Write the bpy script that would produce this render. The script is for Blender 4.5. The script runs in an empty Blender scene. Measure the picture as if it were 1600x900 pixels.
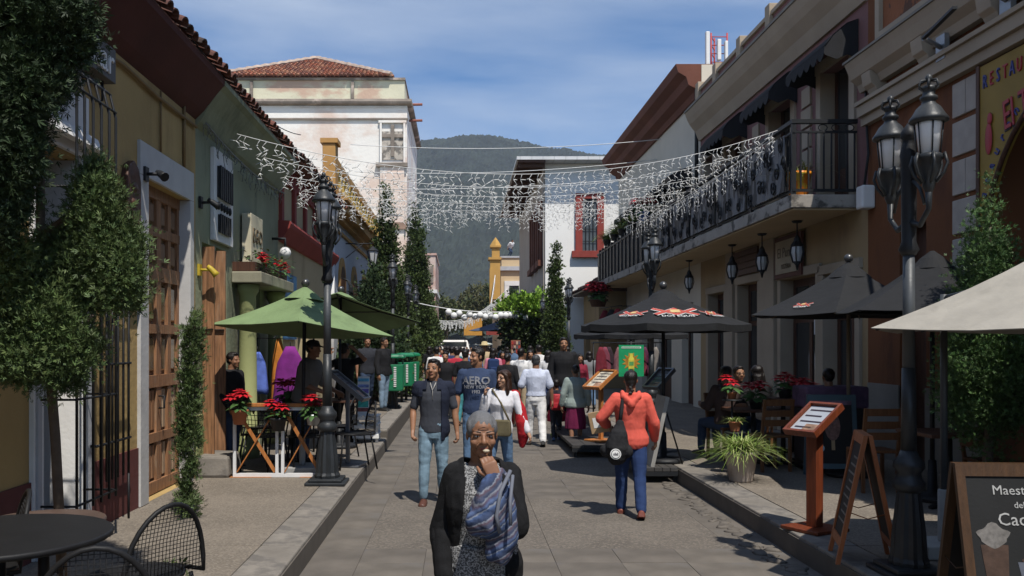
import bpy, bmesh, math, random
import numpy as np
from mathutils import Vector, Matrix, noise
R = math.radians
rng = np.random.default_rng(7)
random.seed(7)
sc = bpy.context.scene
COL = sc.collection

# ------------------------------------------------------------------ camera
CAMZ = 1.82
F = 1400.0                       # focal length in pixels of the 1600 px wide photograph
cd = bpy.data.cameras.new('camera')
cam = bpy.data.objects.new('camera', cd); COL.objects.link(cam)
cam.location = (0, 0, CAMZ); cam.rotation_euler = (R(90), 0, 0)
cd.sensor_width = 36; cd.lens = 36 * F / 1600
cd.shift_x = 80 / 1600; cd.shift_y = 87 / 1600
cd.clip_start = 0.05; cd.clip_end = 9000
sc.camera = cam
# ------------------------------------------------------------------ light
SUN = Vector((0.175, -0.45, 0.876)).normalized()          # direction towards the sun
elev = math.asin(SUN.z); azim = math.atan2(SUN.x, SUN.y)
w = bpy.data.worlds.new('World'); sc.world = w; w.use_nodes = True
nt = w.node_tree; nt.nodes.clear()
def N(t, kind, **kw):
    n = t.nodes.new(kind)
    for k, v in kw.items(): setattr(n, k, v)
    return n
sky = N(nt, 'ShaderNodeTexSky', sky_type='NISHITA', sun_disc=False)
sky.sun_elevation = elev; sky.sun_rotation = azim
sky.altitude = 2200; sky.air_density = 0.9; sky.dust_density = 0.2; sky.ozone_density = 1.5
tc = N(nt, 'ShaderNodeTexCoord')
sep = N(nt, 'ShaderNodeSeparateXYZ'); nt.links.new(tc.outputs['Generated'], sep.inputs[0])
mz = N(nt, 'ShaderNodeMath', operation='MAXIMUM'); nt.links.new(sep.outputs['Z'], mz.inputs[0]); mz.inputs[1].default_value = 0.0
az = N(nt, 'ShaderNodeMath', operation='ADD'); nt.links.new(mz.outputs[0], az.inputs[0]); az.inputs[1].default_value = 0.18
dv = []
for ax in 'XY':
    d = N(nt, 'ShaderNodeMath', operation='DIVIDE'); nt.links.new(sep.outputs[ax], d.inputs[0]); nt.links.new(az.outputs[0], d.inputs[1]); dv.append(d)
cb = N(nt, 'ShaderNodeCombineXYZ'); nt.links.new(dv[0].outputs[0], cb.inputs[0]); nt.links.new(dv[1].outputs[0], cb.inputs[1])
mp = N(nt, 'ShaderNodeMapping'); nt.links.new(cb.outputs[0], mp.inputs[0]); mp.inputs['Rotation'].default_value = (0, 0, R(20)); mp.inputs['Scale'].default_value = (0.55, 1.0, 1); mp.inputs['Location'].default_value = (0.3, 0.45, 0)
cn = N(nt, 'ShaderNodeTexNoise'); cn.inputs['Scale'].default_value = 1.0; cn.inputs['Detail'].default_value = 7; cn.inputs['Roughness'].default_value = 0.55; cn.inputs['Distortion'].default_value = 0.3
nt.links.new(mp.outputs[0], cn.inputs['Vector'])
cr = N(nt, 'ShaderNodeValToRGB'); cr.color_ramp.elements[0].position = 0.38; cr.color_ramp.elements[1].position = 0.70
cr.color_ramp.elements[0].color = (0.03, 0.03, 0.03, 1); cr.color_ramp.elements[1].color = (0.75, 0.75, 0.75, 1)
nt.links.new(cn.outputs['Fac'], cr.inputs[0])
hs = N(nt, 'ShaderNodeHueSaturation'); hs.inputs['Saturation'].default_value = 1.35; hs.inputs['Value'].default_value = 1.0
nt.links.new(sky.outputs[0], hs.inputs['Color'])
mx = N(nt, 'ShaderNodeMix', data_type='RGBA'); nt.links.new(cr.outputs[0], mx.inputs['Factor'])
nt.links.new(hs.outputs[0], mx.inputs['A']); mx.inputs['B'].default_value = (5.6, 6.2, 7.0, 1)
bg = N(nt, 'ShaderNodeBackground'); bg.inputs['Strength'].default_value = 0.13
nt.links.new(mx.outputs['Result'], bg.inputs['Color'])
wo = N(nt, 'ShaderNodeOutputWorld'); nt.links.new(bg.outputs[0], wo.inputs['Surface'])
sd = bpy.data.lights.new('sun', 'SUN'); sd.energy = 4.8; sd.angle = R(0.53); sd.color = (1.0, 0.95, 0.87)
so = bpy.data.objects.new('sun', sd); COL.objects.link(so)
so.rotation_euler = (-SUN).to_track_quat('-Z', 'Y').to_euler(); so.location = (0, 0, 60)
sc.view_settings.view_transform = 'Standard'; sc.view_settings.look = 'None'
sc.view_settings.gamma = 1; sc.view_settings.exposure = 0.10
sc.render.engine = 'CYCLES'
sc.cycles.use_denoising = True
sc.cycles.max_bounces = 6; sc.cycles.diffuse_bounces = 1; sc.cycles.glossy_bounces = 3; sc.cycles.transparent_max_bounces = 8; sc.cycles.volume_bounces = 0

# ------------------------------------------------------------------ materials
MATS = {}
def M(name, col=(.5, .5, .5), rough=.8, var=.12, scale=6, bump=.15, bscale=60, bd=.01, stain=None, st=(.52, .62), sscale=(1.2, 1.2, .5),
      metal=0, vcol=False, spec=.35, trans=0, emit=0, wood=None, stripe=None, alpha=1):
    """A procedural Principled material: noise colour variation, optional stain of its own shape, grain and relief."""
    if name in MATS: return MATS[name]
    m = bpy.data.materials.new(name); m.use_nodes = True; MATS[name] = m
    t = m.node_tree; b = t.nodes['Principled BSDF']; L = t.links.new
    b.inputs['Roughness'].default_value = rough; b.inputs['Metallic'].default_value = metal
    b.inputs['Specular IOR Level'].default_value = spec
    co = N(t, 'ShaderNodeTexCoord')
    n1 = N(t, 'ShaderNodeTexNoise'); n1.inputs['Scale'].default_value = scale; n1.inputs['Detail'].default_value = 5
    vec = co.outputs['Object']
    if wood:
        mpp = N(t, 'ShaderNodeMapping'); mpp.inputs['Scale'].default_value = wood; L(vec, mpp.inputs[0]); L(mpp.outputs[0], n1.inputs['Vector'])
    else: L(vec, n1.inputs['Vector'])
    mr = N(t, 'ShaderNodeMapRange'); L(n1.outputs['Fac'], mr.inputs[0]); mr.inputs[1].default_value = .28; mr.inputs[2].default_value = .72
    mr.inputs[3].default_value = 1 - var; mr.inputs[4].default_value = 1 + var
    vm = N(t, 'ShaderNodeVectorMath', operation='SCALE'); vm.inputs[0].default_value = col; L(mr.outputs[0], vm.inputs['Scale'])
    out = vm.outputs[0]
    if vcol:
        at = N(t, 'ShaderNodeAttribute', attribute_name='tone')
        v2 = N(t, 'ShaderNodeVectorMath', operation='MULTIPLY'); L(out, v2.inputs[0]); L(at.outputs['Color'], v2.inputs[1]); out = v2.outputs[0]
    if stripe:
        ax, freq, c2, duty = stripe
        sp = N(t, 'ShaderNodeSeparateXYZ'); L(vec, sp.inputs[0])
        mu = N(t, 'ShaderNodeMath', operation='MULTIPLY'); L(sp.outputs[ax], mu.inputs[0]); mu.inputs[1].default_value = freq
        fr = N(t, 'ShaderNodeMath', operation='FRACT'); L(mu.outputs[0], fr.inputs[0])
        lt = N(t, 'ShaderNodeMath', operation='LESS_THAN'); L(fr.outputs[0], lt.inputs[0]); lt.inputs[1].default_value = duty
        mm = N(t, 'ShaderNodeMix', data_type='RGBA'); L(lt.outputs[0], mm.inputs['Factor']); L(out, mm.inputs['A']); mm.inputs['B'].default_value = (*c2, 1); out = mm.outputs['Result']
    if stain:
        n2 = N(t, 'ShaderNodeTexNoise'); n2.inputs['Scale'].default_value = 1; n2.inputs['Detail'].default_value = 9; n2.inputs['Roughness'].default_value = .62
        m2 = N(t, 'ShaderNodeMapping'); m2.inputs['Scale'].default_value = sscale; m2.inputs['Location'].default_value = (len(name) * 1.7, 3, 1)
        L(vec, m2.inputs[0]); L(m2.outputs[0], n2.inputs['Vector'])
        r2 = N(t, 'ShaderNodeMapRange'); r2.interpolation_type = 'SMOOTHSTEP'; L(n2.outputs['Fac'], r2.inputs[0]); r2.inputs[1].default_value = st[0]; r2.inputs[2].default_value = st[1]
        r2.inputs[4].default_value = .85
        mm = N(t, 'ShaderNodeMix', data_type='RGBA'); L(r2.outputs[0], mm.inputs['Factor']); L(out, mm.inputs['A']); mm.inputs['B'].default_value = (*stain, 1); out = mm.outputs['Result']
    L(out, b.inputs['Base Color'])
    if bump:
        n3 = N(t, 'ShaderNodeTexNoise'); n3.inputs['Scale'].default_value = bscale; n3.inputs['Detail'].default_value = 4
        if wood: L(mpp.outputs[0], n3.inputs['Vector'])
        else: L(vec, n3.inputs['Vector'])
        bp = N(t, 'ShaderNodeBump'); bp.inputs['Strength'].default_value = bump; bp.inputs['Distance'].default_value = bd
        L(n3.outputs['Fac'], bp.inputs['Height']); L(bp.outputs[0], b.inputs['Normal'])
    if trans:
        b.inputs['Transmission Weight'].default_value = trans
    if emit:
        b.inputs['Emission Color'].default_value = (*col, 1); b.inputs['Emission Strength'].default_value = emit
    return m
def speckle(name, c1, c2, c3, rough=.85, s=70, stain=None):
    """Exposed aggregate: fine stones of two tones in a mortar, with worn patches."""
    m = M(name, c1, rough, .25, 1.1, .5, 110, .006, stain=stain, st=(.50, .68), sscale=(.9, .45, 1))
    t = m.node_tree; L = t.links.new; b = t.nodes['Principled BSDF']
    old = b.inputs['Base Color'].links[0].from_socket
    co = N(t, 'ShaderNodeTexCoord'); v = N(t, 'ShaderNodeTexVoronoi'); v.inputs['Scale'].default_value = s; L(co.outputs['Object'], v.inputs['Vector'])
    sp = N(t, 'ShaderNodeSeparateColor'); L(v.outputs['Color'], sp.inputs[0])
    for k, (ch, th, c) in enumerate((('Red', .68, c2), ('Green', .80, c3))):
        g = N(t, 'ShaderNodeMath', operation='GREATER_THAN'); L(sp.outputs[ch], g.inputs[0]); g.inputs[1].default_value = th
        f = N(t, 'ShaderNodeMath', operation='MULTIPLY'); L(g.outputs[0], f.inputs[0]); f.inputs[1].default_value = .6
        mm = N(t, 'ShaderNodeMix', data_type='RGBA'); L(f.outputs[0], mm.inputs['Factor']); L(old, mm.inputs['A']); mm.inputs['B'].default_value = (*c, 1); old = mm.outputs['Result']
    L(old, b.inputs['Base Color'])
    return m

# ------------------------------------------------------------------ objects
OFF = {}
def link(name, me, mat=None, parent=None, o=None):
    ob = bpy.data.objects.new(name, me); COL.objects.link(ob)
    if mat is not None:
        for mm in (mat if isinstance(mat, (list, tuple)) else [mat]): me.materials.append(mm)
    if parent is not None: ob.parent = parent; OFF[ob.name] = OFF.get(parent.name, Vector())
    return ob
def tag(o, label=None, cat=None, group=None, kind=None):
    if label: o['label'] = label
    if cat: o['category'] = cat
    if group: o['group'] = group
    if kind: o['kind'] = kind
    return o
def thing(name, label, cat, loc=(0, 0, 0), rz=0, group=None):
    o = bpy.data.objects.new(name, None); COL.objects.link(o); o.empty_display_size = .2
    o.location = loc; o.rotation_euler = (0, 0, rz); OFF[o.name] = Vector(loc) if rz == 0 else Vector()
    return tag(o, label, cat, group)
def copy_tree(o, parent=None, loc=None, rz=None, label=None, group=None, sub=None):
    c = o.copy(); COL.objects.link(c); c.parent = parent
    if loc is not None: c.location = loc
    if rz is not None: c.rotation_euler = (0, 0, rz)
    if label: c['label'] = label
    if group: c['group'] = group
    for ch in o.children: copy_tree(ch, c, sub=sub)
    if sub and c.type == 'MESH':
        for i, s in enumerate(c.material_slots):
            if s.material and s.material.name in sub:
                nm = sub[s.material.name]; s.link = 'OBJECT'; s.material = nm
    return c
def frame(d, up=Vector((0, 0, 1))):
    d = Vector(d).normalized()
    if abs(d.dot(up)) > .97: up = Vector((0, 1, 0))
    x = up.cross(d).normalized(); return x, d.cross(x), d
class MB:
    """Collects closed shapes; build() links them as one mesh object."""
    def __init__(s): s.v = []; s.f = []; s.mi = []; s.cur = 0; s.sm = []
    def add(s, vs, fs, smooth=False):
        n = len(s.v); s.v.extend([tuple(p) for p in vs]); s.f.extend([tuple(n + i for i in f) for f in fs]); s.mi += [s.cur] * len(fs); s.sm += [smooth] * len(fs); return s
    def box(s, x0, x1, y0, y1, z0, z1):
        if x0 > x1: x0, x1 = x1, x0
        if y0 > y1: y0, y1 = y1, y0
        if z0 > z1: z0, z1 = z1, z0
        return s.add([(x, y, z) for z in (z0, z1) for y in (y0, y1) for x in (x0, x1)],
              [(0, 2, 3, 1), (4, 5, 7, 6), (0, 1, 5, 4), (2, 6, 7, 3), (0, 4, 6, 2), (1, 3, 7, 5)])
    def hexa(s, b, t):
        """bottom and top rings of 4 points each (counter-clockwise from above)"""
        return s.add(list(b) + list(t), [(3, 2, 1, 0), (4, 5, 6, 7)] + [(i, (i + 1) % 4, 4 + (i + 1) % 4, 4 + i) for i in range(4)])
    def bar(s, a, b, w, h, up=(0, 0, 1)):
        a, b = Vector(a), Vector(b); x, y, d = frame(b - a, Vector(up)); x = x * w / 2; y = y * h / 2
        return s.hexa([a - x - y, a + x - y, a + x + y, a - x + y], [b - x - y, b + x - y, b + x + y, b - x + y])
    def loft(s, rings, smooth=True, cap=True):
        """rings: lists of equal length of points"""
        n = len(rings[0]); vs = [p for r in rings for p in r]; fs = []
        for k in range(len(rings) - 1):
            for i in range(n):
                j = (i + 1) % n; fs.append((k * n + i, k * n + j, (k + 1) * n + j, (k + 1) * n + i))
        s.add(vs, fs, smooth)
        if cap:
            m = len(s.v) - len(vs); e = m + (len(rings) - 1) * n
            s.f += [tuple(m + i for i in reversed(range(n))), tuple(e + i for i in range(n))]; s.mi += [s.cur] * 2; s.sm += [False] * 2
        return s
    def tube(s, pts, r, n=8, smooth=True, ell=None):
        """tube through pts with radius r (number or list); ends closed"""
        pts = [Vector(p) for p in pts]; rs = r if isinstance(r, (list, tuple)) else [r] * len(pts); rings = []
        px = None
        for k, p in enumerate(pts):
            d = (pts[min(k + 1, len(pts) - 1)] - pts[max(k - 1, 0)])
            if d.length < 1e-9: d = Vector((0, 0, 1))
            d.normalize()
            if px is None: x, y, _ = frame(d)
            else:
                x = px - d * px.dot(d)
                if x.length < 1e-6: x, y, _ = frame(d)
                else: x.normalize(); y = d.cross(x)
            px = x
            rings.append([p + (x * math.cos(2 * math.pi * i / n) + y * math.sin(2 * math.pi * i / n)) * rs[k] for i in range(n)])
        return s.loft(rings, smooth)
    def lathe(s, prof, c=(0, 0, 0), n=16, smooth=True):
        c = Vector(c)
        return s.loft([[c + Vector((math.cos(2 * math.pi * i / n) * max(r, .0004), math.sin(2 * math.pi * i / n) * max(r, .0004), z)) for i in range(n)] for r, z in prof], smooth)
    def ball(s, c, r, n=10, m=7):
        r = r if isinstance(r, (list, tuple)) else (r, r, r); c = Vector(c); rings = []
        for k in range(m + 1):
            a = -math.pi / 2 + math.pi * k / m; cr = max(math.cos(a), .02)
            rings.append([c + Vector((math.cos(2 * math.pi * i / n) * cr * r[0], math.sin(2 * math.pi * i / n) * cr * r[1], math.sin(a) * r[2])) for i in range(n)])
        return s.loft(rings)
    def prism(s, poly, axis, a, b):
        """poly: 2-D outline; axis 'x','y' or 'z' gives the extrusion direction from a to b"""
        def P(u, v, w): return {'x': (w, u, v), 'y': (u, w, v), 'z': (u, v, w)}[axis]
        n = len(poly)
        return s.add([P(u, v, a) for u, v in poly] + [P(u, v, b) for u, v in poly],
              [tuple(reversed(range(n))), tuple(range(n, 2 * n))] + [(i, (i + 1) % n, n + (i + 1) % n, n + i) for i in range(n)])
    def mesh(s, name='m', off=(0, 0, 0)):
        me = bpy.data.meshes.new(name); o = Vector(off)
        me.from_pydata([(p[0] - o[0], p[1] - o[1], p[2] - o[2]) for p in s.v], [], s.f)
        me.polygons.foreach_set('material_index', s.mi); me.polygons.foreach_set('use_smooth', s.sm)
        bm = bmesh.new(); bm.from_mesh(me); bmesh.ops.recalc_face_normals(bm, faces=bm.faces); bm.to_mesh(me); bm.free()
        return me
    def build(s, name, mat, parent=None, origin=None, bevel=0):
        off = origin if origin is not None else (OFF.get(parent.name, Vector()) if parent else Vector())
        o = link(name, s.mesh(name, off), mat, parent)
        if origin is not None:
            if parent is None: o.location = origin; OFF[o.name] = Vector(origin)
            else: o.location = Vector(origin) - OFF.get(parent.name, Vector()); OFF[o.name] = Vector(origin)
        if bevel:
            md = o.modifiers.new('bevel', 'BEVEL'); md.width = bevel; md.segments = 2; md.limit_method = 'ANGLE'
        return o
def npmesh(name, verts, faces, tone=None, smooth=False):
    """faces: (n,k) array of equal-sized polygons; tone: per-face grey multiplier"""
    me = bpy.data.meshes.new(name); verts = np.asarray(verts, np.float32); faces = np.asarray(faces, np.int32); n, k = faces.shape
    me.vertices.add(len(verts)); me.vertices.foreach_set('co', verts.ravel())
    me.loops.add(n * k); me.loops.foreach_set('vertex_index', faces.ravel())
    me.polygons.add(n); me.polygons.foreach_set('loop_start', np.arange(0, n * k, k, dtype=np.int32))
    try: me.polygons.foreach_set('loop_total', np.full(n, k, np.int32))
    except Exception: pass
    me.polygons.foreach_set('use_smooth', np.full(n, smooth))
    me.update(calc_edges=True)
    if tone is not None:
        a = me.attributes.new('tone', 'FLOAT_COLOR', 'FACE'); tone = np.asarray(tone, np.float32)
        if tone.ndim == 1: tone = np.repeat(tone[:, None], 3, 1)
        a.data.foreach_set('color', np.concatenate([tone, np.ones((n, 1), np.float32)], 1).ravel())
    me.validate(); return me
def P(px, py, Y): return Vector(((px - 720) * Y / F, Y, CAMZ - (py - 537) * Y / F))
def text(body, size, mat, parent, loc, rot=(0, 0, 0), name='lettering', ext=.002, align='CENTER', bend=None, bold=0):
    cu = bpy.data.curves.new('t', 'FONT'); cu.body = body; cu.size = size; cu.extrude = ext; cu.align_x = align; cu.align_y = 'CENTER'; cu.resolution_u = 2; cu.offset = bold
    to = bpy.data.objects.new('t', cu); COL.objects.link(to)
    dg = bpy.context.evaluated_depsgraph_get(); me = bpy.data.meshes.new_from_object(to.evaluated_get(dg))
    bpy.data.objects.remove(to); bpy.data.curves.remove(cu)
    if bend:
        for v in me.vertices: v.co = bend(v.co)
    o = link(name, me, mat, parent); o.location = Vector(loc) - OFF.get(parent.name, Vector()); o.rotation_euler = rot
    return o
def wallx(mb, x0, x1, y0, y1, z0, z1, holes=()):
    """a wall slab across x with rectangular openings (ya, yb, za, zb)"""
    ys = sorted({y0, y1, *[min(max(h[i], y0), y1) for h in holes for i in (0, 1)]})
    for a, b in zip(ys, ys[1:]):
        hs_ = sorted((h[2], h[3]) for h in holes if h[0] <= a + 1e-6 and h[1] >= b - 1e-6)
        z = z0
        for lo, hi in hs_:
            if lo > z + 1e-6: mb.box(x0, x1, a, b, z, lo)
            z = max(z, hi)
        if z < z1 - 1e-6: mb.box(x0, x1, a, b, z, z1)
    return mb
def wally(mb, y0, y1, x0, x1, z0, z1, holes=()):
    t = MB(); wallx(t, y0, y1, x0, x1, z0, z1, holes); return mb.add([(p[1], p[0], p[2]) for p in t.v], t.f)
# ------------------------------------------------------------------ ground, road, pavements
KL, KR = -1.27, 2.85             # kerb lines
FL, FR = -3.2, 6.0               # facade lines
HP = 0.2
aggr = speckle('aggregate_road', (.125, .108, .090), (.20, .173, .142), (.08, .072, .064), s=60, stain=(.095, .082, .070))
aggr2 = speckle('aggregate_pavement', (.17, .144, .115), (.255, .22, .175), (.11, .095, .08), s=70, stain=(.125, .105, .085))
slabm = M('grey_slab', (.118, .103, .087), .8, .28, 2.2, .35, 45, .006, stain=(.11, .10, .095), st=(.5, .7), sscale=(2, 2, 2))
slabm2 = M('grey_slab_worn', (.126, .110, .092), .8, .28, 2.6, .35, 45, .006, stain=(.13, .12, .11), st=(.5, .7), sscale=(1.5, 1.5, 2))
kerbm = M('kerb_stone', (.20, .18, .155), .85, .25, 3, .5, 30, .01, stain=(.12, .11, .10), st=(.5, .65), sscale=(3, 3, 3))
soil = M('ground_soil', (.16, .14, .11), .95, .25, .3)
def sheet(x0, x1, y0, y1, z, nx=1, ny=1):
    mb = MB(); mb.add([(x0, y0, z), (x1, y0, z), (x1, y1, z), (x0, y1, z)], [(0, 1, 2, 3)]); return mb
tag(sheet(-1500, 1500, -60, 3600, -.09).build('ground', soil), kind='structure')
bed = MB(); bed.box(KL, KR, -6, 135, -.085, -.02)
road = tag(bed.build('road', M('mortar_bed', (.105, .092, .078), .95), origin=(0, 0, 0)), kind='structure')
MESHC = {}
def slab(name, x0, x1, y0, y1, z0, z1, mat, parent, gap=.003, bev=.0015):
    """one paving piece, bevelled, with mesh shared between pieces of one size"""
    lx, ly = round(x1 - x0 - gap, 3), round(y1 - y0 - gap, 3); h = round(z1 - z0, 3); key = (lx, ly, h, mat.name)
    if key not in MESHC:
        b = bev; mb = MB(); hx, hy = lx / 2, ly / 2
        r = lambda q: [(-hx + q, -hy + q), (hx - q, -hy + q), (hx - q, hy - q), (-hx + q, hy - q)]
        mb.loft([[(x, y, 0) for x, y in r(0)], [(x, y, h - b) for x, y in r(0)], [(x, y, h) for x, y in r(b)]], smooth=False)
        me = mb.mesh('slab'); me.materials.append(mat); MESHC[key] = me
    o = bpy.data.objects.new(name, MESHC[key]); COL.objects.link(o); o.parent = parent
    o.location = Vector(((x0 + x1) / 2, (y0 + y1) / 2, z0)) - OFF.get(parent.name, Vector())
    return o
# road surface: gutters of grey slabs along both kerbs, cross bands of slabs and aggregate fields between
GW = .42
y = 2.4; bay = 0
while y < 46:
    L_ = 1.5 if bay % 2 == 0 else 2.55
    if bay % 2 == 0:
        nx = 6; ny = 3
        for i in range(nx):
            for j in range(ny):
                x0 = KL + GW + (KR - KL - 2 * GW) * i / nx; x1 = KL + GW + (KR - KL - 2 * GW) * (i + 1) / nx
                slab('paving_slab', x0, x1, y + j * .5, y + j * .5 + .5, -.02, random.choice((.0, .002, .003)), random.choice((slabm, slabm, slabm2)), road)
    else:
        for i in range(2):
            x0 = KL + GW + (KR - KL - 2 * GW) * i / 2; x1 = KL + GW + (KR - KL - 2 * GW) * (i + 1) / 2
            slab('aggregate_panel', x0, x1, y, y + L_, -.02, 0, aggr, road)
    n = 2 if bay % 2 == 0 else 3
    for k in range(n):
        for xa in (KL, KR - GW):
            slab('gutter_slab', xa, xa + GW, y + L_ * k / n, y + L_ * (k + 1) / n, -.02, -.003 + random.choice((0, .002)), random.choice((slabm, slabm2)), road)
    y += L_; bay += 1
tag(sheet(KL, KR, y, 135, .0).build('road_far_end', aggr), kind='structure')
tag(sheet(KL, KR, -6, 2.4, .0).build('road_near_end', aggr), kind='structure')
# pavements
def pavement(name, xa, xb, inner, y0, y1, z, kx, mat):
    b = MB(); b.box(xa, xb, y0, y1, -.08, z - .03)
    p = tag(b.build(name, M('mortar_bed'), origin=(0, 0, 0)), kind='structure')
    k0, k1 = (xb - .34, xb) if kx == xb else (xa, xa + .34)
    yy = y0
    while yy < y1 - .05:
        yb = min(yy + 1.1, y1)
        # kerb stones: long dressed stones, each a little out of line
        if yy < 40:
            mb = MB(); j = [random.uniform(-.008, .008) for _ in range(4)]; f = 1 if kx == xb else -1
            mb.hexa([(k0, yy + .006, -.07), (k1, yy + .006, -.07), (k1, yb - .006, -.07), (k0, yb - .006, -.07)],
                    [(k0 + .003, yy + .006, z + j[0] * .4), (k1 - .012, yy + .006, z + j[1] * .4 - .004), (k1 - .012, yb - .006, z + j[2] * .4 - .004), (k0 + .003, yb - .006, z + j[3] * .4)] if f > 0 else
                    [(k0 + .012, yy + .006, z + j[0] * .4 - .004), (k1 - .003, yy + .006, z + j[1] * .4), (k1 - .003, yb - .006, z + j[2] * .4), (k0 + .012, yb - .006, z + j[3] * .4 - .004)])
            o = mb.build('kerb_stone', kerbm, p, origin=((k0 + k1) / 2, yy, 0), bevel=.012)
        yy = yb
    if y1 > 40: slab('kerb_run', k0, k1, max(y0, 40), y1, -.06, z, kerbm, p)
    i0, i1 = (xa, k0) if kx == xb else (k1, xb)
    yy = y0; nx = max(1, round((i1 - i0) / 1.5))
    while yy < y1 - .05 and yy < 42:
        yb = min(yy + 1.65, y1)
        for i in range(nx): slab('pavement_slab', i0 + (i1 - i0) * i / nx, i0 + (i1 - i0) * (i + 1) / nx, yy, yb, z - .04, z + random.choice((0, -.002, -.004)), mat, p)
        yy = yb
    if y1 > 42: slab('pavement_run', i0, i1, max(yy, y0), y1, z - .04, z, mat, p)
    return p
pavement('left_pavement', FL - .3, KL, None, -6, 15.5, HP, KL, aggr2)
pavement('left_upper_pavement', FL - .3, KL, None, 15.5, 135, HP + .13, KL, aggr2)
pavement('right_pavement', KR, FR + .3, None, -6, 135, HP, KR, aggr2)

GST = []
for q in range(5):                # rough stones washed along the right gutter
    mb = MB(); mb.ball((0, 0, .006), (random.uniform(.05, .09), random.uniform(.06, .12), .03), 7, 4); mb.v = [(x + random.uniform(-.012, .012), y + random.uniform(-.012, .012), max(z, -.01)) for x, y, z in mb.v]
    me = mb.mesh('gutter_stone'); me.materials.append(slabm); GST.append(me)
for k in range(70):
    yy = 6.2 + k * .08; o = bpy.data.objects.new('gutter_stone', random.choice(GST)); COL.objects.link(o); o.parent = road
    o.location = (KR - .10 - random.random() * .16, yy + random.uniform(-.04, .04), -.006); o.rotation_euler = (0, 0, random.random() * 6.28); f = random.uniform(.5, 1.05); o.scale = (f, f, f * random.uniform(.5, 1))
# ------------------------------------------------------------------ the forested hill and the end of the street
def fbm(x, y, o=4): return noise.fractal(Vector((x, y, 0)), 1.0, 2.1, o)
def hill():
    prof = [(-1500, 150), (-700, 235), (-300, 285), (-80, 298), (-30, 305), (15, 310), (50, 309), (100, 298), (135, 290), (200, 281), (320, 262), (600, 220), (1500, 130)]
    pxs, pzs = zip(*prof)
    def hz(x, y):
        t = min(max((y - 520) / 880, 0), 1.35); s_ = (t * t * (3 - 2 * t) if t < 1 else 1 - (t - 1) * .4)
        rx = x * 1400 / max(y, 900)
        return (np.interp(rx, pxs, pzs)) * (.25 * t + .75 * s_) + fbm(x / 170, y / 170, 5) * 44 * min(t * 2, 1) * (1 - .75 * s_) - 1
    xs = np.concatenate([np.linspace(-1500, -160, 30), np.linspace(-150, 300, 230), np.linspace(310, 1500, 28)])
    ys = np.concatenate([np.linspace(380, 700, 60), np.linspace(704, 1480, 200), np.linspace(1500, 1900, 8)])
    vs = []; jit = rng.normal(0, 1, (len(ys), len(xs)))
    for b, y in enumerate(ys):
        for a, x in enumerate(xs):
            x2, y2 = x + jit[b, a] * .5, y + jit[b, -a] * .8
            z = hz(x2, y2)
            d = noise.voronoi(Vector((x2 / 8.5, y2 / 8.5, 0)))[0]
            d2 = noise.voronoi(Vector((x2 / 21, y2 / 21, 4)))[0]
            z += max(0, 1 - d[0] * 1.15) * 6.5 + max(0, 1 - d2[0]) * 7 + jit[b, a] * .6
            vs.append((x2, y2, z))
    nx = len(xs); i = np.arange((len(ys) - 1) * (nx - 1)); r, c = i // (nx - 1), i % (nx - 1); q = r * nx + c
    fs = np.stack([q, q + 1, q + nx + 1, q + nx], 1)
    tone = .72 + .5 * rng.random(len(fs)) + np.array([fbm(vs[k][0] / 40, vs[k][1] / 40, 3) * .3 + fbm(vs[k][0] / 150 + 7, vs[k][1] / 150, 3) * .35 for k in q])
    tc_ = np.stack([tone * 1.03, tone, tone * .95], 1)
    me = npmesh('hill', vs, fs, tc_)
    return tag(link('hill', me, M('hill_forest', (.025, .033, .024), .95, .3, .02, 0, vcol=True)), kind='structure')
hill()
# ------------------------------------------------------------------ left side of the street
wood_old = M('old_wood', (.27, .135, .066), .6, .45, 7, .4, 30, .006, stain=(.30, .22, .15), st=(.55, .72), sscale=(5, 5, 1.2), wood=(6, 6, .5))
wood_panel = M('door_panel_wood', (.21, .125, .075), .65, .4, 7, .4, 30, .006, stain=(.25, .19, .14), st=(.52, .72), sscale=(5, 5, 1.2), wood=(6, 6, .5))
dark_wood = M('dark_wood', (.075, .032, .018), .55, .35, 6, .3, 30, wood=(6, 6, .5))
orange_wood = M('orange_wood', (.42, .16, .045), .5, .25, 8, .2, 30, wood=(5, 5, .6))
iron = M('black_iron', (.015, .016, .018), .52, .2, 10, .1, 60, spec=.3)
white_paint = M('white_plaster', (.72, .71, .69), .85, .06, 3, .25, 25, .01, stain=(.45, .43, .40), st=(.6, .75))
grey_paint = M('grey_plaster', (.42, .43, .45), .85, .1, 3, .3, 25, .01)
tilem = [M('clay_tile_%s' % n, c, .85, .3, 5, .3, 40, stain=(.10, .07, .055), st=(.5, .68), sscale=(6, 6, 6)) for n, c in (('red', (.30, .10, .055)), ('brown', (.20, .085, .06)), ('pale', (.36, .17, .10)))]
glass = M('window_glass', (.02, .024, .028), .08, .1, 2, 0, spec=.8)
dark_in = M('dark_room', (.02, .018, .016), .9, .2, 2, 0)

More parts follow.
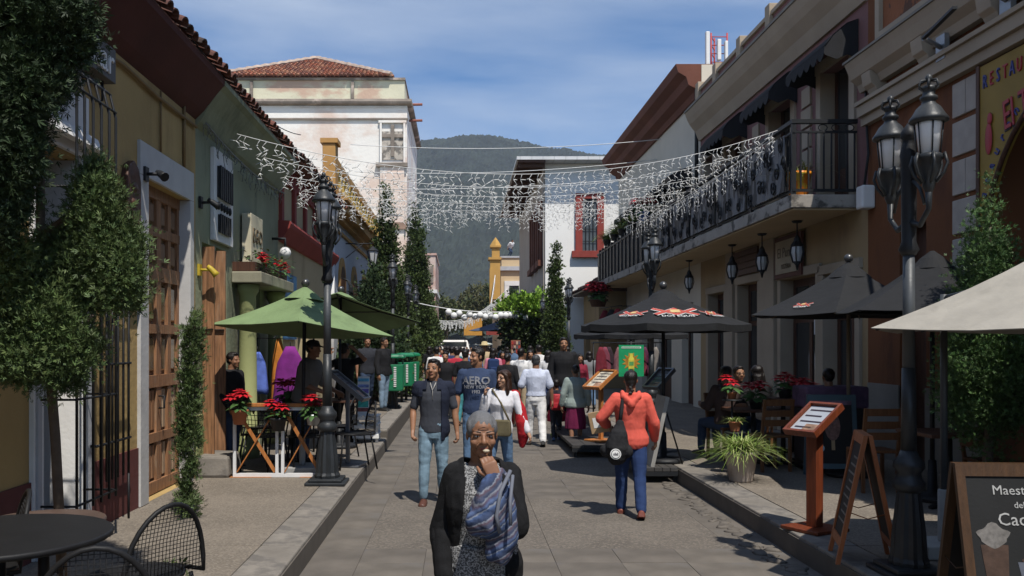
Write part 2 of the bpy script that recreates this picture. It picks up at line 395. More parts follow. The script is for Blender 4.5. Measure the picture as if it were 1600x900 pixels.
# one barrel roof tile, axis along x (runs down the slope)
def tile_mesh(r=.095, ln=.46, n=6, slope=.38):
    mb = MB(); rings = []
    for x, rr in ((0, r), (ln, r * .86)):
        o = [(x, math.cos(math.pi * i / n) * rr, math.sin(math.pi * i / n) * rr * .8) for i in range(n + 1)]
        q = [(x, math.cos(math.pi * i / n) * (rr - .016), math.sin(math.pi * i / n) * (rr - .016) * .8 - .004) for i in reversed(range(n + 1))]
        rings.append(o + q)
    mb.loft(rings, smooth=False)
    c, s_ = math.cos(slope), math.sin(slope)
    mb.v = [(x * c - z * s_, y, x * s_ + z * c) for x, y, z in mb.v]
    return mb.mesh('roof_tile')
TILES = []
old_tile = [M('sooty_tile_%s' % n, c, .9, .35, 5, .3, 40, stain=(.035, .028, .025), st=(.46, .64), sscale=(6, 6, 6)) for n, c in (('dark', (.11, .05, .038)), ('umber', (.085, .045, .035)), ('rust', (.15, .06, .042)))]  # dirt stains, with the eave's shade put into the dark base colours
for mt in old_tile:
    me = tile_mesh(); me.materials.append(mt); TILES.append(me)
def eave_tiles(parent, xe, ze, y0, y1, sgn, rows=2, slope=.38, step=.215):
    """barrel tiles along an eave at x = xe; sgn -1 = the roof rises towards -x"""
    y = y0 + .1; off = OFF.get(parent.name, Vector())
    while y < y1:
        for r_ in range(rows):
            o = bpy.data.objects.new('roof_tile', random.choice(TILES)); COL.objects.link(o); o.parent = parent
            d = r_ * .38
            o.location = Vector((xe + sgn * d * math.cos(slope) + random.uniform(-.025, .025), y + random.uniform(-.012, .012), ze + d * math.sin(slope) + .012 * r_)) - off
            o.rotation_euler = (random.uniform(-.05, .05), random.uniform(-.04, .04), (math.pi if sgn < 0 else 0) + random.uniform(-.05, .05))
        y += step

# ---- yellow house with the panelled door
yel = M('yellow_wall', (.40, .275, .11), .9, .14, 1.2, .45, 14, .016, stain=(.24, .16, .065), st=(.50, .72), sscale=(1.3, 1.3, .4))
mar = M('maroon_paint', (.12, .036, .032), .8, .15, 3, .3, 25, .01)
soff = M('red_soffit', (.075, .022, .016), .85, .2, 1.5, .2, 15, .01)
h1 = thing('yellow_house', 'yellow plastered house with maroon base, panelled wooden door and red eave', 'house', (FL, 6, 0))
Y1 = 10.8
mb = wallx(MB(), FL - .4, FL, -5, Y1, HP - .1, 4.75, [(6.79, 7.49, .32, 3.35), (9.09, 10.5, HP, 3.5)])
mb.box(-9, FL - .4, Y1 - .3, Y1 - .01, 0, 5.2); mb.box(-9, FL - .4, -5, -4.7, 0, 5.2); mb.build('wall', yel, h1)
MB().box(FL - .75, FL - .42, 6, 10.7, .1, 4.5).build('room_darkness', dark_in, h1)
for a, b in ((-5, 6.66), (7.62, 8.85)):
    MB().box(FL - .05, FL + .018, a, b, HP - .05, .79).build('dado', mar, h1)
cove = [(FL - .02, 4.5), (FL + .1, 4.62), (FL + .24, 4.80), (FL + .35, 4.93), (FL + .36, 4.99), (FL - .2, 5.0)]
sf = MB().prism(cove, 'y', -5, Y1).build('soffit', soff, h1)
rf = MB().prism([(FL + .34, 5.0), (FL + .34, 5.03), (-9, 7.3), (-9, 5.0)], 'y', -5, Y1).build('roof', tilem[1], h1)
eave_tiles(rf, FL + .42, 5.03, 4.6, Y1, -1)
# door surround and door
su = MB()
for a, b in ((8.86, 9.096), (10.494, 10.64)): su.box(FL - .2, FL + .035, a, b, HP, 3.5)
su.box(FL - .2, FL + .035, 8.86, 10.64, 3.502, 3.84); su.build('door_surround', M('door_white', (.50, .49, .475), .85, .1, 3, .3, 20, .01, stain=(.30, .28, .26), st=(.52, .7)), h1, bevel=.006)
dr = MB().box(FL - .2, FL - .15, 9.09, 10.5, HP + .01, 3.5).build('door', wood_panel, h1)
st = MB()
cols = [9.09 + (10.5 - 9.09) * k / 4 for k in range(5)]
for k, yy in enumerate(cols):
    wd = .075 if k in (0, 2, 4) else .05
    st.box(FL - .16, FL - .10, max(9.092, yy - wd), min(10.498, yy + wd), HP + .012, 3.497)
for za, zb in ((HP + .012, .34), (.76, .86), (1.35, 1.48), (1.93, 2.03), (2.50, 2.66), (2.98, 3.08), (3.38, 3.497)): st.box(FL - .155, FL - .092, 9.093, 10.497, za, zb)
st.build('door_frame', wood_old, dr)
for k in range(4):
    ya, yb = cols[k] + .08, cols[k + 1] - .08
    for za, zb, t in ((.37, .73, 's'), (.89, 1.32, 's'), (1.51, 1.90, 'g'), (2.06, 2.47, 'g'), (2.69, 2.95, 'p'), (3.11, 3.35, 'p')):
        if t == 's':
            for j in range(2):
                m_ = (yb - ya) / 2; MB().box(FL - .15, FL - .12, ya + m_ * j + .008, ya + m_ * (j + 1) - .008, za, zb).build('panel_slat', wood_old if random.random() < .6 else M('worn_wood', (.36, .25, .16), .7, .35, 7, .4, 30, wood=(6, 6, .5)), dr, bevel=.006)
        else:
            mt = M('amber_pane', (.16, .10, .045), .12, .4, 3, 0, spec=.8) if t == 'g' else wood_panel
            MB().loft([[(FL - .15, ya, za), (FL - .15, yb, za), (FL - .15, yb, zb), (FL - .15, ya, zb)], [(FL - .118, ya + .03, za + .03), (FL - .118, yb - .03, za + .03), (FL - .118, yb - .03, zb - .03), (FL - .118, ya + .03, zb - .03)]], smooth=False).build('pane' if t == 'g' else 'door_panel', mt, dr)
MB().tube([(FL - .09, 9.76, 1.25), (FL - .03, 9.76, 1.25), (FL - .03, 9.76, 1.12), (FL - .09, 9.76, 1.12)], .012, 6).build('handle', iron, dr)
# tall window with white surround, hood and projecting cage
wn = MB(); wn.box(FL - .3, FL + .04, 6.64, 6.796, HP, 3.38); wn.box(FL - .3, FL + .04, 7.484, 7.62, HP, 3.38); wn.box(FL - .3, FL + .04, 6.64, 7.62, 3.382, 3.9)
wo_ = wn.build('window', white_paint, h1, bevel=.006)
MB().box(FL + .041, FL + .06, 7.56, 7.625, HP, 3.4).build('surround_edge', grey_paint, wo_)
MB().box(FL + .041, FL + .06, 6.66, 6.72, HP, 3.4).build('surround_edge', grey_paint, wo_)
MB().box(FL - .3, FL - .25, 6.8, 7.1, .33, 3.34).build('shutter', orange_wood, wo_)
hd = MB(); pts = [(FL, 3.62), (FL + .10, 3.56), (FL + .14, 3.46), (FL + .10, 3.44), (FL, 3.5)]; hd.prism(pts, 'y', 6.6, 7.66); hd.build('hood', white_paint, wo_)
for yy in (6.72, 6.86, 7.02, 7.18, 7.34, 7.48):
    MB().tube([(FL + .0, yy, 4.02), (FL + .16, yy, 4.0), (FL + .27, yy, 3.9), (FL + .32, yy, 3.7), (FL + .32, yy, 2.3), (FL + .32, yy, .55)], .011, 6).build('cage_bar', iron, wo_)
for zz in (.6, 1.4, 2.2, 3.0):
    MB().tube([(FL + .0, 6.70, zz), (FL + .32, 6.70, zz), (FL + .32, 7.50, zz), (FL + .0, 7.50, zz)], .010, 6).build('cage_band', iron, wo_)
for k, (xx, zz) in enumerate(((.16, 4.0), (.27, 3.9), (.315, 3.75))): MB().tube([(FL + xx, 6.7, zz), (FL + xx, 7.5, zz)], .01, 6).build('cage_band', iron, wo_)
# the iron gate leaf folded back on the wall
gl = thing('iron_gate_leaf', 'black iron bar gate leaf swung open against the yellow wall beside the wooden door', 'gate', (FL + .1, 7.7, HP))
for k in range(6): MB().tube([(FL + .12, 7.66 + k * .13, .62), (FL + .12, 7.66 + k * .13, 2.55)], .011, 6).build('bar', iron, gl)
for zz in (.95, 1.64, 2.5): MB().tube([(FL + .12, 7.6, zz), (FL + .12, 8.36, zz)], .012, 6).build('rail', iron, gl)
MB().tube([(FL, 7.6, 1.64), (FL + .12, 7.6, 1.64)], .014, 6).tube([(FL, 7.6, .95), (FL + .12, 7.6, .95)], .014, 6).build('hinge', iron, gl)
MB().tube([(FL + .12, 8.31, .62), (FL + .12, 8.31, HP)], .011, 6).build('foot', iron, gl)
# carved board, spotlight, conduits, box sign
MB_ = MB().prism([(8.42, 2.3), (8.78, 2.3), (8.78, 3.40), (8.72, 3.52), (8.60, 3.58), (8.48, 3.52), (8.42, 3.40)], 'x', FL + .002, FL + .07)
cb_ = tag(MB_.build('carved_board', dark_wood, origin=(FL, 8.6, 2.3), bevel=.01), 'dark carved wooden board with rounded top hung left of the panelled door', 'sign board')
for k in range(7): MB().ball((FL + .07, 8.6, 2.42 + k * .15), (.02, .09, .05), 8, 5).build('carving', dark_wood, cb_)
def spot(loc, label, d=(.5, .6, -.6), mt=iron, nm='spotlight'):
    o = thing(nm, label, 'light', loc); v = Vector(loc); q = v + Vector((.16, 0, 0))
    MB().box(v.x, v.x + .03, v.y - .05, v.y + .05, v.z - .07, v.z + .07).build('mount', mt, o)
    MB().tube([v, q], .018, 6).build('arm', mt, o)
    d = Vector(d).normalized(); MB().tube([q - d * .07, q - d * .02, q + d * .05, q + d * .09], [.02, .034, .04, .048], 10).build('lamp_head', mt, o)
    return o
spot((FL + .03, 8.98, 3.52), 'black spotlight on the white lintel of the panelled door', (.6, -.5, -.4))
cond = MB().tube([(FL + .02, 9.5, 3.85), (FL + .02, 9.5, 4.5)], .012, 5).build('conduit', M('conduit', (.22, .14, .06), .8), h1)
MB().tube([(FL + .02, 10.3, 3.85), (FL + .02, 10.3, 4.55)], .018, 5).build('conduit', MATS['conduit'], h1)
MB().tube([(FL + .02, 5, 4.25), (FL + .03, 7, 4.33), (FL + .03, 8.4, 4.44), (FL + .03, 9.4, 4.40), (FL + .03, 10.75, 4.42)], .02, 5).build('cable', MATS['conduit'], h1)
sg = thing('box_sign', 'white box sign with the letters star mostly behind the conifer', 'sign', (FL, 7.6, 4.1))
MB().box(FL + .002, FL + .14, 7.35, 7.95, 4.12, 4.42).build('panel', M('dark_sign', (.10, .09, .08), .6), sg, bevel=.005)
text('star', .34, white_paint, sg, (FL + .145, 7.62, 4.27), (R(90), 0, R(90)), ext=.01)
MB().tube([(FL + .06, 7.85, 4.12), (FL + .06, 7.85, 3.95), (FL, 7.85, 3.95)], .012, 5).build('bracket', iron, sg)

# ---- grey green cafe house
grn = M('sage_wall', (.265, .28, .185), .9, .14, 1.2, .45, 14, .016, stain=(.13, .14, .09), st=(.50, .72), sscale=(1.3, 1.3, .4))
grn2 = M('lime_plaster', (.32, .34, .15), .85, .1, 1.5, .3, 20, .01)
Y2 = 15.7
h2 = thing('sage_green_house', 'sage green cafe house with dark open doors and a tiled eave', 'house', (FL, 13, 0))
mb = wallx(MB(), FL - .4, FL - .005, Y1 + .004, Y2, HP - .1, 4.75, [(11.1, 12.25, HP, 3.08), (13.1, 14.3, HP, 2.75)])
mb.box(-9, FL - .4, Y2 - .3, Y2 - .01, 0, 5.2).build('wall', grn, h2)
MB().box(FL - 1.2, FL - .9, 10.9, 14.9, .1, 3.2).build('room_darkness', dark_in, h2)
MB().box(FL - .02, FL + .012, 10.85, 11.1, HP - .02, .95).build('dado', grn2, h2)
MB().prism([(FL - .02, 4.42), (FL + .06, 4.5), (FL + .16, 4.68), (FL + .3, 4.88), (FL + .36, 4.93), (FL + .36, 4.99), (FL - .2, 5.0)], 'y', Y1 + .003, Y2).build('soffit', grn, h2)
rf = MB().prism([(FL + .34, 5.0), (FL + .34, 5.03), (-9, 7.3), (-9, 5.0)], 'y', Y1 + .003, Y2).build('roof', tilem[1], h2)
eave_tiles(rf, FL + .42, 5.03, Y1, Y2, -1)
for y0, dy in ((11.12, -.03), (11.6, .02)):   # open door leaves of plank
    d_ = MB().hexa([(FL + .0, y0 - .02, HP + .03), (FL + .0, y0 + .02, HP + .03), (FL + .15, y0 + dy + .02, HP + .03), (FL + .15, y0 + dy - .02, HP + .03)],
                   [(FL + .0, y0 - .02, 3.02), (FL + .0, y0 + .02, 3.02), (FL + .15, y0 + dy + .02, 3.02), (FL + .15, y0 + dy - .02, 3.02)]).build('door_leaf', wood_old, h2)
    MB().bar((FL, y0 - .03, 2.0), (FL + .14, y0 + dy * .9 - .03, 2.0), .05, .012).build('strap_hinge', iron, d_)
MB().box(FL - .38, FL - .01, 11.64, 11.74, HP, 3.08).build('door_post', grn, h2)
# louvred upper window
lw = MB().box(FL - .004, FL + .05, 11.45, 12.4, 3.15, 4.34).build('window', white_paint, h2, bevel=.006)
MB().box(FL + .051, FL + .075, 11.58, 12.25, 3.72, 4.12).build('shutter', iron, lw)
for k in range(7): MB().box(FL + .076, FL + .10, 11.6 + k * .095, 11.65 + k * .095, 3.7, 4.13).build('slat', iron, lw)
MB().box(FL + .051, FL + .07, 11.62, 12.2, 3.27, 3.50).build('shutter', iron, lw)
for k in range(6): MB().box(FL + .071, FL + .09, 11.64 + k * .095, 11.68 + k * .095, 3.26, 3.51).build('slat', iron, lw)
for k in range(5): MB().ball((FL + .06, 11.63 + k * .14, 3.61), (.025, .04, .055), 8, 5).build('ornament', iron, lw)
spot((FL, 10.98, 3.55), 'pair of grey floodlights high on the sage green wall above the door', (.7, .3, -.5))
spot((FL, 10.93, 2.72), 'yellow tipped floodlight on the sage green wall beside the door jamb', (.6, .2, -.7), M('yellow_metal', (.45, .33, .03), .5))
# stone step at the cafe door
tag(MB().loft([[(FL, 10.83, HP), (-2.80, 10.83, HP), (-2.80, 11.5, HP), (FL, 11.5, HP)], [(FL, 10.85, .46), (-2.82, 10.85, .45), (-2.84, 11.48, .45), (FL, 11.48, .46)]], smooth=False).build('stone_step', kerbm, origin=(-3, 11.5, HP), bevel=.03), 'rough stone doorstep below the open dark doors of the sage green cafe', 'step')
# portal with two columns and a flower ledge
po = thing('cafe_portal', 'lime green columns carrying a ledge over the cafe entrance', 'portal', (FL, 13.7, HP))
for yy in (12.75, 14.65): MB().lathe([(.17, HP), (.17, .36), (.135, .40), (.125, 1.6), (.115, 2.5), (.15, 2.56), (.17, 2.66)], (FL + .17, yy, 0), 16).build('column', grn2, po)
MB().box(FL, FL + .42, 12.5, 14.9, 2.67, 2.83).build('ledge', M('pale_stone', (.30, .28, .20), .85, .2, 4, .3), po, bevel=.015)
MB().box(FL, FL + .32, 12.55, 14.85, 2.84, 2.97).build('planter', dark_wood, po)
# cafe wall sign
sg = thing('cafe_sign', 'cream wall sign with carved letters EGO above the flower ledge', 'sign', (FL, 13.3, 3))
MB().box(FL + .02, FL + .16, 13.0, 13.75, 2.98, 3.72).build('panel', M('cream_sign', (.55, .50, .36), .7, .1), sg, bevel=.01)
text('EGO', .30, M('brown_letter', (.12, .09, .05), .6), sg, (FL + .163, 13.38, 3.4), (R(90), 0, R(90)), ext=.012)
gb = thing('globe_camera', 'small white globe camera on a stalk at the corner of the sage green house', 'camera', (FL, 15.2, 3.2))
MB().ball((FL + .22, 15.2, 3.36), .1, 12, 8).build('globe', white_paint, gb); MB().tube([(FL, 15.2, 3.6), (FL + .22, 15.2, 3.6), (FL + .22, 15.2, 3.44)], .025, 6).build('arm', iron, gb)
bp_ = MB().box(FL + .002, FL + .05, 15.75, 17.2, 1.9, 3.1)
bb = tag(bp_.build('blue_notice', M('blue_print', (.05, .16, .32), .5, .6, 1.6, 0), origin=(FL, 16.4, 1.9)), 'blue printed notice board on the cream wall behind the green parasols', 'notice')
MB().box(FL + .051, FL + .07, 15.85, 17.1, 2.1, 2.45).build('caption', M('pale_print', (.4, .5, .55), .5, .3, 4, 0), bb)

# ---- cream house with red cornice
crm = M('cream_wall', (.46, .38, .225), .9, .08, 1, .25, 18, .012, stain=(.26, .20, .11), st=(.50, .72), sscale=(1.2, 1.2, .4))
redp = M('red_trim', (.26, .045, .035), .75, .15, 3, .2, 20, .01)
Y3 = 22.0
h3 = thing('cream_house', 'cream house with a red cornice and red framed upper panels', 'house', (FL, 19, 0))
mb = wallx(MB(), FL - .4, FL - .002, Y2 + .004, Y3, HP, 5.1, [(17.6, 18.8, HP, 2.7)]); mb.build('wall', crm, h3)
MB().box(FL - .8, FL - .5, 17, 19.5, .1, 3).build('room_darkness', dark_in, h3)
MB().prism([(FL - .01, 3.62), (FL + .05, 3.64), (FL + .2, 3.86), (FL + .22, 3.93), (FL + .2, 3.98), (FL - .01, 3.99)], 'y', Y2 + .01, Y3).build('cornice', redp, h3)
MB().box(FL - .01, FL + .05, Y2 + .01, Y3, 4.72, 5.05).build('frieze', redp, h3)
for k in range(6): MB().box(FL - .01, FL + .06, Y2 + .05 + k * 1.2, Y2 + .25 + k * 1.2, 3.99, 4.72).build('post', redp, h3)
rf = MB().prism([(FL + .34, 5.06), (FL + .34, 5.1), (-9, 7.2), (-9, 5.06)], 'y', Y2 + .01, Y3).build('roof', tilem[1], h3)
eave_tiles(rf, FL + .42, 5.1, Y2, Y3, -1)
MB().tube([(FL + .07, 21.8, HP), (FL + .07, 21.8, 4.6)], .06, 8).build('downpipe', white_paint, h3)

# ---- pale house with arched windows
blu = M('pale_wall', (.50, .52, .55), .9, .06, 1, .2, 18, .012, stain=(.38, .38, .40), st=(.58, .8))
och = M('ochre_trim', (.46, .26, .085), .85, .12, 2, .2, 20, .01)
h4 = thing('arched_house', 'pale blue house with ochre arched windows and an ochre parapet', 'house', (FL, 29, 0))
Y4 = 36.0
MB().box(FL - 6, FL - .003, Y3 + .004, Y4, HP, 5.05).build('wall', blu, h4)
for k, (za, zb, px_) in enumerate(((4.98, 5.12, .16), (5.125, 5.35, .34), (5.355, 5.42, .42), (4.7, 4.78, .05))): MB().box(FL - .5, FL + px_, Y3 + .005, Y4, za, zb).build('cornice', och, h4)
MB().box(FL - .2, FL + .12, Y3 + .006, Y3 + .5, 5.42, 6.75).build('parapet_post', och, h4, bevel=.02)
MB().box(FL - .25, FL + .18, Y3 - .03, Y3 + .55, 6.755, 6.87).build('post_cap', och, h4)
MB().box(FL - .1, FL + .08, Y3 + .55, Y4, 5.42, 5.72).box(FL - .1, FL + .08, Y3 + .55, Y4, 6.3, 6.5).build('parapet', och, h4)
for k in range(22): MB().lathe([(.06, 5.72), (.1, 5.85), (.05, 6.05), (.09, 6.2), (.06, 6.3)], (FL, Y3 + .9 + k * .6, 0), 8).build('baluster', M('yellow_paint', (.55, .38, .10), .8), h4)
def arch_pts(yc, hw, z0, zs, n=8): return [(yc - hw, z0)] + [(yc - hw * math.cos(math.pi * i / n), zs + hw * math.sin(math.pi * i / n)) for i in range(n + 1)] + [(yc + hw, z0)]
for yc in (24.0, 26.7, 29.4, 32.1, 34.6):
    wn = MB().prism(arch_pts(yc, .62, .9, 3.5), 'x', FL - .02, FL + .05).build('window', och, h4)
    MB().prism(arch_pts(yc, .44, .96, 3.45), 'x', FL - .01, FL + .06).build('shutter', dark_wood, wn)
    for k in range(5): MB().tube([(FL + .05, yc - .4 + k * .2, 1.0), (FL + .26, yc - .4 + k * .2, 1.0), (FL + .26, yc - .4 + k * .2, 3.35), (FL + .2, yc - .4 + k * .2, 3.5), (FL + .05, yc - .4 + k * .2, 3.55)], .014, 5).build('cage_bar', iron, wn)
    for zz in (1.3, 2.2, 3.2): MB().tube([(FL + .05, yc - .42, zz), (FL + .27, yc - .42, zz), (FL + .27, yc + .42, zz), (FL + .05, yc + .42, zz)], .014, 5).build('cage_band', iron, wn)
def wall_lantern(loc, sgn, label):
    o = thing('wall_lantern', label, 'lantern', loc); x, y, z = loc; e = x + sgn * .75
    MB().tube([(x, y, z), (e, y, z)], .018, 5).tube([(x, y, z - .4), (x + sgn * .5, y, z)], .012, 5).build('bracket', iron, o)
    MB().lathe([(.03, z - .08), (.17, z - .2), (.15, z - .22)], (e, y, 0), 6, False).build('cap', iron, o)
    MB().lathe([(.14, z - .22), (.08, z - .58)], (e, y, 0), 6, False).build('glass', M('lamp_glass', (.55, .55, .55), .3, .1, 4, 0), o)
    for k in range(6): MB().tube([(e + .15 * math.cos(k * math.pi / 3), y + .15 * math.sin(k * math.pi / 3), z - .22), (e + .09 * math.cos(k * math.pi / 3), y + .09 * math.sin(k * math.pi / 3), z - .6)], .012, 4).build('rib', iron, o)
    MB().ball((e, y, z - .63), .05, 6, 4).build('finial', iron, o)
wall_lantern((FL, 24.9, 4.6), 1, 'iron wall lantern on a bracket, nearer of two on the pale blue arched house')
wall_lantern((FL, 31.2, 4.6), 1, 'iron wall lantern on a bracket, farther of two on the pale blue arched house')

# ---- the old whitewashed church block
wh = M('weathered_whitewash', (.82, .79, .74), .9, .07, .5, .35, 5, .05, stain=(.66, .50, .41), st=(.46, .63), sscale=(.24, .24, .34))
wh2 = M('weathered_attic', (.66, .63, .47), .9, .1, .7, .35, 6, .04, stain=(.55, .36, .27), st=(.46, .56), sscale=(.25, .25, .5))
gst = M('grey_weathering', (.22, .185, .155), .9, .35, 1.2, .4, 8, .03, stain=(.55, .45, .38), st=(.5, .65), sscale=(.8, .8, .8))
tw = thing('church_block', 'tall weathered white church block with a red tiled hip roof', 'church', (-9, 54, 0))
TX0, TX1, TY0, TY1 = -14.2, -3.25, 54, 66
MB().box(TX0, TX1, TY0, TY1, 0, 15.35).build('wall', wh, tw)
MB().box(TX0 - .02, TX1 + .02, TY0 - .04, TY1, 15.36, 16.15).build('frieze', wh, tw)
MB().box(TX0 + .05, TX1 - .15, TY0 + .12, TY1, 16.5, 17.72).build('attic', wh2, tw)
MB().box(TX0, TX1 - .1, TY0, TY1, 17.725, 17.86).build('eave_board', gst, tw)
MB().prism([(TY0 - .35, 16.34), (TY0 - .30, 16.22), (TY0 - .12, 16.155), (TY0 + .3, 16.155), (TY0 + .3, 16.55), (TY0 - .3, 16.5)], 'x', TX0, TX1 + .3).build('cornice', gst, tw)
MB().prism([(TX1 + .35, 16.34), (TX1 + .3, 16.22), (TX1 + .12, 16.155), (TX1 - .3, 16.155), (TX1 - .3, 16.55), (TX1 + .3, 16.5)], 'y', TY0 + .31, TY1).build('cornice', gst, tw)
MB().box(TX0, TX1 + .06, TY0 - .12, TY0 + .1, 15.30, 15.40).build('moulding', gst, tw)
dn = MB()
for k in range(50): dn.box(TX0 + 4 + k * .14, TX0 + 4 + k * .14 + .07, TY0 - .1, TY0 - .045, 16.02, 16.12)
dn.build('dentil_course', wh, tw)['kind'] = 'stuff'
for x_, z_ in ((-12.7, 16.6), (-6.6, 16.6)): MB().box(x_, x_ + .16, TY0 - .05, TY0 + .1, z_, z_ + 1.05).build('drain_post', gst, tw)
for z_ in (16.75, 15.75): MB().tube([(TX1 - .1, TY0 + 2, z_), (TX1 + .85, TY0 + 2, z_ + .02)], .08, 6).build('drain_spout', M('red_pipe', (.28, .10, .07), .8), tw)
nf = MB()
for a in ((-4.87, -4.75, 12.7, 15.1), (-3.45, -3.33, 12.7, 15.1)): nf.box(a[0], a[1], TY0 - .16, TY0 - .001, a[2], a[3])
nf.box(-4.95, -3.27, TY0 - .17, TY0 - .002, 15.105, 15.25); ni = nf.build('niche', wh, tw)
MB().box(-4.75, -3.45, TY0 - .06, TY0 - .003, 12.9, 14.6).build('back_panel', M('niche_weathering', (.48, .43, .37), .9, .2, 2, .5, 8, .04, stain=(.12, .11, .10), st=(.47, .56), sscale=(1.6, 1.6, 1.2)), ni)
MB().box(-4.2, -4.0, TY0 - .15, TY0 - .05, 13.1, 15.0).box(-4.75, -3.45, TY0 - .149, TY0 - .05, 14.22, 14.42).build('cross', gst, ni)
MB().box(-5.1, -3.2, TY0 - .3, TY0 - .001, 12.45, 12.68).build('ledge', gst, tw)
MB().box(-4.85, -3.4, TY0 - .18, TY0 - .001, 3, 12.44).build('pilaster', wh, tw)
MB().box(-5.0, -3.25, TY0 - .32, TY0 - .181, 8.7, 9.1).build('ledge', M('brown_stone', (.30, .20, .15), .9, .3, 2), tw)
MB().box(-4.7, -3.5, TY0 - .25, TY0 - .182, 9.6, 12.1).build('sunk_panel', wh, tw)
# hip roof: base pyramid and barrel tiles in courses
AP = Vector((-9.6, 59.5, 20.6)); RX0, RX1, RY0, RY1 = -14.7, -4.2, 53.9, 65.2; RZ = 17.87
mb = MB(); mb.add([(RX0, RY0, RZ), (RX1, RY0, RZ), (RX1, RY1, RZ), (RX0, RY1, RZ), tuple(AP)], [(0, 1, 4), (1, 2, 4), (2, 3, 4), (3, 0, 4), (3, 2, 1, 0)]); rf = mb.build('roof', tilem[1], tw)
mt = MB()
for ax in (0, 1):                                   # south and east slopes
    n = 40
    for i in range(n):
        u = (i + .5) / n
        if ax == 0: b0 = Vector((RX0 + (RX1 - RX0) * u, RY0 - .1, RZ)); up = Vector((0, AP.y - RY0, AP.z - RZ)); 
        else: b0 = Vector((RX1 + .1, RY0 + (RY1 - RY0) * u, RZ)); up = Vector((AP.x - RX1, 0, AP.z - RZ))
        mid = (AP.x - RX0) / (RX1 - RX0) if ax == 0 else (AP.y - RY0) / (RY1 - RY0)
        t1 = u / mid if u < mid else (1 - u) / (1 - mid)
        side = Vector((1, 0, 0)) if ax == 0 else Vector((0, 1, 0)); nrm = side.cross(up).normalized() * (1 if ax == 0 else -1)
        if nrm.z < 0: nrm = -nrm
        m_ = max(1, int(round(t1 * 13)))
        for k in range(m_):
            a, b = k / 13, min((k + 1.12) / 13, t1 + .02); mt.cur = int(rng.integers(0, 3))
            j = random.uniform(-.02, .02); rr = []
            for t_, r_ in ((a, .135), (b, .105)):
                c = b0 + up * t_ + side * j + nrm * (.02 + (.03 if t_ == a else 0))
                rr.append([c + side * (math.cos(math.pi * q / 5) * r_) + nrm * (math.sin(math.pi * q / 5) * r_) for q in range(6)])
            mt.loft(rr, smooth=False)
o = mt.build('roof_tiles', tilem, rf); o['kind'] = 'stuff'
for a in ((RX0, RY0), (RX1, RY0)):
    p0 = Vector((*a, RZ + .05)); pts = [p0.lerp(AP + Vector((0, 0, .08)), k / 24) + Vector((random.uniform(-.03, .03), 0, .1 + .02 * (k % 2))) for k in range(25)]
    MB().tube(pts, [.15 + .03 * (k % 2) for k in range(25)], 6, False).build('ridge', M('pale_ridge', (.42, .33, .27), .9, .3, 3), rf)

# ---- pink building far beyond the church
pk = M('pink_wall', (.52, .32, .26), .9, .12, .6, .2, 8, .02, stain=(.62, .52, .46), st=(.5, .65), sscale=(.4, .4, .4))
hp = thing('pink_house', 'pink weathered house far down the left side beyond the church', 'house', (-6, 85, 0))
MB().box(-12, -2.4, 85, 97, 0, 10.2).build('wall', pk, hp); MB().box(-12.1, -2.25, 84.85, 97, 6.6, 6.95).build('cornice', white_paint, hp)
MB().box(-12.1, -2.3, 84.9, 97, 10.21, 10.4).build('parapet', pk, hp)
for xx in (-3.1,): MB().box(xx, xx + .5, 84.9, 85.02, 7.6, 9.2).build('window', gst, hp)
hq = thing('grey_house', 'low pale house at the far left end of the street', 'house', (-6, 104, 0))
MB().box(-14, -3.4, 100, 120, 0, 6.2).build('wall', crm, hq); MB().prism([(-15, 6.2), (-3, 6.2), (-9, 8.6)], 'y', 99.6, 120.3).build('roof', tilem[0], hq)
hr = thing('white_wall_house', 'white plain house between the church and the pale blue house', 'house', (-6, 44, 0))
MB().box(-12, FL - .2, 36.3, 53.6, 0, 4.4).build('wall', white_paint, hr); MB().box(-12, FL, 36.3, 53.6, 4.41, 4.7).build('cornice', crm, hr)
for yc in (38.5, 41.5, 44.5, 47.5, 50.5): MB().box(FL - .21, FL - .15, yc - .5, yc + .5, HP + .1, 3).build('door', dark_wood, hr)
# ------------------------------------------------------------------ right side of the street
brn = M('brown_wall', (.17, .062, .022), .9, .12, 1.1, .3, 18, .012, stain=(.09, .034, .016), st=(.50, .68))
crw = M('warm_cream', (.36, .255, .135), .88, .1, 1.2, .25, 18, .012, stain=(.24, .17, .10), st=(.50, .70))
trim = M('cream_trim', (.37, .30, .22), .85, .1, 1.5, .25, 18, .01, stain=(.36, .29, .22), st=(.56, .75), sscale=(1, 1, .4))
greyw = M('grey_base', (.22, .20, .17), .9, .15, 2, .3, 20, .01, stain=(.22, .20, .18), st=(.5, .7))
mauve = M('mauve_wall', (.21, .105, .098), .9, .1, 1.2, .25, 18, .012, stain=(.22, .12, .11), st=(.56, .75))
peel = M('peeling_brown', (.26, .095, .04), .9, .15, 2, .4, 18, .02, stain=(.09, .05, .035), st=(.54, .58), sscale=(3, 3, 2))
black_cloth = M('black_awning', (.014, .014, .016), .85, .2, 6, .2, 40)
b1 = thing('brown_restaurant', 'dark orange brown restaurant building with cream cornices and an arched entrance', 'building', (FR, 9, 0))
YB = 13.2
mb = wallx(MB(), FR, FR + .45, -5, YB, HP - .1, 7.0, [(6.65, 10.15, HP, 4.62), (11.55, 12.25, HP, 3.4), (1.5, 4.5, HP, 3.2)])
mb.box(FR + .45, 15, YB - .3, YB - .01, 0, 7.0); mb.box(FR + .45, 15, -5, -4.7, 0, 7.0); mb.build('wall', brn, b1)
MB().box(FR + .46, 15, -4.69, YB - .31, 6.7, 6.9).build('roof', greyw, b1)
MB().box(FR + 2.4, FR + 2.6, -4, 13, .1, 5).build('room_darkness', dark_in, b1); MB().box(FR + .5, FR + 2.4, -4, 13, .08, .12).build('floor', slabm, b1)
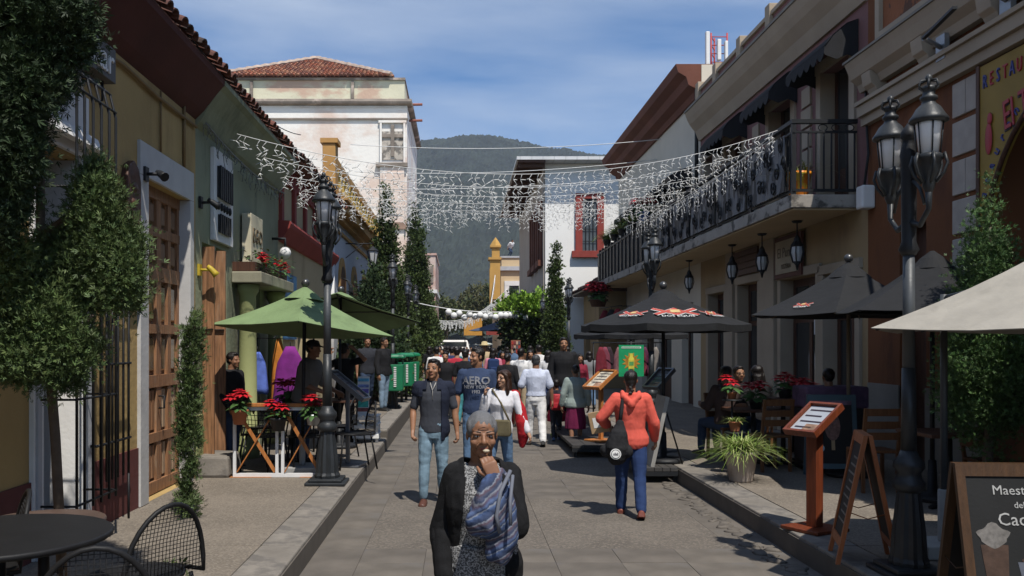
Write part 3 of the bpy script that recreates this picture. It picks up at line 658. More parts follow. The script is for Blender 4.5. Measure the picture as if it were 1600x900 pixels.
MB().box(FR + .2, FR + .26, 11.55, 12.25, HP, 3.4).build('door', dark_wood, b1)
for a, b in ((10.3, 11.55), (12.25, 13.18)): MB().box(FR - .02, FR + .1, a, b, HP - .05, 1.25).build('base_course', greyw, b1)
for za, zb, p_ in ((5.02, 5.14, .1), (5.145, 5.30, .16), (5.305, 5.36, .2)): MB().box(FR - p_, FR + .2, -5, YB + .02, za, zb).build('moulding', trim, b1)
MB().prism([(FR + .2, 5.52), (FR - .10, 5.52), (FR - .14, 5.62), (FR - .24, 5.70), (FR - .29, 5.84), (FR - .33, 5.93), (FR + .2, 5.93)], 'y', -5, YB + .05).build('cornice', trim, b1)
MB().box(FR - .35, FR + .2, -5, YB + .07, 5.935, 5.97).build('cornice_cap', greyw, b1)
for yc in (12.75, 11.35, 9.9, 8.4):
    MB().prism([(FR + .05, 5.365), (FR - .12, 5.37), (FR - .16, 5.45), (FR - .22, 5.5), (FR - .24, 5.6), (FR - .25, 5.68), (FR + .05, 5.68)], 'y', yc - .13, yc + .13).build('bracket', trim, b1, bevel=.01)
    MB().box(FR - .06, FR + .1, yc - .6 - .5, yc - .6 + .35, 5.40, 5.43).build('moulding', trim, b1)
for k in range(4):
    ya = YB - .25 - (k + 1) * 2.4; at = MB()
    at.box(FR - .1, FR - .02, ya, ya + .12, 6.1, 6.95); at.box(FR - .1, FR - .02, ya + 2.1, ya + 2.22, 6.1, 6.95); at.box(FR - .1, FR - .02, ya + .12, ya + 2.1, 6.1, 6.22); at.box(FR - .1, FR - .02, ya + .12, ya + 2.1, 6.83, 6.95)
    at.build('attic_frame', trim, b1); MB().box(FR - .04, FR - .003, ya + .12, ya + 2.1, 6.22, 6.83).build('attic_panel', peel, b1)
MB().box(FR - .05, FR + .4, -5, YB, 7.0, 7.15).build('parapet_cap', trim, b1)
for k in range(6):
    z0 = 2.2 + k * .47; n_ = 2 if k % 2 else 1
    for j in range(n_): MB().box(FR - .03, FR + .05, 10.32 + j * .29, 10.32 + (.57 if n_ == 1 else .28) + j * .29, z0, z0 + .41).build('quoin', M('quoin_stone', (.40, .35, .30), .88, .1), b1, bevel=.01)
# arched yellow sign panel
sgp = thing('arched_sign', 'yellow arched restaurant sign lettered RESTAURANT El Tesoro over the dark doorway', 'sign', (FR, 8.4, 2.83))
yc, zc, r_ = 8.4, 2.83, 1.75
pl = [(10.25, zc - .6), (10.25, 4.98), (6.5, 4.98), (6.5, zc - .6), (yc - r_, zc - .6)] + [(yc - r_ * math.cos(math.pi * i / 20), zc + r_ * math.sin(math.pi * i / 20)) for i in range(21)] + [(yc + r_, zc - .6)]
MB().prism(pl, 'x', FR - .06, FR - .003).build('panel', M('sign_yellow', (.30, .19, .03), .6, .15, 2, .05), sgp)
MB().tube([(FR - .065, yc - r_ * math.cos(math.pi * i / 20), zc + r_ * math.sin(math.pi * i / 20)) for i in range(21)], .03, 6).build('arch_trim', dark_wood, sgp)
MB().box(FR - .075, FR - .005, 10.25, 10.31, zc - .6, 5.0).build('frame', dark_wood, sgp)
RT = (R(90), 0, R(-90)); lred = M('letter_red', (.38, .04, .05), .5); lblu = M('letter_blue', (.05, .06, .22), .5); ldk = M('letter_dark', (.03, .02, .03), .5)
for k, ch in enumerate('RESTAURANT'): text(ch, .22, lred if k % 2 else lblu, sgp, (FR - .066, 10.14 - k * .125, 4.78), RT, ext=.01).scale = (.62, 1, 1)
for q, (mt_, dz) in enumerate(((ldk, -.02), (lred, 0))): text('El Tesoro', .46, mt_, sgp, (FR - .065 - q * .012, 9.25 - q * .02, 4.36 + dz), (Matrix.Rotation(R(-90), 3, 'Z') @ Matrix.Rotation(R(90), 3, 'X') @ Matrix.Rotation(R(8), 3, 'Z')).to_euler(), ext=.006).scale = (.62, 1, 1)
MB().ball((FR - .075, 10.06, 4.12), (.012, .07, .18), 8, 8).ball((FR - .075, 10.04, 4.34), (.012, .05, .07), 8, 6).build('figure_emblem', lred, sgp)
for k, ch in enumerate('restaurante mexicano y antojitos'):
    a = math.pi * (.06 + .88 * k / 31); c_, s_ = -math.cos(a), math.sin(a)
    o = text(ch, .16, lblu, sgp, (FR - .066, yc - c_ * (r_ + .14), zc + s_ * (r_ + .14)), (R(90), 0, R(-90)), ext=.008)
    o.rotation_euler = (Matrix.Rotation(R(-90), 3, 'Z') @ Matrix.Rotation(R(90), 3, 'X') @ Matrix.Rotation(math.pi / 2 - a, 3, 'Z')).to_euler()
for yy, zz, lb in ((10.9, 5.42, 'dark iron flag arm on the cream moulding, farther and lower of two'), (9.6, 5.5, 'dark iron flag arm on the cream moulding, nearer and higher of two')):
    fa = thing('flag_arm', lb, 'bracket', (FR, yy, zz)); x0 = FR - .15
    MB().tube([(x0, yy, zz), (x0 - .35, yy - .25, zz + .03)], .03, 6).build('socket', M('galvanised', (.35, .36, .37), .45, .1, 8, .05, metal=.7), fa)
    MB().box(x0 - .02, x0 + .04, yy - .1, yy + .1, zz - .15, zz + .15).build('plate', MATS['galvanised'], fa)
    MB().bar((x0 - .35, yy - .25, zz + .03), (x0 - .5, yy - 1.2, zz + .04), .05, .03).build('arm', iron, fa)

# ---- balcony building
b2 = thing('balcony_building', 'mauve and cream two storey building with long black balcony and cream cornice', 'building', (FR, 18, 0))
YC = 22.4; BZ = 3.85; BX = 4.93
gh = [(13.55, 14.75, HP, 2.95), (15.05, 16.7, HP, 3.0), (18.0, 19.3, HP, 3.08), (20.3, 21.6, HP, 3.0)]
uh = [(13.75, 14.85, 4.06, 6.3), (16.2, 17.35, 4.06, 6.3), (19.0, 20.2, 4.06, 6.3), (21.2, 22.0, 4.06, 6.3)]
wallx(MB(), FR, FR + .45, YB + .002, YC, HP - .1, BZ, gh).build('lower_wall', crw, b2)
mb = wallx(MB(), FR, FR + .45, YB + .002, YC, BZ + .002, 7.0, uh); mb.box(FR + .45, 15, YC - .3, YC - .01, 0, 7.6).build('upper_wall', mauve, b2)
MB().box(FR, 15, YB, YC, 7.2, 7.55).build('roof', greyw, b2); MB().box(FR + 2.4, FR + 2.6, YB, YC, .1, 7).build('room_darkness', dark_in, b2)
for ya, yb, za, zb in gh:
    sr = MB(); sr.box(FR - .05, FR + .2, ya - .16, ya + .005, za, zb); sr.box(FR - .05, FR + .2, yb - .005, yb + .16, za, zb); sr.box(FR - .06, FR + .2, ya - .18, yb + .18, zb + .002, zb + .16)
    sr.build('door_surround', trim, b2, bevel=.008)
for (ya, yb, za, zb), kind in zip(gh, 'gpgp'):
    d = MB().box(FR + .2, FR + .25, ya, ya + .1, za, zb).box(FR + .2, FR + .25, yb - .1, yb, za, zb).box(FR + .2, FR + .25, (ya + yb) / 2 - .06, (ya + yb) / 2 + .06, za, zb)
    d.box(FR + .201, FR + .249, ya + .1, yb - .1, zb - .14, zb - .002).box(FR + .201, FR + .249, ya + .1, yb - .1, 2.2, 2.3).box(FR + .201, FR + .249, ya + .1, yb - .1, za, za + .7)
    d = d.build('door', dark_wood, b2)
    for s_ in (0, 1):
        m_ = (ya + yb) / 2; a_, c_ = (ya + .1, m_ - .06) if s_ == 0 else (m_ + .06, yb - .1)
        MB().box(FR + .22, FR + .23, a_, c_, za + .7, 2.2).build('pane', glass, d); MB().box(FR + .22, FR + .23, a_, c_, 2.3, zb - .14).build('pane', glass, d)
for lb, yy, zz, mt_ in (('white paper notice on the glass of the cafe door', 15.45, 2.15, white_paint), ('blue paper notice lower on the glass of the cafe door', 15.4, 1.65, M('blue_paper', (.05, .13, .32), .6))):
    nn = tag(MB().box(FR + .17, FR + .18, yy - .2, yy + .2, zz - .17, zz + .17).build('paper_notice', mt_, origin=(FR + .17, yy, zz)), lb, 'notice')
    for k in range(3): MB().box(FR + .166, FR + .1695, yy - .14, yy + .14 - .05 * k, zz + .08 - k * .08, zz + .10 - k * .08).build('print', ldk, nn)
for yy in (17.1, 17.5): pass
MB().box(FR - .09, FR + .1, 16.95, 17.75, HP, BZ - .003).build('pilaster', trim, b2, bevel=.01)
MB().box(FR - .07, FR + .1, 19.6, 20.1, HP, BZ - .003).build('pilaster', trim, b2, bevel=.01)
for ya, yb, za, zb in uh:
    sr = MB(); sr.box(FR - .05, FR + .2, ya - .18, ya + .005, za, zb); sr.box(FR - .05, FR + .2, yb - .005, yb + .18, za, zb); sr.box(FR - .06, FR + .2, ya - .2, yb + .2, zb + .002, zb + .18)
    sr.build('window_surround', trim, b2, bevel=.008)
    d = MB().box(FR + .2, FR + .25, ya, ya + .09, za, zb).box(FR + .2, FR + .25, yb - .09, yb, za, zb).box(FR + .2, FR + .25, (ya + yb) / 2 - .05, (ya + yb) / 2 + .05, za, zb).box(FR + .2, FR + .248, ya + .09, yb - .09, za, za + .6).build('balcony_door', dark_wood, b2)
    MB().box(FR + .22, FR + .23, ya + .09, yb - .09, za + .6, zb).build('pane', glass, d)
for yc in (15.5, 18.15, 20.75):                      # quoined strips between windows
    for k in range(6): MB().box(FR - .04, FR + .1, yc - .22 + .03 * (k % 2), yc + .22 - .03 * (k % 2), 4.12 + k * .36, 4.44 + k * .36).build('quoin', trim, b2, bevel=.01)
MB().prism([(FR + .2, 6.88), (FR - .05, 6.88), (FR - .1, 7.0), (FR - .14, 7.1), (FR - .28, 7.28), (FR - .34, 7.4), (FR - .4, 7.56), (FR + .2, 7.56)], 'y', YB + .01, YC).build('cornice', trim, b2)
MB().box(FR - .42, FR + .2, YB + .01, YC, 7.565, 7.62).build('cornice_cap', greyw, b2)
MB().box(FR - .08, FR + .15, YB + .01, YC, 7.62, 8.05).build('parapet', mauve, b2); MB().box(FR - .13, FR + .2, YB + .01, YC, 8.052, 8.13).build('parapet_cap', trim, b2)
for yc in (13.5, 15.3, 17.1, 18.9, 20.7, 22.2): MB().box(FR - .16, FR + .22, yc - .13, yc + .13, 7.621, 8.28).build('parapet_post', trim, b2, bevel=.012)
# balcony
slabb = M('balcony_slab', (.34, .31, .27), .9, .2, 2, .4, 18, .01, stain=(.05, .045, .04), st=(.5, .62), sscale=(2.5, 2.5, 3.5))
ceil = M('balcony_ceiling', (.56, .43, .26), .9, .08, 1.4, .1)
YD = 23.05
MB().box(BX, FR - .001, 13.38, YD, BZ, BZ + .2).build('balcony', slabb, b2, bevel=.012); MB().box(BX + .05, FR - .06, 13.42, YD, BZ - .025, BZ - .003).build('balcony_ceiling', ceil, b2)
rl = thing('balcony_railing', 'long black iron balcony railing with grey weathered panels and black scrolls', 'railing', (BX, 18, BZ + .2))
MB().box(BX + .02, BX + .1, 13.4, YD, 5.12, 5.18).box(BX + .1, FR - .06, 13.4, 13.48, 5.12, 5.18).build('top_rail', iron, rl)
MB().box(BX + .04, BX + .08, 13.4, YD, 4.1, 4.14).box(BX + .08, FR - .06, 13.42, 13.46, 4.1, 4.14).box(BX + .04, BX + .08, 13.4, YD, 4.98, 5.01).box(BX + .08, FR - .06, 13.42, 13.46, 4.98, 5.01).build('rail', iron, rl)
bar = MB().box(-.011, .011, -.011, .011, 0, .84).mesh('baluster'); bar.materials.append(iron)
y = 13.44; ys_ = []
while y < YD: ys_.append((BX + .06, y)); y += .115
x = BX + .17
while x < FR - .08: ys_.append((x, 13.44)); x += .115
for x_, y_ in ys_:
    o = bpy.data.objects.new('baluster', bar); COL.objects.link(o); o.parent = rl; o.location = Vector((x_, y_, 4.141)) - OFF[rl.name]
for k in range(6): MB().box(BX + .03, BX + .09, 13.41 + k * 1.92, 13.47 + k * 1.92, BZ + .2, 5.12).build('post', iron, rl)
shm = M('grey_screen', (.14, .145, .155), .6, .18, 1.5, .2, 20, .006, stain=(.012, .012, .014), st=(.49, .505), sscale=(3, 3.6, 1.3))
for k in range(5):
    ya = 13.62 + k * 1.92
    mb = MB(); pts = []; n = 14
    for i in range(n + 1):
        yy = ya + (1.74) * i / n; pts.append((BX - .006 + .008 * math.sin(i * 2.1 + k), yy))
    mb.add([(x_, y_, z_) for x_, y_ in pts for z_ in (4.13, 4.99)], [(2 * i, 2 * i + 2, 2 * i + 3, 2 * i + 1) for i in range(n)])
    o = mb.build('screen_panel', shm, rl); md = o.modifiers.new('s', 'SOLIDIFY'); md.thickness = .008
scr = MB()
for k in range(58):
    yy = 13.6 + k * .16; zc_ = 4.55 + .3 * math.sin(k * 1.7)
    scr.tube([(BX - .03, yy + .11 * (1 - t / 14) * math.cos(t * .75 + k), zc_ + .14 * (1 - t / 14) * math.sin(t * .75 + k)) for t in range(14)], .013, 4)
o = scr.build('scrollwork', iron, rl); o['kind'] = 'stuff'
for k in range(3): MB().tube([(BX + .5 + k * .2 + .07 * math.cos(t * .8), 13.44, 5.06 + .05 * math.sin(t * .8)) for t in range(9)], .008, 4).build('scroll', iron, rl)
# awnings
def awning(y0, y1, z, out, label):
    o = thing('window_awning', label, 'awning', (FR, (y0 + y1) / 2, z), group='black scalloped awnings over the balcony doors')
    mb = MB(); n = 12; prof = [(FR - .01, z + .42), (FR - out * .35, z + .36), (FR - out * .75, z + .18), (FR - out, z)]
    vs = [(x_, y0 + (y1 - y0) * i / n, z_) for i in range(n + 1) for x_, z_ in prof]; fs = [(4 * i + j, 4 * i + j + 1, 4 * i + j + 5, 4 * i + j + 4) for i in range(n) for j in range(3)]
    mb.add(vs, fs, True); c = mb.build('canopy', black_cloth, o); md = c.modifiers.new('s', 'SOLIDIFY'); md.thickness = .012
    sc_ = MB(); m = max(4, round((y1 - y0) / .28)); pts = []
    for i in range(m * 6 + 1): pts.append((y0 + (y1 - y0) * i / (m * 6), z - .1 - .09 * abs(math.sin(math.pi * i / 6))))
    sc_.add([(FR - out, y_, z) for y_, _ in pts] + [(FR - out - .01, y_, z_) for y_, z_ in pts], [(i, i + 1, len(pts) + i + 1, len(pts) + i) for i in range(len(pts) - 1)])
    q = sc_.build('valance', black_cloth, o); md = q.modifiers.new('s', 'SOLIDIFY'); md.thickness = .01
    for yy in (y0, y1):
        sv = MB(); sv.add([(FR - .01, yy, z + .42), (FR - out * .35, yy, z + .36), (FR - out * .75, yy, z + .18), (FR - out, yy, z), (FR - out, yy, z - .12), (FR - out * .66, yy, z - .19), (FR - out * .33, yy, z - .12), (FR - .01, yy, z - .19)], [tuple(range(8))])
        q = sv.build('side_cloth', black_cloth, o); md = q.modifiers.new('s', 'SOLIDIFY'); md.thickness = .01
for a, b, lb in ((13.5, 15.1, 'black scalloped awning over the balcony door nearest the brown restaurant'), (15.95, 17.6, 'black scalloped awning over the middle balcony door'), (18.75, 20.5, 'black scalloped awning over the far balcony door')): awning(a, b, 6.3, .52, lb)
# lanterns under the balcony, wall signs, hanging details
def hang_lantern(x, y, label):
    o = thing('hanging_lantern', label, 'lantern', (x, y, BZ - .03), group='black lanterns hanging under the balcony'); z = BZ - .03
    MB().lathe([(.09, z), (.07, z - .03), (.01, z - .04)], (x, y, 0), 10).build('ceiling_rose', iron, o)
    MB().tube([(x, y, z - .03), (x, y, z - .25)], .012, 5).build('chain', iron, o)
    MB().lathe([(.01, z - .22), (.05, z - .28), (.06, z - .33), (.11, z - .40), (.10, z - .42)], (x, y, 0), 8, False).build('cap', iron, o)
    MB().lathe([(.085, z - .42), (.095, z - .52), (.06, z - .66)], (x, y, 0), 8, False).build('glass', M('lamp_glass', (.55, .55, .55), .3, .1, 4, 0), o)
    for k in range(6):
        c_, s_ = math.cos(k * math.pi / 3), math.sin(k * math.pi / 3); MB().tube([(x + .10 * c_, y + .10 * s_, z - .42), (x + .115 * c_, y + .115 * s_, z - .52), (x + .07 * c_, y + .07 * s_, z - .68)], .010, 4).build('rib', iron, o)
    MB().lathe([(.075, z - .66), (.03, z - .72), (.012, z - .80)], (x, y, 0), 8).build('finial', iron, o)
for y_, lb in ((14.6, 'black lantern under the balcony, nearest, right of the cream wall sign'), (16.3, 'black lantern under the balcony, left of the cream wall sign'), (18.1, 'black lantern under the balcony, above the dark doorway'), (21.5, 'black lantern hanging under the far end of the balcony')): hang_lantern(5.48, y_, lb)
sg = thing('scroll_sign', 'cream scroll lettered wall sign in a dark frame under the balcony', 'sign', (FR, 16.1, 3.1))
MB().box(FR - .1, FR - .052, 15.55, 16.85, 3.02, 3.78).build('frame', M('maroon_frame', (.10, .03, .02), .6), sg); MB().box(FR - .12, FR - .102, 15.65, 16.75, 3.1, 3.7).build('panel', M('parchment', (.42, .36, .26), .7, .2, 3), sg)
text('El Punto', .26, M('brown_letter'), sg, (FR - .125, 16.2, 3.47), RT); text('PIZZERIA', .12, M('brown_letter'), sg, (FR - .125, 16.2, 3.22), RT)
sg = thing('plank_sign', 'brown plank sign above the dark doorway under the balcony', 'sign', (FR, 18.6, 3.2))
for k in range(4): MB().box(FR - .1, FR - .062, 17.85, 19.4, 3.26 + k * .13, 3.38 + k * .13).build('plank', dark_wood, sg, bevel=.005)
# second balcony, cream building behind it
b3 = thing('cream_building', 'tall cream building with a deep brown cornice behind the balcony building', 'building', (FR, 28, 0))
cream2 = M('cream_side', (.62, .56, .46), .88, .08, 1, .2, 12, .012, stain=(.46, .40, .32), st=(.58, .8)); bcor = M('brown_cornice', (.15, .055, .035), .85, .2, 1.2, .25, 12, .02)
YE = 34.2
uh2 = [(23.6, 24.9, 4.06, 6.2), (26.2, 27.5, 4.06, 6.2), (28.8, 30.1, 4.06, 6.2), (31.4, 32.6, 4.06, 6.2)]; gh2 = [(23.2, 24.4, HP, 2.9), (25.6, 27.2, HP, 2.9), (28.6, 29.8, HP, 2.9), (31, 32.2, HP, 2.9)]
wallx(MB(), FR + .02, FR + .45, YC + .003, YE, HP, 8.15, uh2 + gh2).build('wall', cream2, b3)
MB().box(FR + .02, 15, YC + .004, YC + .3, 7.6, 8.8).build('side_wall', cream2, b3); MB().box(FR + .46, 15, YC + .31, YE, 8.3, 8.6).build('roof', greyw, b3)
MB().box(FR + 1.6, FR + 1.8, YC + .31, YE, .1, 8.2).build('room_darkness', dark_in, b3); MB().box(FR + .46, 15, YE - .2, YE, 0, 8.3).build('end_wall', cream2, b3)
MB().prism([(FR + .3, 8.05), (FR - .05, 8.05), (FR - .1, 8.2), (FR - .3, 8.3), (FR - .36, 8.5), (FR - .56, 8.62), (FR - .62, 8.82), (FR + .3, 8.82)], 'y', YC + .02, YE).build('cornice', bcor, b3)
for ya, yb, za, zb in uh2 + gh2:
    d = MB().box(FR + .2, FR + .26, ya, ya + .1, za, zb).box(FR + .2, FR + .26, yb - .1, yb, za, zb).box(FR + .2, FR + .258, ya + .1, yb - .1, za, za + .7).build('door', dark_wood, b3); MB().box(FR + .22, FR + .24, ya + .1, yb - .1, za + .7, zb).build('pane', glass, d)
for a, b, lb in ((23.3, 25.2, 'black awning on the cream building, first past the downpipe'), (25.9, 27.8, 'black awning on the cream building, middle one'), (28.5, 30.4, 'black awning on the cream building, farthest one')): awning(a, b, 6.0, .8, lb)
MB().box(BX, FR - .001, YD + .01, 32.4, BZ, BZ + .2).build('balcony', slabb, b3); MB().box(BX + .05, FR - .06, YD + .01, 32.3, BZ - .025, BZ - .003).build('balcony_ceiling', ceil, b3)
r2 = thing('far_balcony_railing', 'solid black far balcony railing topped with plant pots', 'railing', (BX, 27, BZ + .2))
for k in range(15):
    ya = YD + .1 + k * .62; MB().box(BX + .02, BX + .08, ya, ya + .56, 4.07, 4.98).build('panel', iron, r2); MB().box(BX - .02, BX + .12, ya - .05, ya + .05, 4.06, 5.14).build('post', iron, r2)
MB().box(BX - .01, BX + .11, YD + .1, 32.4, 4.99, 5.05).build('top_rail', iron, r2); MB().box(BX + .09, FR - .06, 32.33, 32.4, 4.06, 5.1).build('end_panel', iron, r2)
MB().tube([(FR - .08, YC + .1, 5.2), (FR - .08, YC + .1, 8.6)], .05, 8).build('downpipe', iron, b3)
# antenna
an = thing('antenna_mast', 'small red lattice antenna mast with white panels on the cream roof', 'antenna', (6.75, 23.6, 8.6)); redm = M('red_steel', (.42, .05, .04), .5)
ax_, ay_ = 6.75, 23.6
for dx, dy in ((-.2, -.15), (.22, -.15), (0, .25)):
    MB().tube([(ax_ + dx, ay_ + dy, 8.55), (ax_ + dx, ay_ + dy, 9.95)], .022, 5).build('leg', redm, an)
for k in range(6):
    z_ = 8.75 + k * .22; MB().tube([(ax_ - .2, ay_ - .15, z_), (ax_ + .22, ay_ - .15, z_ + .0)], .013, 4).tube([(ax_ - .2, ay_ - .15, z_), (ax_, ay_ + .25, z_)], .013, 4).build('brace', redm, an)
for dx, z_ in ((-.32, 8.75), (-.02, 9.2)): MB().box(ax_ + dx - .05, ax_ + dx + .05, ay_ - .3, ay_ - .18, z_, z_ + (1.2 if dx < -.1 else .55)).build('panel', white_paint, an, bevel=.02)
MB().box(ax_ + .12, ax_ + .2, ay_ - .32, ay_ - .2, 9.1, 9.7).build('panel', white_paint, an, bevel=.02)

# ---- low tiled house, white house with the red window, the far yellow house
lo = thing('low_tiled_house', 'low cream shop with a dark tiled eave before the white house', 'house', (5, 34, 0))
wallx(MB(), 5.0, 5.4, YE + .01, 36.4, HP, 3.9, [(34.6, 35.9, HP, 2.5)]).build('wall', crw, lo); MB().box(5.41, 5.5, YE + .02, 36.4, HP, 3.8).build('room_darkness', dark_in, lo)
MB().box(5.0, FR, YE - 1.7, YE, HP, 3.8).build('front_wall', crw, lo)
rf = MB().prism([(4.45, 3.72), (4.45, 3.78), (6.2, 4.75), (6.2, 3.72)], 'y', 32.45, 36.6).build('roof', dark_wood, lo); eave_tiles(rf, 4.42, 3.8, 32.45, 36.6, 1, 4, .5)
wb = thing('white_house', 'white two storey house with a red framed window and grey sheet roof', 'house', (6, 40, 0))
MB().box(3.47, 14, 36.8, 52, 0, 9.2).build('wall', M('bright_white', (.86, .845, .81), .88, .05, .8, .2, 10, .01, stain=(.62, .58, .52), st=(.6, .8)), wb)
MB().box(3.4, 3.468, 36.9, 52, 0, 9.15).build('street_wall', M('taupe_wall', (.38, .32, .27), .88, .1, .8, .2), wb)
MB().hexa([(2.25, 35.95, 9.21), (14.5, 35.95, 9.21), (14.5, 52.5, 9.21), (2.25, 52.5, 9.21)], [(2.25, 35.95, 9.34), (14.5, 35.95, 9.34), (13, 46, 11.0), (5.5, 46, 11.0)]).build('roof', M('sheet_roof', (.62, .62, .62), .6, .08, 2, .2, 8, .02, stripe=(0, 2.2, (.52, .52, .52), .12)), wb)
MB().box(2.3, 3.4, 36.0, 52, 9.12, 9.2).build('soffit', dark_wood, wb)
for k in range(12): MB().box(2.35, 3.4, 36.3 + k * 1.25, 36.42 + k * 1.25, 8.98, 9.118).build('rafter', dark_wood, wb)
wn = MB().box(4.7, 4.98, 36.66, 36.9, 5.62, 7.75).box(5.58, 5.86, 36.66, 36.9, 5.62, 7.75).box(4.7, 5.86, 36.655, 36.9, 7.752, 7.98).box(4.55, 6.0, 36.6, 36.9, 5.35, 5.618).build('window', redp, wb, bevel=.01)
MB().box(4.98, 5.58, 36.76, 36.82, 5.62, 7.75).build('pane', M('dusky_glass', (.10, .12, .14), .15, .3, 2, 0, spec=.7), wn)
for k in range(3): MB().box(4.98 + .13 + k * .15, 5.01 + .13 + k * .15, 36.71, 36.75, 5.63, 7.74).build('bar', iron, wn)
for k in range(3): MB().box(4.99, 5.57, 36.705, 36.712, 6.0 + k * .5, 6.03 + k * .5).build('bar', iron, wn)
for yc in (38.0, 40.2, 42.4):
    wn = MB().box(3.3, 3.41, yc - .75, yc - .5, 5.3, 7.6).box(3.3, 3.41, yc + .5, yc + .75, 5.3, 7.6).box(3.29, 3.41, yc - .75, yc + .75, 7.602, 7.8).box(3.2, 3.41, yc - .85, yc + .85, 5.05, 5.298).build('window', bcor, wb); MB().box(3.38, 3.41, yc - .5, yc + .5, 5.3, 7.6).build('pane', glass, wn)
yf = thing('yellow_far_house', 'far yellow house with an orange corner turret and white framed window', 'house', (4, 77, 0))
MB().box(3.45, 14, 77, 98, 0, 8.1).build('wall', M('pale_ochre', (.60, .45, .27), .88, .08, .6, .15), yf); MB().box(3.2, 14, 76.75, 98, 8.1, 8.45).build('cornice', grey_paint, yf)
MB().box(3.5, 14, 77.05, 98, 8.45, 9.2).build('parapet', MATS['pale_ochre'], yf); MB().box(3.4, 14, 76.95, 98, 9.2, 9.35).build('parapet_cap', grey_paint, yf)
wn = MB().box(3.75, 4.15, 76.9, 77.05, 3.7, 6.8).box(5.0, 5.6, 76.9, 77.05, 3.7, 6.8).box(3.75, 5.6, 76.89, 77.05, 6.802, 7.2).build('window', white_paint, yf); MB().box(4.15, 5.0, 76.96, 77.05, 3.7, 6.8).build('pane', glass, wn)
tu = thing('orange_turret', 'orange yellow turret with pointed cap at the corner of the far house', 'turret', (3.0, 76.5, 0)); ot = M('orange_paint', (.50, .29, .08), .8, .12, 1)
MB().box(2.5, 3.35, 76, 77.2, 5.6, 8.95).build('shaft', ot, tu); MB().box(2.35, 3.44, 75.85, 77.3, 8.95, 9.15).build('ledge', ot, tu); MB().box(2.65, 3.3, 76.1, 77.1, 9.15, 10.0).build('belfry', ot, tu)
MB().box(2.5, 3.4, 75.95, 77.2, 10.0, 10.15).build('ledge', ot, tu); MB().lathe([(.5, 10.15), (.3, 10.5), (.02, 10.9)], (2.97, 76.55, 0), 4, False).build('cap', ot, tu)
MB().box(2.45, 2.7, 75.9, 77, 5.2, 8.2).build('buttress', ot, tu)
fr = thing('far_right_house', 'cream low house at the far right end of the street', 'house', (8, 64, 0)); MB().box(4.6, 14, 53, 76, 0, 5.2).build('wall', crm, fr)
MB().prism([(4.1, 5.2), (15, 5.2), (9.5, 7.6)], 'y', 52.8, 76).build('roof', tilem[0], fr)
# ------------------------------------------------------------------ street lamps
lampm = M('lamp_post_paint', (.022, .025, .028), .45, .25, 8, .2, 40, spec=.4, stain=(.05, .053, .053), st=(.55, .7))
pole_m = M('grey_pole', (.05, .056, .062), .5, .2, 6, .15, 40, spec=.5, stain=(.07, .07, .07), st=(.55, .7))
frost = M('frosted_lamp_glass', (.80, .81, .83), .35, .05, 4, 0)
lp = thing('street_lamp', 'x', 'street lamp')
mb = MB(); mb.box(-.23, .23, -.23, .23, 0, .035).box(-.19, .19, -.19, .19, .036, .07); mb.build('plinth', lampm, lp, bevel=.01)
prof = [(.145, .07), (.15, .10), (.135, .13), (.125, .3), (.10, .5), (.085, .6)]; n = 24
rings = [[(r_ * (1 if i % 2 else .9) * math.cos(2 * math.pi * i / n), r_ * (1 if i % 2 else .9) * math.sin(2 * math.pi * i / n), z) for i in range(n)] for r_, z in prof]
MB().loft(rings, smooth=False).lathe([(.085, .60), (.115, .63), (.12, .67), (.095, .70), (.085, .74), (.115, .78), (.11, .82), (.075, .86), (.06, .9)], n=20).build('base', lampm, lp)
MB().lathe([(.058, .9), (.05, 1.5)], n=14).build('lower_shaft', lampm, lp)
MB().lathe([(.046, 1.5), (.042, 2.32)], n=14).build('shaft', pole_m, lp)
MB().lathe([(.05, 2.32), (.075, 2.36), (.052, 2.42), (.054, 2.6), (.056, 2.85), (.058, 2.95), (.06, 3.0), (.065, 3.05), (.05, 3.12), (.045, 3.16), (.06, 3.18), (.055, 3.22), (.012, 3.28)], n=14).build('head_column', iron, lp)
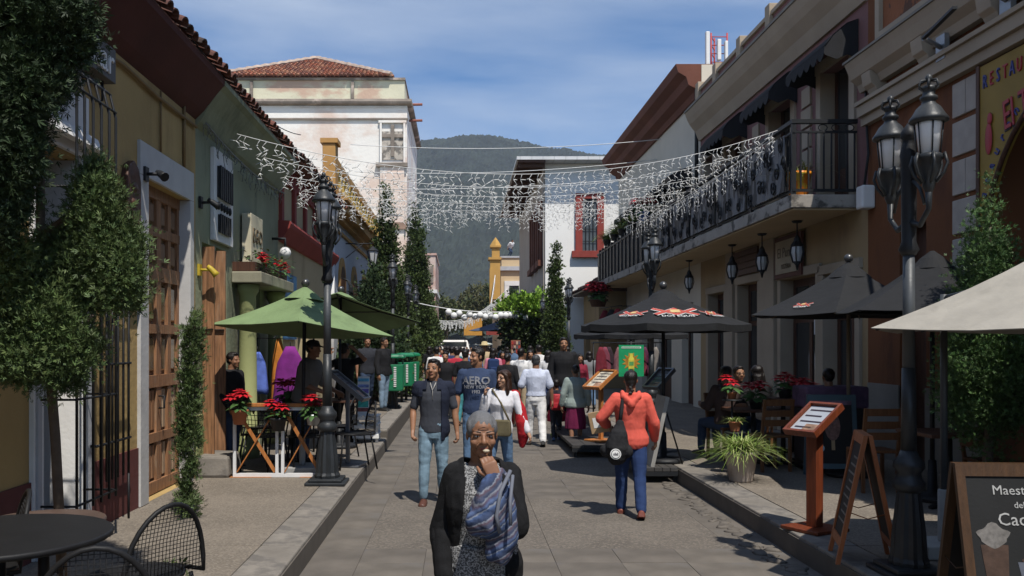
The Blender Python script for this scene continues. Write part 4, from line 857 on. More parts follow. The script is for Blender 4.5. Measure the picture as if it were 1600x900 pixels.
for s_ in (-1, 1):
    y0 = s_ * .275
    MB().tube([(0, s_ * .05, 2.55), (0, s_ * .16, 2.52), (0, y0, 2.62), (0, y0, 2.8)], [.024, .02, .02, .03], 8).tube([(0, s_ * .06, 2.85), (0, s_ * .16, 2.78), (0, s_ * .22, 2.66)], .014, 6).build('arm', lampm, lp)
    la = MB().lathe([(.02, 2.72), (.045, 2.78), (.04, 2.82), (.075, 2.9), (.085, 2.95), (.10, 2.96), (.10, 2.99), (.08, 3.0)], (0, y0, 0), 12).build('lantern', lampm, lp)
    MB().lathe([(.066, 3.0), (.088, 3.20), (.09, 3.215)], (0, y0, 0), 12).build('glass', frost, la)
    for k in range(6):
        c_, q = math.cos(k * math.pi / 3 + .3), math.sin(k * math.pi / 3 + .3); MB().tube([(.078 * c_, y0 + .078 * q, 2.99), (.10 * c_, y0 + .10 * q, 3.215)], .006, 5).build('rib', lampm, la)
        MB().tube([(.105 * c_, y0 + .105 * q, 3.0), (.125 * c_, y0 + .125 * q, 2.93), (.10 * c_, y0 + .10 * q, 2.86), (.05 * c_, y0 + .05 * q, 2.80)], .012, 5).build('scroll', lampm, la)
    MB().lathe([(.10, 3.215), (.135, 3.225), (.135, 3.245), (.115, 3.27), (.085, 3.32), (.05, 3.35), (.045, 3.37), (.06, 3.38), (.06, 3.40), (.042, 3.41), (.042, 3.44), (.055, 3.45), (.05, 3.47), (.012, 3.48), (.012, 3.5), (.026, 3.52), (.022, 3.545), (.004, 3.56)], (0, y0, 0), 14).build('hood', lampm, la)
    cr_ = MB()
    for k in range(6):
        c_, q = math.cos(k * math.pi / 3), math.sin(k * math.pi / 3); cr_.tube([(.045 * c_, y0 + .045 * q, 3.45), (.075 * c_, y0 + .075 * q, 3.475), (.06 * c_, y0 + .06 * q, 3.51), (.012 * c_, y0 + .012 * q, 3.515)], .008, 5)
    cr_.build('crown', lampm, la)
spots = [(-1.55, 10.4, HP, 'black twin street lamp beside the green parasols and poinsettia fence'), (3.15, 6.3, HP, 'large nearest black twin street lamp in front of the brown restaurant'),
         (3.17, 14.9, HP, 'black twin street lamp rising behind the black parasols under the balcony'), (3.17, 26.3, HP, 'twin street lamp between the slim cypress and the red hanging basket'),
         (3.17, 34.6, HP, 'twin street lamp beside the round clipped tree'), (-1.58, 20.8, HP + .13, 'twin street lamp beside the green litter bins'),
         (-1.58, 26.8, HP + .13, 'twin street lamp before the tall cypress, second past the parasols'), (-1.58, 31.5, HP + .13, 'twin street lamp before the tall cypress, third past the parasols')]
for i, (x, y, z, lb) in enumerate(spots):
    if i == 0: lp.location = (x, y, z); lp['label'] = lb; lp['group'] = 'twin lantern lamps along the street'
    else: copy_tree(lp, None, (x, y, z), random.uniform(-.06, .06), lb, lp['group']).scale = (.90, .95, .966 if i == 1 else 1)

# ------------------------------------------------------------------ parasols
def cloth(name, c): return M(name, c, .85, .12, 3, .5, 9, .02, stain=tuple(q * .7 for q in c), st=(.5, .7), sscale=(2, 2, 2))
greenc, blackc, beigec, bluec = cloth('green_canvas', (.175, .25, .115)), cloth('black_canvas', (.013, .0135, .015)), cloth('beige_canvas', (.35, .325, .28)), cloth('navy_canvas', (.05, .07, .12))
def parasol(label, loc, r, hem, apex, n, mat, rot=0, tilt=(0, 0), pole=True, group=None, base='disc', finial=True, nm='parasol', pole_m_=iron, flap=.0):
    o = thing(nm, label, 'parasol', loc, group=group); x0, y0, z0 = loc
    T = Matrix.Rotation(tilt[0], 3, 'X') @ Matrix.Rotation(tilt[1], 3, 'Y'); C = Vector((x0, y0, hem))
    def W(p): return C + T @ Vector(p)
    H = apex - hem; rows = 7; sub = 4; mb = MB(); grid = []
    for k in range(rows + 1):
        t = k / rows; ring = []
        for i in range(n * sub):
            a = rot + 2 * math.pi * i / (n * sub); u = (i % sub) / sub
            e = math.cos(math.pi / n) / math.cos((u - .5) * 2 * math.pi / n) if sub else 1
            rad = r * (.03 + .97 * t) * e; sag = .035 * math.sin(math.pi * u) * t * r
            z = H * (1 - t) - .07 * H * math.sin(math.pi * t) - sag * .5
            ring.append(W((math.cos(a) * rad, math.sin(a) * rad, z)))
        grid.append(ring)
    if flap: grid.append([p + T @ Vector((0, 0, -flap)) for p in grid[-1]])
    m = n * sub
    mb.add([p for g in grid for p in g], [(k * m + i, k * m + (i + 1) % m, (k + 1) * m + (i + 1) % m, (k + 1) * m + i) for k in range(len(grid) - 1) for i in range(m)])
    c = mb.build('canopy', mat, o); md = c.modifiers.new('s', 'SOLIDIFY'); md.thickness = .006
    cap = MB(); g = []
    for q, (t, dz) in enumerate(((.02, .05), (.12, .03), (.22, -.02))): g.append([W((math.cos(rot + 2 * math.pi * i / m) * r * t, math.sin(rot + 2 * math.pi * i / m) * r * t, H * (1 - t) + dz)) for i in range(m)])
    cap.add([p for q in g for p in q], [(k * m + i, k * m + (i + 1) % m, (k + 1) * m + (i + 1) % m, (k + 1) * m + i) for k in range(2) for i in range(m)])
    q = cap.build('vent_cap', mat, o); md = q.modifiers.new('s', 'SOLIDIFY'); md.thickness = .005
    for i in range(n):
        a = rot + 2 * math.pi * i / n; MB().tube([W((0, 0, H * .9)), W((math.cos(a) * r * .5, math.sin(a) * r * .5, H * .45 - .04)), W((math.cos(a) * r * .98, math.sin(a) * r * .98, -.012))], .011, 5).tube([W((0, 0, H * .25)), W((math.cos(a) * r * .5, math.sin(a) * r * .5, H * .45 - .04))], .009, 5).build('rib', pole_m_, o)
    if finial: MB().ball(W((0, 0, H + .09)), .055, 10, 7).tube([W((0, 0, H)), W((0, 0, H + .06))], .02, 6).build('finial', M('finial_knob', (.10, .10, .10), .3, .1, 5, 0, metal=.6), o)
    if pole:
        MB().tube([(x0, y0, z0 + .05), W((0, 0, H))], .024, 10).build('pole', pole_m_, o)
        if base == 'disc': MB().lathe([(.27, z0), (.28, z0 + .03), (.25, z0 + .06), (.05, z0 + .08), (.04, z0 + .4), (.03, z0 + .41)], (x0, y0, 0), 24).build('base', iron, o)
        else: MB().box(x0 - .25, x0 + .25, y0 - .25, y0 + .25, z0, z0 + .09).lathe([(.04, z0 + .09), (.04, z0 + .45)], (x0, y0, 0), 12).build('base', M('concrete_base', (.33, .33, .32), .8, .15, 5), o, bevel=.015)
    return o, W, H
gp = 'green parasols over the cafe tables'
parasol('front green parasol over the poinsettia fence', (-2.0, 11.3, HP), 1.15, 1.99, 2.50, 4, greenc, R(-82), (R(-5), R(3)), group=gp, base='square')
parasol('rear green parasol partly behind the front one', (-1.9, 14.0, HP), 1.27, 2.22, 2.60, 4, greenc, R(-84), (R(-15), R(1)), group=gp)
bk = 'black parasols before the restaurant'
u1, W1, H1 = parasol('black parasol with printed emblem on the deck at the right kerb', (2.78, 12.3, HP), 1.16, 2.08, 2.53, 8, blackc, R(22.5), group=bk, flap=.09)
u2, W2, H2 = parasol('black parasol with emblems, farther and lower, behind the kerb deck', (2.98, 15.7, HP), 1.04, 1.98, 2.33, 8, blackc, R(10), group=bk, flap=.07)
u3, W3, H3 = parasol('large black parasol left of the nearest street lamp', (4.76, 11.0, HP), 1.2, 2.17, 2.78, 6, blackc, R(0), group=bk, flap=.0, pole_m_=M('tan_pole', (.16, .12, .08), .6))
u4, W4, H4 = parasol('black parasol behind the nearest street lamp against the brown wall', (4.92, 9.35, HP), .98, 2.16, 2.75, 6, blackc, R(20), group=bk, finial=False)
u5, W5, H5 = parasol('big beige parasol cut by the right edge', (4.38, 6.0, HP), 1.55, 1.93, 2.68, 6, beigec, R(172), pole=False)
MB().tube([(3.72, 6.9, HP + .4), (3.72, 6.9, 2.2)], .026, 10).tube([(3.72, 6.9, 2.17), (4.22, 6.05, 2.36)], .022, 8).build('side_pole', M('grey_pole'), u5)
MB().box(3.5, 3.94, 6.7, 7.1, HP, HP + .1).lathe([(.045, HP + .1), (.045, HP + .5)], (3.72, 6.9, 0), 12).build('base', M('concrete_base'), u5, bevel=.015)
parasol('navy blue parasol far down the street', (2.1, 43, 0), 1.75, 2.45, 3.0, 6, bluec, R(10))
# printed emblems on the black canopies (crossed X marks and lettering)
gold, redx, whl = M('gold_print', (.55, .40, .18), .6, .1), M('red_print', (.42, .07, .05), .6, .1), M('white_print', (.72, .72, .70), .6, .05)
def emblem(o, W, H, r, ang, t, s, sides):
    a = ang; half = math.pi / sides
    inr = r * math.cos(half)
    ex = Vector((-math.sin(a), math.cos(a), 0)); ra = Vector((math.cos(a), math.sin(a), 0))
    def at(u, v, lift=.012):            # u along the hem, v up the slope
        tt = t - v / math.hypot(inr, H); p = ra * (inr * (.03 + .97 * tt)) + Vector((0, 0, H * (1 - tt) - .07 * H * math.sin(math.pi * tt))) + ex * u
        return W(p + Vector((ra.x * .3, ra.y * .3, 1)).normalized() * lift)
    def strip(p, q, w_, mat, nm, lift):
        d = Vector((q[0] - p[0], q[1] - p[1])).normalized(); nx, ny = -d.y * w_, d.x * w_
        k = 5; vs = []
        for i in range(k + 1):
            f = i / k; u, v = p[0] + (q[0] - p[0]) * f, p[1] + (q[1] - p[1]) * f; vs += [at(u - nx, v - ny, lift), at(u + nx, v + ny, lift)]
        MB().add(vs, [(2 * i, 2 * i + 1, 2 * i + 3, 2 * i + 2) for i in range(k)]).build(nm, mat, o)
    for c, q in ((-.5, 1), (.5, -1)):
        for mt_, w_, lf in ((whl, .17, .012), (redx, .12, .016)):
            strip(((c - .62) * s, .62 * s + .3 * s), ((c + .62) * s, -.32 * s + .3 * s), w_ * s, mt_, 'emblem_stroke', lf + .001 * (q + 1)); strip(((c + .62) * s, .62 * s + .3 * s), ((c - .62) * s, -.32 * s + .3 * s), w_ * s, mt_, 'emblem_stroke', lf + .0015 + .001 * (q + 1))
    strip((-.25 * s, .3 * s + .2 * s), (.25 * s, .3 * s + .2 * s), .22 * s, gold, 'emblem_disc', .022)
    X = at(.1, 0) - at(-.1, 0); Yv = at(0, .1) - at(0, 0); X.normalize(); Yv = (Yv - X * Yv.dot(X)).normalized(); Z = X.cross(Yv)
    tx = text('DOS EQUIS', .34 * s, whl, o, (0, 0, 0)); tx.matrix_local = Matrix.Translation(at(0, -.30 * s, .02) - OFF[o.name]) @ Matrix((X, Yv, Z)).transposed().to_4x4()
for ang in (-90, -45, 180 + 45): emblem(u1, W1, H1, 1.16, R(ang), .72, .25 if ang == -90 else .16, 8)
for ang in (-102.5 + 0, -57.5, -147.5): emblem(u2, W2, H2, 1.04, R(ang + 0), .74, .13, 8)
for ang in (-150, -90): emblem(u3, W3, H3, 1.17, R(ang), .84, .10, 6)

# ------------------------------------------------------------------ tables and chairs
blackm = M('black_metal', (.012, .012, .013), .55, .15, 10, .1, 60, spec=.25)
wood_chair = M('brown_chair_wood', (.13, .055, .022), .5, .25, 8, .2, 30, wood=(6, 6, .6))
def loop_chair(fine):
    o = thing('metal_chair', 'x', 'chair')
    bk = [(.25 * math.cos(a), .22 + .06 * math.sin(a) * max(0, math.sin(a)), .46 + .40 * math.sin(a)) for a in [math.pi * i / 16 for i in range(17)]]
    bk = [(-.25, .02, .45)] + [(x, y + .02, z) for x, y, z in reversed(bk)][0:] + [(.25, .02, .45)]
    MB().tube(bk, .013, 8).build('back_frame', blackm, o)
    mb = MB(); s_ = .022 if fine else .06; k = -.24
    while k < .245:
        zt = .46 + .40 * math.sqrt(max(0, 1 - (k / .25) ** 2)); f = lambda z: .24 + .06 * ((z - .46) / .40) ** 2
        if zt > .5: mb.tube([(k, f(.47), .47), (k, f((zt + .47) / 2), (zt + .47) / 2), (k, f(zt), zt)], .0022 if fine else .005, 3)
        k += s_
    z = .48
    while z < .85:
        hw = .25 * math.sqrt(max(0, 1 - ((z - .46) / .40) ** 2)); y_ = .24 + .06 * ((z - .46) / .40) ** 2
        if hw > .03: mb.tube([(-hw, y_, z), (hw, y_, z)], .0022 if fine else .005, 3)
        z += s_
    mb.build('back_mesh', blackm, o)
    MB().tube([(.24 * math.cos(2 * math.pi * i / 20), .02 + .23 * math.sin(2 * math.pi * i / 20), .45) for i in range(21)], .012, 6).build('seat_frame', blackm, o)
    MB().lathe([(.235, .443), (.235, .452)], (0, .02, 0), 20).build('seat', blackm, o)
    for x, y, e in ((-.2, -.16, -.05), (.2, -.16, -.05), (-.2, .2, .08), (.2, .2, .08)): MB().tube([(x, y, .45), (x * 1.12, y + e, 0)], .012, 6).build('leg', blackm, o)
    return o
def table(nm, label, cat, loc, r, h, mat, leg=None, group=None, sq=False):
    o = thing(nm, label, cat, loc, group=group); x, y, z = loc
    if sq: MB().box(x - r, x + r, y - r, y + r, z + h - .035, z + h).build('tabletop', mat, o, bevel=.006)
    else: MB().lathe([(r - .01, z + h - .03), (r, z + h - .02), (r, z + h - .006), (r - .008, z + h)], (x, y, 0), 32).build('tabletop', mat, o)
    MB().lathe([(.035, z + .03), (.03, z + h - .03)], (x, y, 0), 10).build('pedestal', leg or blackm, o)
    for k in range(4): MB().bar((x, y, z + .03), (x + .30 * math.cos(k * math.pi / 2 + .5), y + .30 * math.sin(k * math.pi / 2 + .5), z + .02), .04, .03).build('foot', leg or blackm, o)
    return o
ch = loop_chair(True); ch.location = (-1.69, 4.63, HP); ch.scale = (1, 1, .95); ch.rotation_euler = (0, 0, R(-122)); ch['label'] = 'rear black mesh back chair at the lower left, its back upright by the kerb'; ch['group'] = 'black mesh cafe chairs in the near left corner'
copy_tree(ch, None, (-1.54, 3.80, HP), R(200), 'black mesh back chair nearest the viewer, cut by the lower edge', ch['group'])
copy_tree(ch, None, (-2.62, 4.75, HP), R(-60), 'black mesh back chair at the far left edge beside the yellow wall', ch['group'])
table('round_table', 'round black cafe table in the lower left corner', 'table', (-2.14, 4.15, HP), .5, .74, blackm)
table('round_table', 'low round brown stone topped table behind the black one near the yellow house', 'table', (-2.42, 5.2, HP), .34, .6, M('brown_stone_top', (.085, .055, .042), .5, .25, 6, .1))
c2 = loop_chair(False); gch = 'black metal chairs under the green parasols'
c2.location = (-2.45, 11.45, HP); c2.rotation_euler = (0, 0, R(150)); c2['label'] = 'black metal chair just behind the left half of the poinsettia fence'; c2['group'] = gch
for x, y, a, lb in ((-1.42, 11.7, -70, 'black metal chair right of the street lamp by the kerb'), (-1.95, 11.4, 200, 'black metal chair behind the right half of the poinsettia fence'), (-2.75, 12.6, 60, 'black metal chair by the lime green column'),
                    (-1.78, 12.7, -100, 'black metal chair under the edge between the two parasols'), (-2.35, 13.7, 60, 'black metal chair under the rear green parasol')): copy_tree(c2, None, (x, y, HP), R(a), lb, gch)
table('cafe_table', 'dark square cafe table under the front green parasol', 'table', (-2.3, 12.3, HP), .38, .74, dark_wood, sq=True)
table('cafe_table', 'dark square cafe table under the rear green parasol', 'table', (-2.0, 14.2, HP), .38, .74, dark_wood, sq=True)
# right cafe: wooden chairs and tables
def wood_chair_():
    o = thing('wooden_chair', 'x', 'chair')
    MB().box(-.21, .21, -.2, .2, .43, .46).build('seat', wood_chair, o, bevel=.008)
    for x in (-.19, .19):
        MB().bar((x, -.18, 0), (x, -.18, .43), .035, .035).build('leg', wood_chair, o); MB().bar((x, .19, 0), (x, .18, .44), .035, .035).build('leg', wood_chair, o); MB().bar((x, .18, .44), (x, .26, .92), .035, .03).build('back_post', wood_chair, o)
    for z_ in (.58, .70, .84): MB().box(-.19, .19, .19 + (z_ - .44) * .16, .21 + (z_ - .44) * .16, z_, z_ + .08).build('back_slat', wood_chair, o)
    return o
wc = wood_chair_(); gw = 'wooden chairs at the restaurant tables'; lst = [(3.75, 12.6, 20, 'brown wooden chair behind the leaning board under the black parasol'), (3.95, 11.5, 190, 'brown wooden chair left of the spider plant table'), (4.7, 11.4, 170, 'brown wooden chair with the pink shirted diner'), (4.35, 13.2, -10, 'brown wooden chair of the woman with dark hair'), (5.1, 12.9, 10, 'brown wooden chair at the wall side of the restaurant'), (5.35, 9.0, 90, 'brown wooden chair behind the round topped conifer'), (4.55, 9.9, 180, 'brown wooden chair behind the wooden menu stand')]
for i, (x, y, a, lb) in enumerate(lst):
    if i == 0: wc.location = (x, y, HP); wc.rotation_euler = (0, 0, R(a)); wc['label'] = lb; wc['group'] = gw
    else: copy_tree(wc, None, (x, y, HP), R(a), lb, gw)
gt = 'dark restaurant tables'
for x, y, lb in ((3.95, 12.1, 'dark table with poinsettia nearest the black parasol'), (4.75, 12.2, 'dark table of the pink shirted diner by the wall'), (4.8, 14.6, 'dark table far back under the balcony'), (4.85, 8.9, 'dark table behind the nearest street lamp')): table('restaurant_table', lb, 'table', (x, y, HP), .36, .75, dark_wood, group=gt, sq=True)

# ------------------------------------------------------------------ fence with crossed braces
fc = thing('cafe_fence', 'white metal fence panel with orange wooden crosses and top rail', 'fence', (-2.25, 10.9, HP)); wm = M('white_metal', (.70, .70, .70), .5, .08, 6, .1); ow = orange_wood
y0 = 10.9
for x in (-2.75, -2.235, -2.165, -1.70): MB().box(x - .018, x + .018, y0 - .018, y0 + .018, HP + .03, 1.05).build('post', wm, fc)
MB().box(-2.768, -1.682, y0 - .02, y0 + .02, HP + .0, HP + .045).build('bottom_rail', wm, fc); MB().box(-2.768, -1.682, y0 - .02, y0 + .02, 1.01, 1.05).build('upper_rail', wm, fc)
MB().box(-2.77, -1.68, y0 - .05, y0 + .06, 1.055, 1.095).build('top_rail', ow, fc, bevel=.004); MB().box(-2.8, -2.3, y0 - .06, y0 + .05, HP - .001, HP + .003).build('foot_board', ow, fc); MB().box(-1.95, -1.66, y0 - .06, y0 + .05, HP - .001, HP + .003).build('foot_board', ow, fc)
for a, b in ((-2.72, -2.26), (-2.14, -1.72)):
    MB().bar((a, y0 - .008, HP + .06), (b, y0 - .008, 1.0), .012, .042, (1, 0, 1)).build('brace', ow, fc); MB().bar((a, y0 + .008, 1.0), (b, y0 + .008, HP + .06), .012, .042, (1, 0, 1)).build('brace', ow, fc)

# ------------------------------------------------------------------ poinsettias and pots
leafg, redl = M('plant_leaf', (.055, .12, .03), .55, .3, 20, 0, vcol=True), M('poinsettia_bract', (.50, .012, .022), .55, .25, 25, 0, vcol=True)
terra, zinc, bpot = M('terracotta', (.36, .13, .06), .8, .15, 6, .2), M('zinc_bucket', (.42, .43, .44), .4, .15, 8, .1, metal=.7), M('black_pot', (.02, .02, .02), .5)
def leaf(mb, base, d, ln, wd, droop=.3, up=Vector((0, 0, 1))):
    d = Vector(d).normalized(); x, y, _ = frame(d, up); b = Vector(base); e = Vector((0, 0, -droop * ln))
    p1, p2, p3 = b + d * ln * .35 + e * .1, b + d * ln * .7 + e * .45, b + d * ln + e
    n = Vector((0, 0, .12 * wd))
    mb.add([b, p1 - x * wd * .5, p1 + n, p1 + x * wd * .5, p2 - x * wd * .38, p2 + n, p2 + x * wd * .38, p3], [(0, 1, 2), (0, 2, 3), (1, 4, 5, 2), (2, 5, 6, 3), (4, 7, 5), (5, 7, 6)], True)
def poinsettia(label, loc, pot, r=.09, h=.16, heads=3, sc_=1.0, nm='potted_poinsettia', group='potted poinsettias', hang=False):
    o = thing(nm, label, 'potted plant', loc, group=group); x, y, z = loc
    if pot: MB().lathe([(r * .72, z), (r * .95, z + h * .78), (r * 1.08, z + h * .8), (r * 1.1, z + h), (r * .98, z + h), (r * .9, z + h * .9)], (x, y, 0), 16).build('pot', pot, o)
    g = MB(); rd = MB()
    for k in range(int(14 * sc_) + 8): a = random.random() * 6.28; leaf(g, (x + .02 * math.cos(a), y + .02 * math.sin(a), z + h + random.random() * .1 * sc_), (math.cos(a), math.sin(a), random.uniform(-.2, .5)), .16 * sc_, .08 * sc_, .35)
    for k in range(heads):
        a = k * 2.4 + random.random(); q = Vector((x + .085 * sc_ * math.cos(a) * (k > 0), y + .085 * sc_ * math.sin(a) * (k > 0), z + h + (.16 + random.uniform(-.03, .05)) * sc_))
        g.tube([(x, y, z + h * .8), q], .006, 4)
        for l_, (m_, el, ln) in enumerate(((8, -.05, .13), (7, .35, .10), (5, .8, .06))):
            for j in range(m_): b = j * 6.283 / m_ + l_ * .4 + random.uniform(-.15, .15); leaf(rd, q + Vector((0, 0, .008 * l_)), (math.cos(b), math.sin(b), el), ln * sc_, .055 * sc_, .25)
    g.build('leaves', leafg2, o); rd.build('bracts', redl2, o)
    return o
leafg2, redl2 = M('pot_leaf', (.05, .11, .03), .5, .35, 18, 0), M('red_bract', (.50, .012, .022), .5, .3, 22, 0)
poinsettia('red poinsettia in a terracotta pot hung on the left end of the white fence', (-2.66, 10.78, .85), terra, .10, .18, 4)
poinsettia('red poinsettia in a black pot on the middle posts of the white fence', (-2.2, 10.8, .77), bpot, .10, .16, 3)
poinsettia('red poinsettia in a zinc bucket on the fence beside the street lamp', (-1.78, 10.8, .84), zinc, .09, .13, 4)
poinsettia('dark red poinsettia on the cafe table behind the white fence', (-2.35, 12.2, HP + .74), bpot, .09, .12, 3, 1.3)
for x, y, z, s_, lb in ((3.95, 12.0, HP + .75, 1.2, 'red poinsettia on the dark table nearest the black parasol'), (4.62, 12.1, HP + .75, 1.4, 'red poinsettia on the table beside the pink shirted diner'), (4.95, 13.3, HP + .75, 1.1, 'red poinsettia farther back by the restaurant wall'), (4.3, 11.9, HP + .9, 1.0, 'red poinsettia between the two front restaurant tables')): poinsettia(lb, (x, y, z), bpot, .09, .12, 3, s_)
table('restaurant_table', 'small dark table between the two front restaurant tables', 'table', (4.3, 11.95, HP), .2, .9, dark_wood, group=gt, sq=True)
table('restaurant_table', 'small dark table by the wall under a poinsettia', 'table', (4.95, 13.3, HP), .22, .75, dark_wood, group=gt, sq=True)
ps = thing('plant_stand', 'thin iron plant stand with a small table ring behind the spider plant', 'plant stand', (3.42, 11.3, HP))
MB().tube([(3.42, 11.3, HP), (3.42, 11.3, 1.12)], .012, 6).lathe([(.12, 1.10), (.12, 1.12)], (3.42, 11.3, 0), 16).build('upper_ring', iron, ps); MB().lathe([(.13, HP + .5), (.13, HP + .52)], (3.42, 11.18, 0), 16).tube([(3.42, 11.3, HP + .51), (3.42, 11.18, HP + .51)], .012, 5).build('lower_ring', iron, ps)
for k in range(3): MB().tube([(3.42, 11.3, HP + .25), (3.42 + .17 * math.cos(k * 2.1), 11.3 + .17 * math.sin(k * 2.1), HP)], .01, 5).build('foot', iron, ps)
poinsettia('small red poinsettia on top of the iron plant stand', (3.42, 11.3, 1.12), terra, .06, .09, 2, .9)
def grass_plant(label, loc, pot, r, h, n, ln, wd, mat, nm='spider_plant'):
    o = thing(nm, label, 'potted plant', loc); x, y, z = loc
    MB().lathe([(r * .68, z), (r * .72, z + .02), (r * .98, z + h * .86), (r * 1.06, z + h * .88), (r * 1.06, z + h), (r * .95, z + h), (r * .9, z + h * .85)], (x, y, 0), 24).build('pot', pot, o)
    mb = MB()
    for k in range(n):
        a = random.random() * 6.283; el = random.uniform(.35, 1.45); l_ = ln * random.uniform(.65, 1.1); d = Vector((math.cos(a) * math.cos(el), math.sin(a) * math.cos(el), math.sin(el))); sd = Vector((-math.sin(a), math.cos(a), 0)) * wd * .5
        b = Vector((x + random.uniform(-.6, .6) * r, y + random.uniform(-.6, .6) * r, z + h * .92)); pts = []
        for q in range(5):
            t = q / 4; p = b + d * l_ * t + Vector((math.cos(a), math.sin(a), 0)) * l_ * .35 * t * t - Vector((0, 0, 1)) * l_ * .55 * t * t * random.uniform(.8, 1.3); w_ = 1 - t * .9
            pts += [p - sd * w_, p + sd * w_]
        mb.cur = int(random.random() < .35); mb.add(pts, [(2 * i, 2 * i + 1, 2 * i + 3, 2 * i + 2) for i in range(4)], True)
    mb.build('leaves', mat, o); return o
blade = [M('blade_green', (.16, .24, .045), .5, .3, 9, 0), M('blade_pale', (.38, .42, .16), .5, .25, 9, 0)]
grass_plant('bushy spider plant in a pale stone pot on the right kerb', (3.3, 10.55, HP), M('stone_pot', (.40, .34, .29), .8, .15, 5, .25, stain=(.28, .22, .18), st=(.5, .65), sscale=(5, 5, 3)), .19, .36, 560, .46, .018, blade)
grass_plant('small leafy plant in a terracotta pot on the iron stand', (3.42, 11.18, HP + .52), terra, .075, .13, 60, .16, .02, [M('blade_green'), M('blade_pale')], nm='potted_plant')
grass_plant('orange glazed pot with a spindly plant at the balcony corner', (5.2, 13.8, BZ + .2), M('orange_glaze', (.70, .20, .015), .35, .3, 5, .1, stain=(.55, .42, .05), st=(.5, .58), sscale=(5, 5, 5)), .19, .40, 26, .5, .03, [M('blade_green'), M('blade_pale')], nm='potted_plant')
poinsettia('blue pot of red flowers on top of the far balcony railing', (4.98, 24.4, 5.15), M('blue_pot', (.04, .13, .38), .4), .16, .25, 6, 2.0, nm='flower_pot')
for k, yy in enumerate((26.0, 27.6, 29.0, 30.5)): grass_plant(['green leafy pot plant on the far balcony railing, nearest', 'green leafy pot plant on the far balcony railing, second along', 'green leafy pot plant on the far balcony railing, third along', 'green leafy pot plant on the far balcony railing, farthest'][k], (4.98, yy, 5.15), bpot, .14, .2, 90, .55, .06, [M('blade_green'), M('blade_pale')], nm='balcony_plant')
hb = poinsettia('large hanging basket of dark red flowers under the far balcony edge', (4.75, 31.0, 3.1), dark_wood, .32, .25, 16, 2.6, nm='hanging_basket', group='hanging baskets')
MB().tube([(4.75, 31.0, 3.3), (4.97, 31.0, 3.84)], .012, 4).build('chain', iron, hb)
# garland and flowers of the planter over the cafe door
ga = thing('planter_garland', 'green garland with red flowers in the ledge planter of the sage house', 'garland', (FL + .2, 13.7, 2.97))
g, rd = MB(), MB()
for k in range(260):
    yy = random.uniform(12.6, 14.85); a = random.random() * 6.28; b = (FL + random.uniform(.1, .42), yy, 2.95 + random.uniform(-.12, .22)); leaf(g, b, (math.cos(a), math.sin(a), random.uniform(-.4, .8)), .12, .04, .3)
for yy in (12.75, 12.85, 13.0, 13.9, 14.3, 14.6):
    for j in range(14): a = random.random() * 6.28; leaf(rd, (FL + .34, yy + random.uniform(-.06, .06), 3.03 + random.uniform(-.06, .08)), (math.cos(a) + .5, math.sin(a), random.uniform(-.2, .7)), .11, .05, .2)
g.build('greenery', leafg2, ga); rd.build('red_flowers', redl2, ga)
# ------------------------------------------------------------------ menu stands and boards
def menu_stand(label, loc, h, w_, ln, rz, postm, paper, tilt=32, post=.07):
    o = thing('menu_stand', label, 'menu stand', loc, rz); OFF[o.name] = Vector()
    MB().box(-.2, .2, -.2, .2, 0, .03).build('foot', postm, o, bevel=.006); MB().box(-post, post, -post * .8, post * .8, .031, h).build('post', postm, o, bevel=.005)
    c, s_ = math.cos(R(tilt)), math.sin(R(tilt))
    def T(u, v, n): return (u, -v * c + n * s_ * -1 * 0 - n * s_, h + .02 - v * s_ * 1 + n * c)
    def pl(u0, u1, v0, v1, n0, n1): return MB().hexa([T(u0, v1, n0), T(u1, v1, n0), T(u1, v0, n0), T(u0, v0, n0)], [T(u0, v1, n1), T(u1, v1, n1), T(u1, v0, n1), T(u0, v0, n1)])
    t = pl(-w_, w_, -ln, ln, 0, .025).build('tray', postm, o)
    for a in ((-w_, -w_ + .025, -ln, ln), (w_ - .025, w_, -ln, ln), (-w_ + .025, w_ - .025, ln - .025, ln), (-w_ + .025, w_ - .025, -ln, -ln + .025)): pl(*a, .026, .06).build('lip', postm, t)
    pl(-w_ + .03, w_ - .03, -ln + .03, ln - .03, .026, .031).build('menu_sheet', paper, t)
    for k in range(4): pl(-w_ + .06, w_ - .06 - .05 * (k % 2), -ln + .08 + k * .08, -ln + .10 + k * .08, .0315, .033).build('print_line', M('letter_dark'), t)
    pl(-w_ * .1, w_ * .7, ln * .35, ln * .8, .0315, .033).build('picture', M('menu_picture', (.30, .18, .12), .5, .6, 12, 0), t)
    return o
redwood = M('red_stained_wood', (.15, .036, .014), .4, .3, 7, .2, 30, wood=(6, 6, .6))
sheetm = M('menu_paper', (.36, .38, .42), .4, .1, 4, 0)
menu_stand('red wooden menu stand with an open printed menu on the right pavement', (3.08, 7.8, HP), .92, .17, .21, R(-62), redwood, sheetm, 34, .055)
menu_stand('dark metal menu stand with pale edges right of the lamp by the green parasol', (-1.50, 11.9, HP), 1.02, .17, .30, R(80), M('steel_grey', (.16, .17, .19), .35, .1, 6, .05, metal=.4), M('dark_menu', (.06, .06, .08), .3, .3, 6, 0), 38, .03)
menu_stand('orange wooden menu stand with pale sheet left of the green poster', (2.33, 14.9, HP), .98, .2, .25, R(-55), orange_wood, M('pale_menu', (.55, .50, .40), .5), 34, .035)
menu_stand('dark menu stand right of the green poster', (3.0, 13.5, HP), 1.05, .17, .22, R(-60), M('steel_grey'), M('dark_menu'), 40, .03)
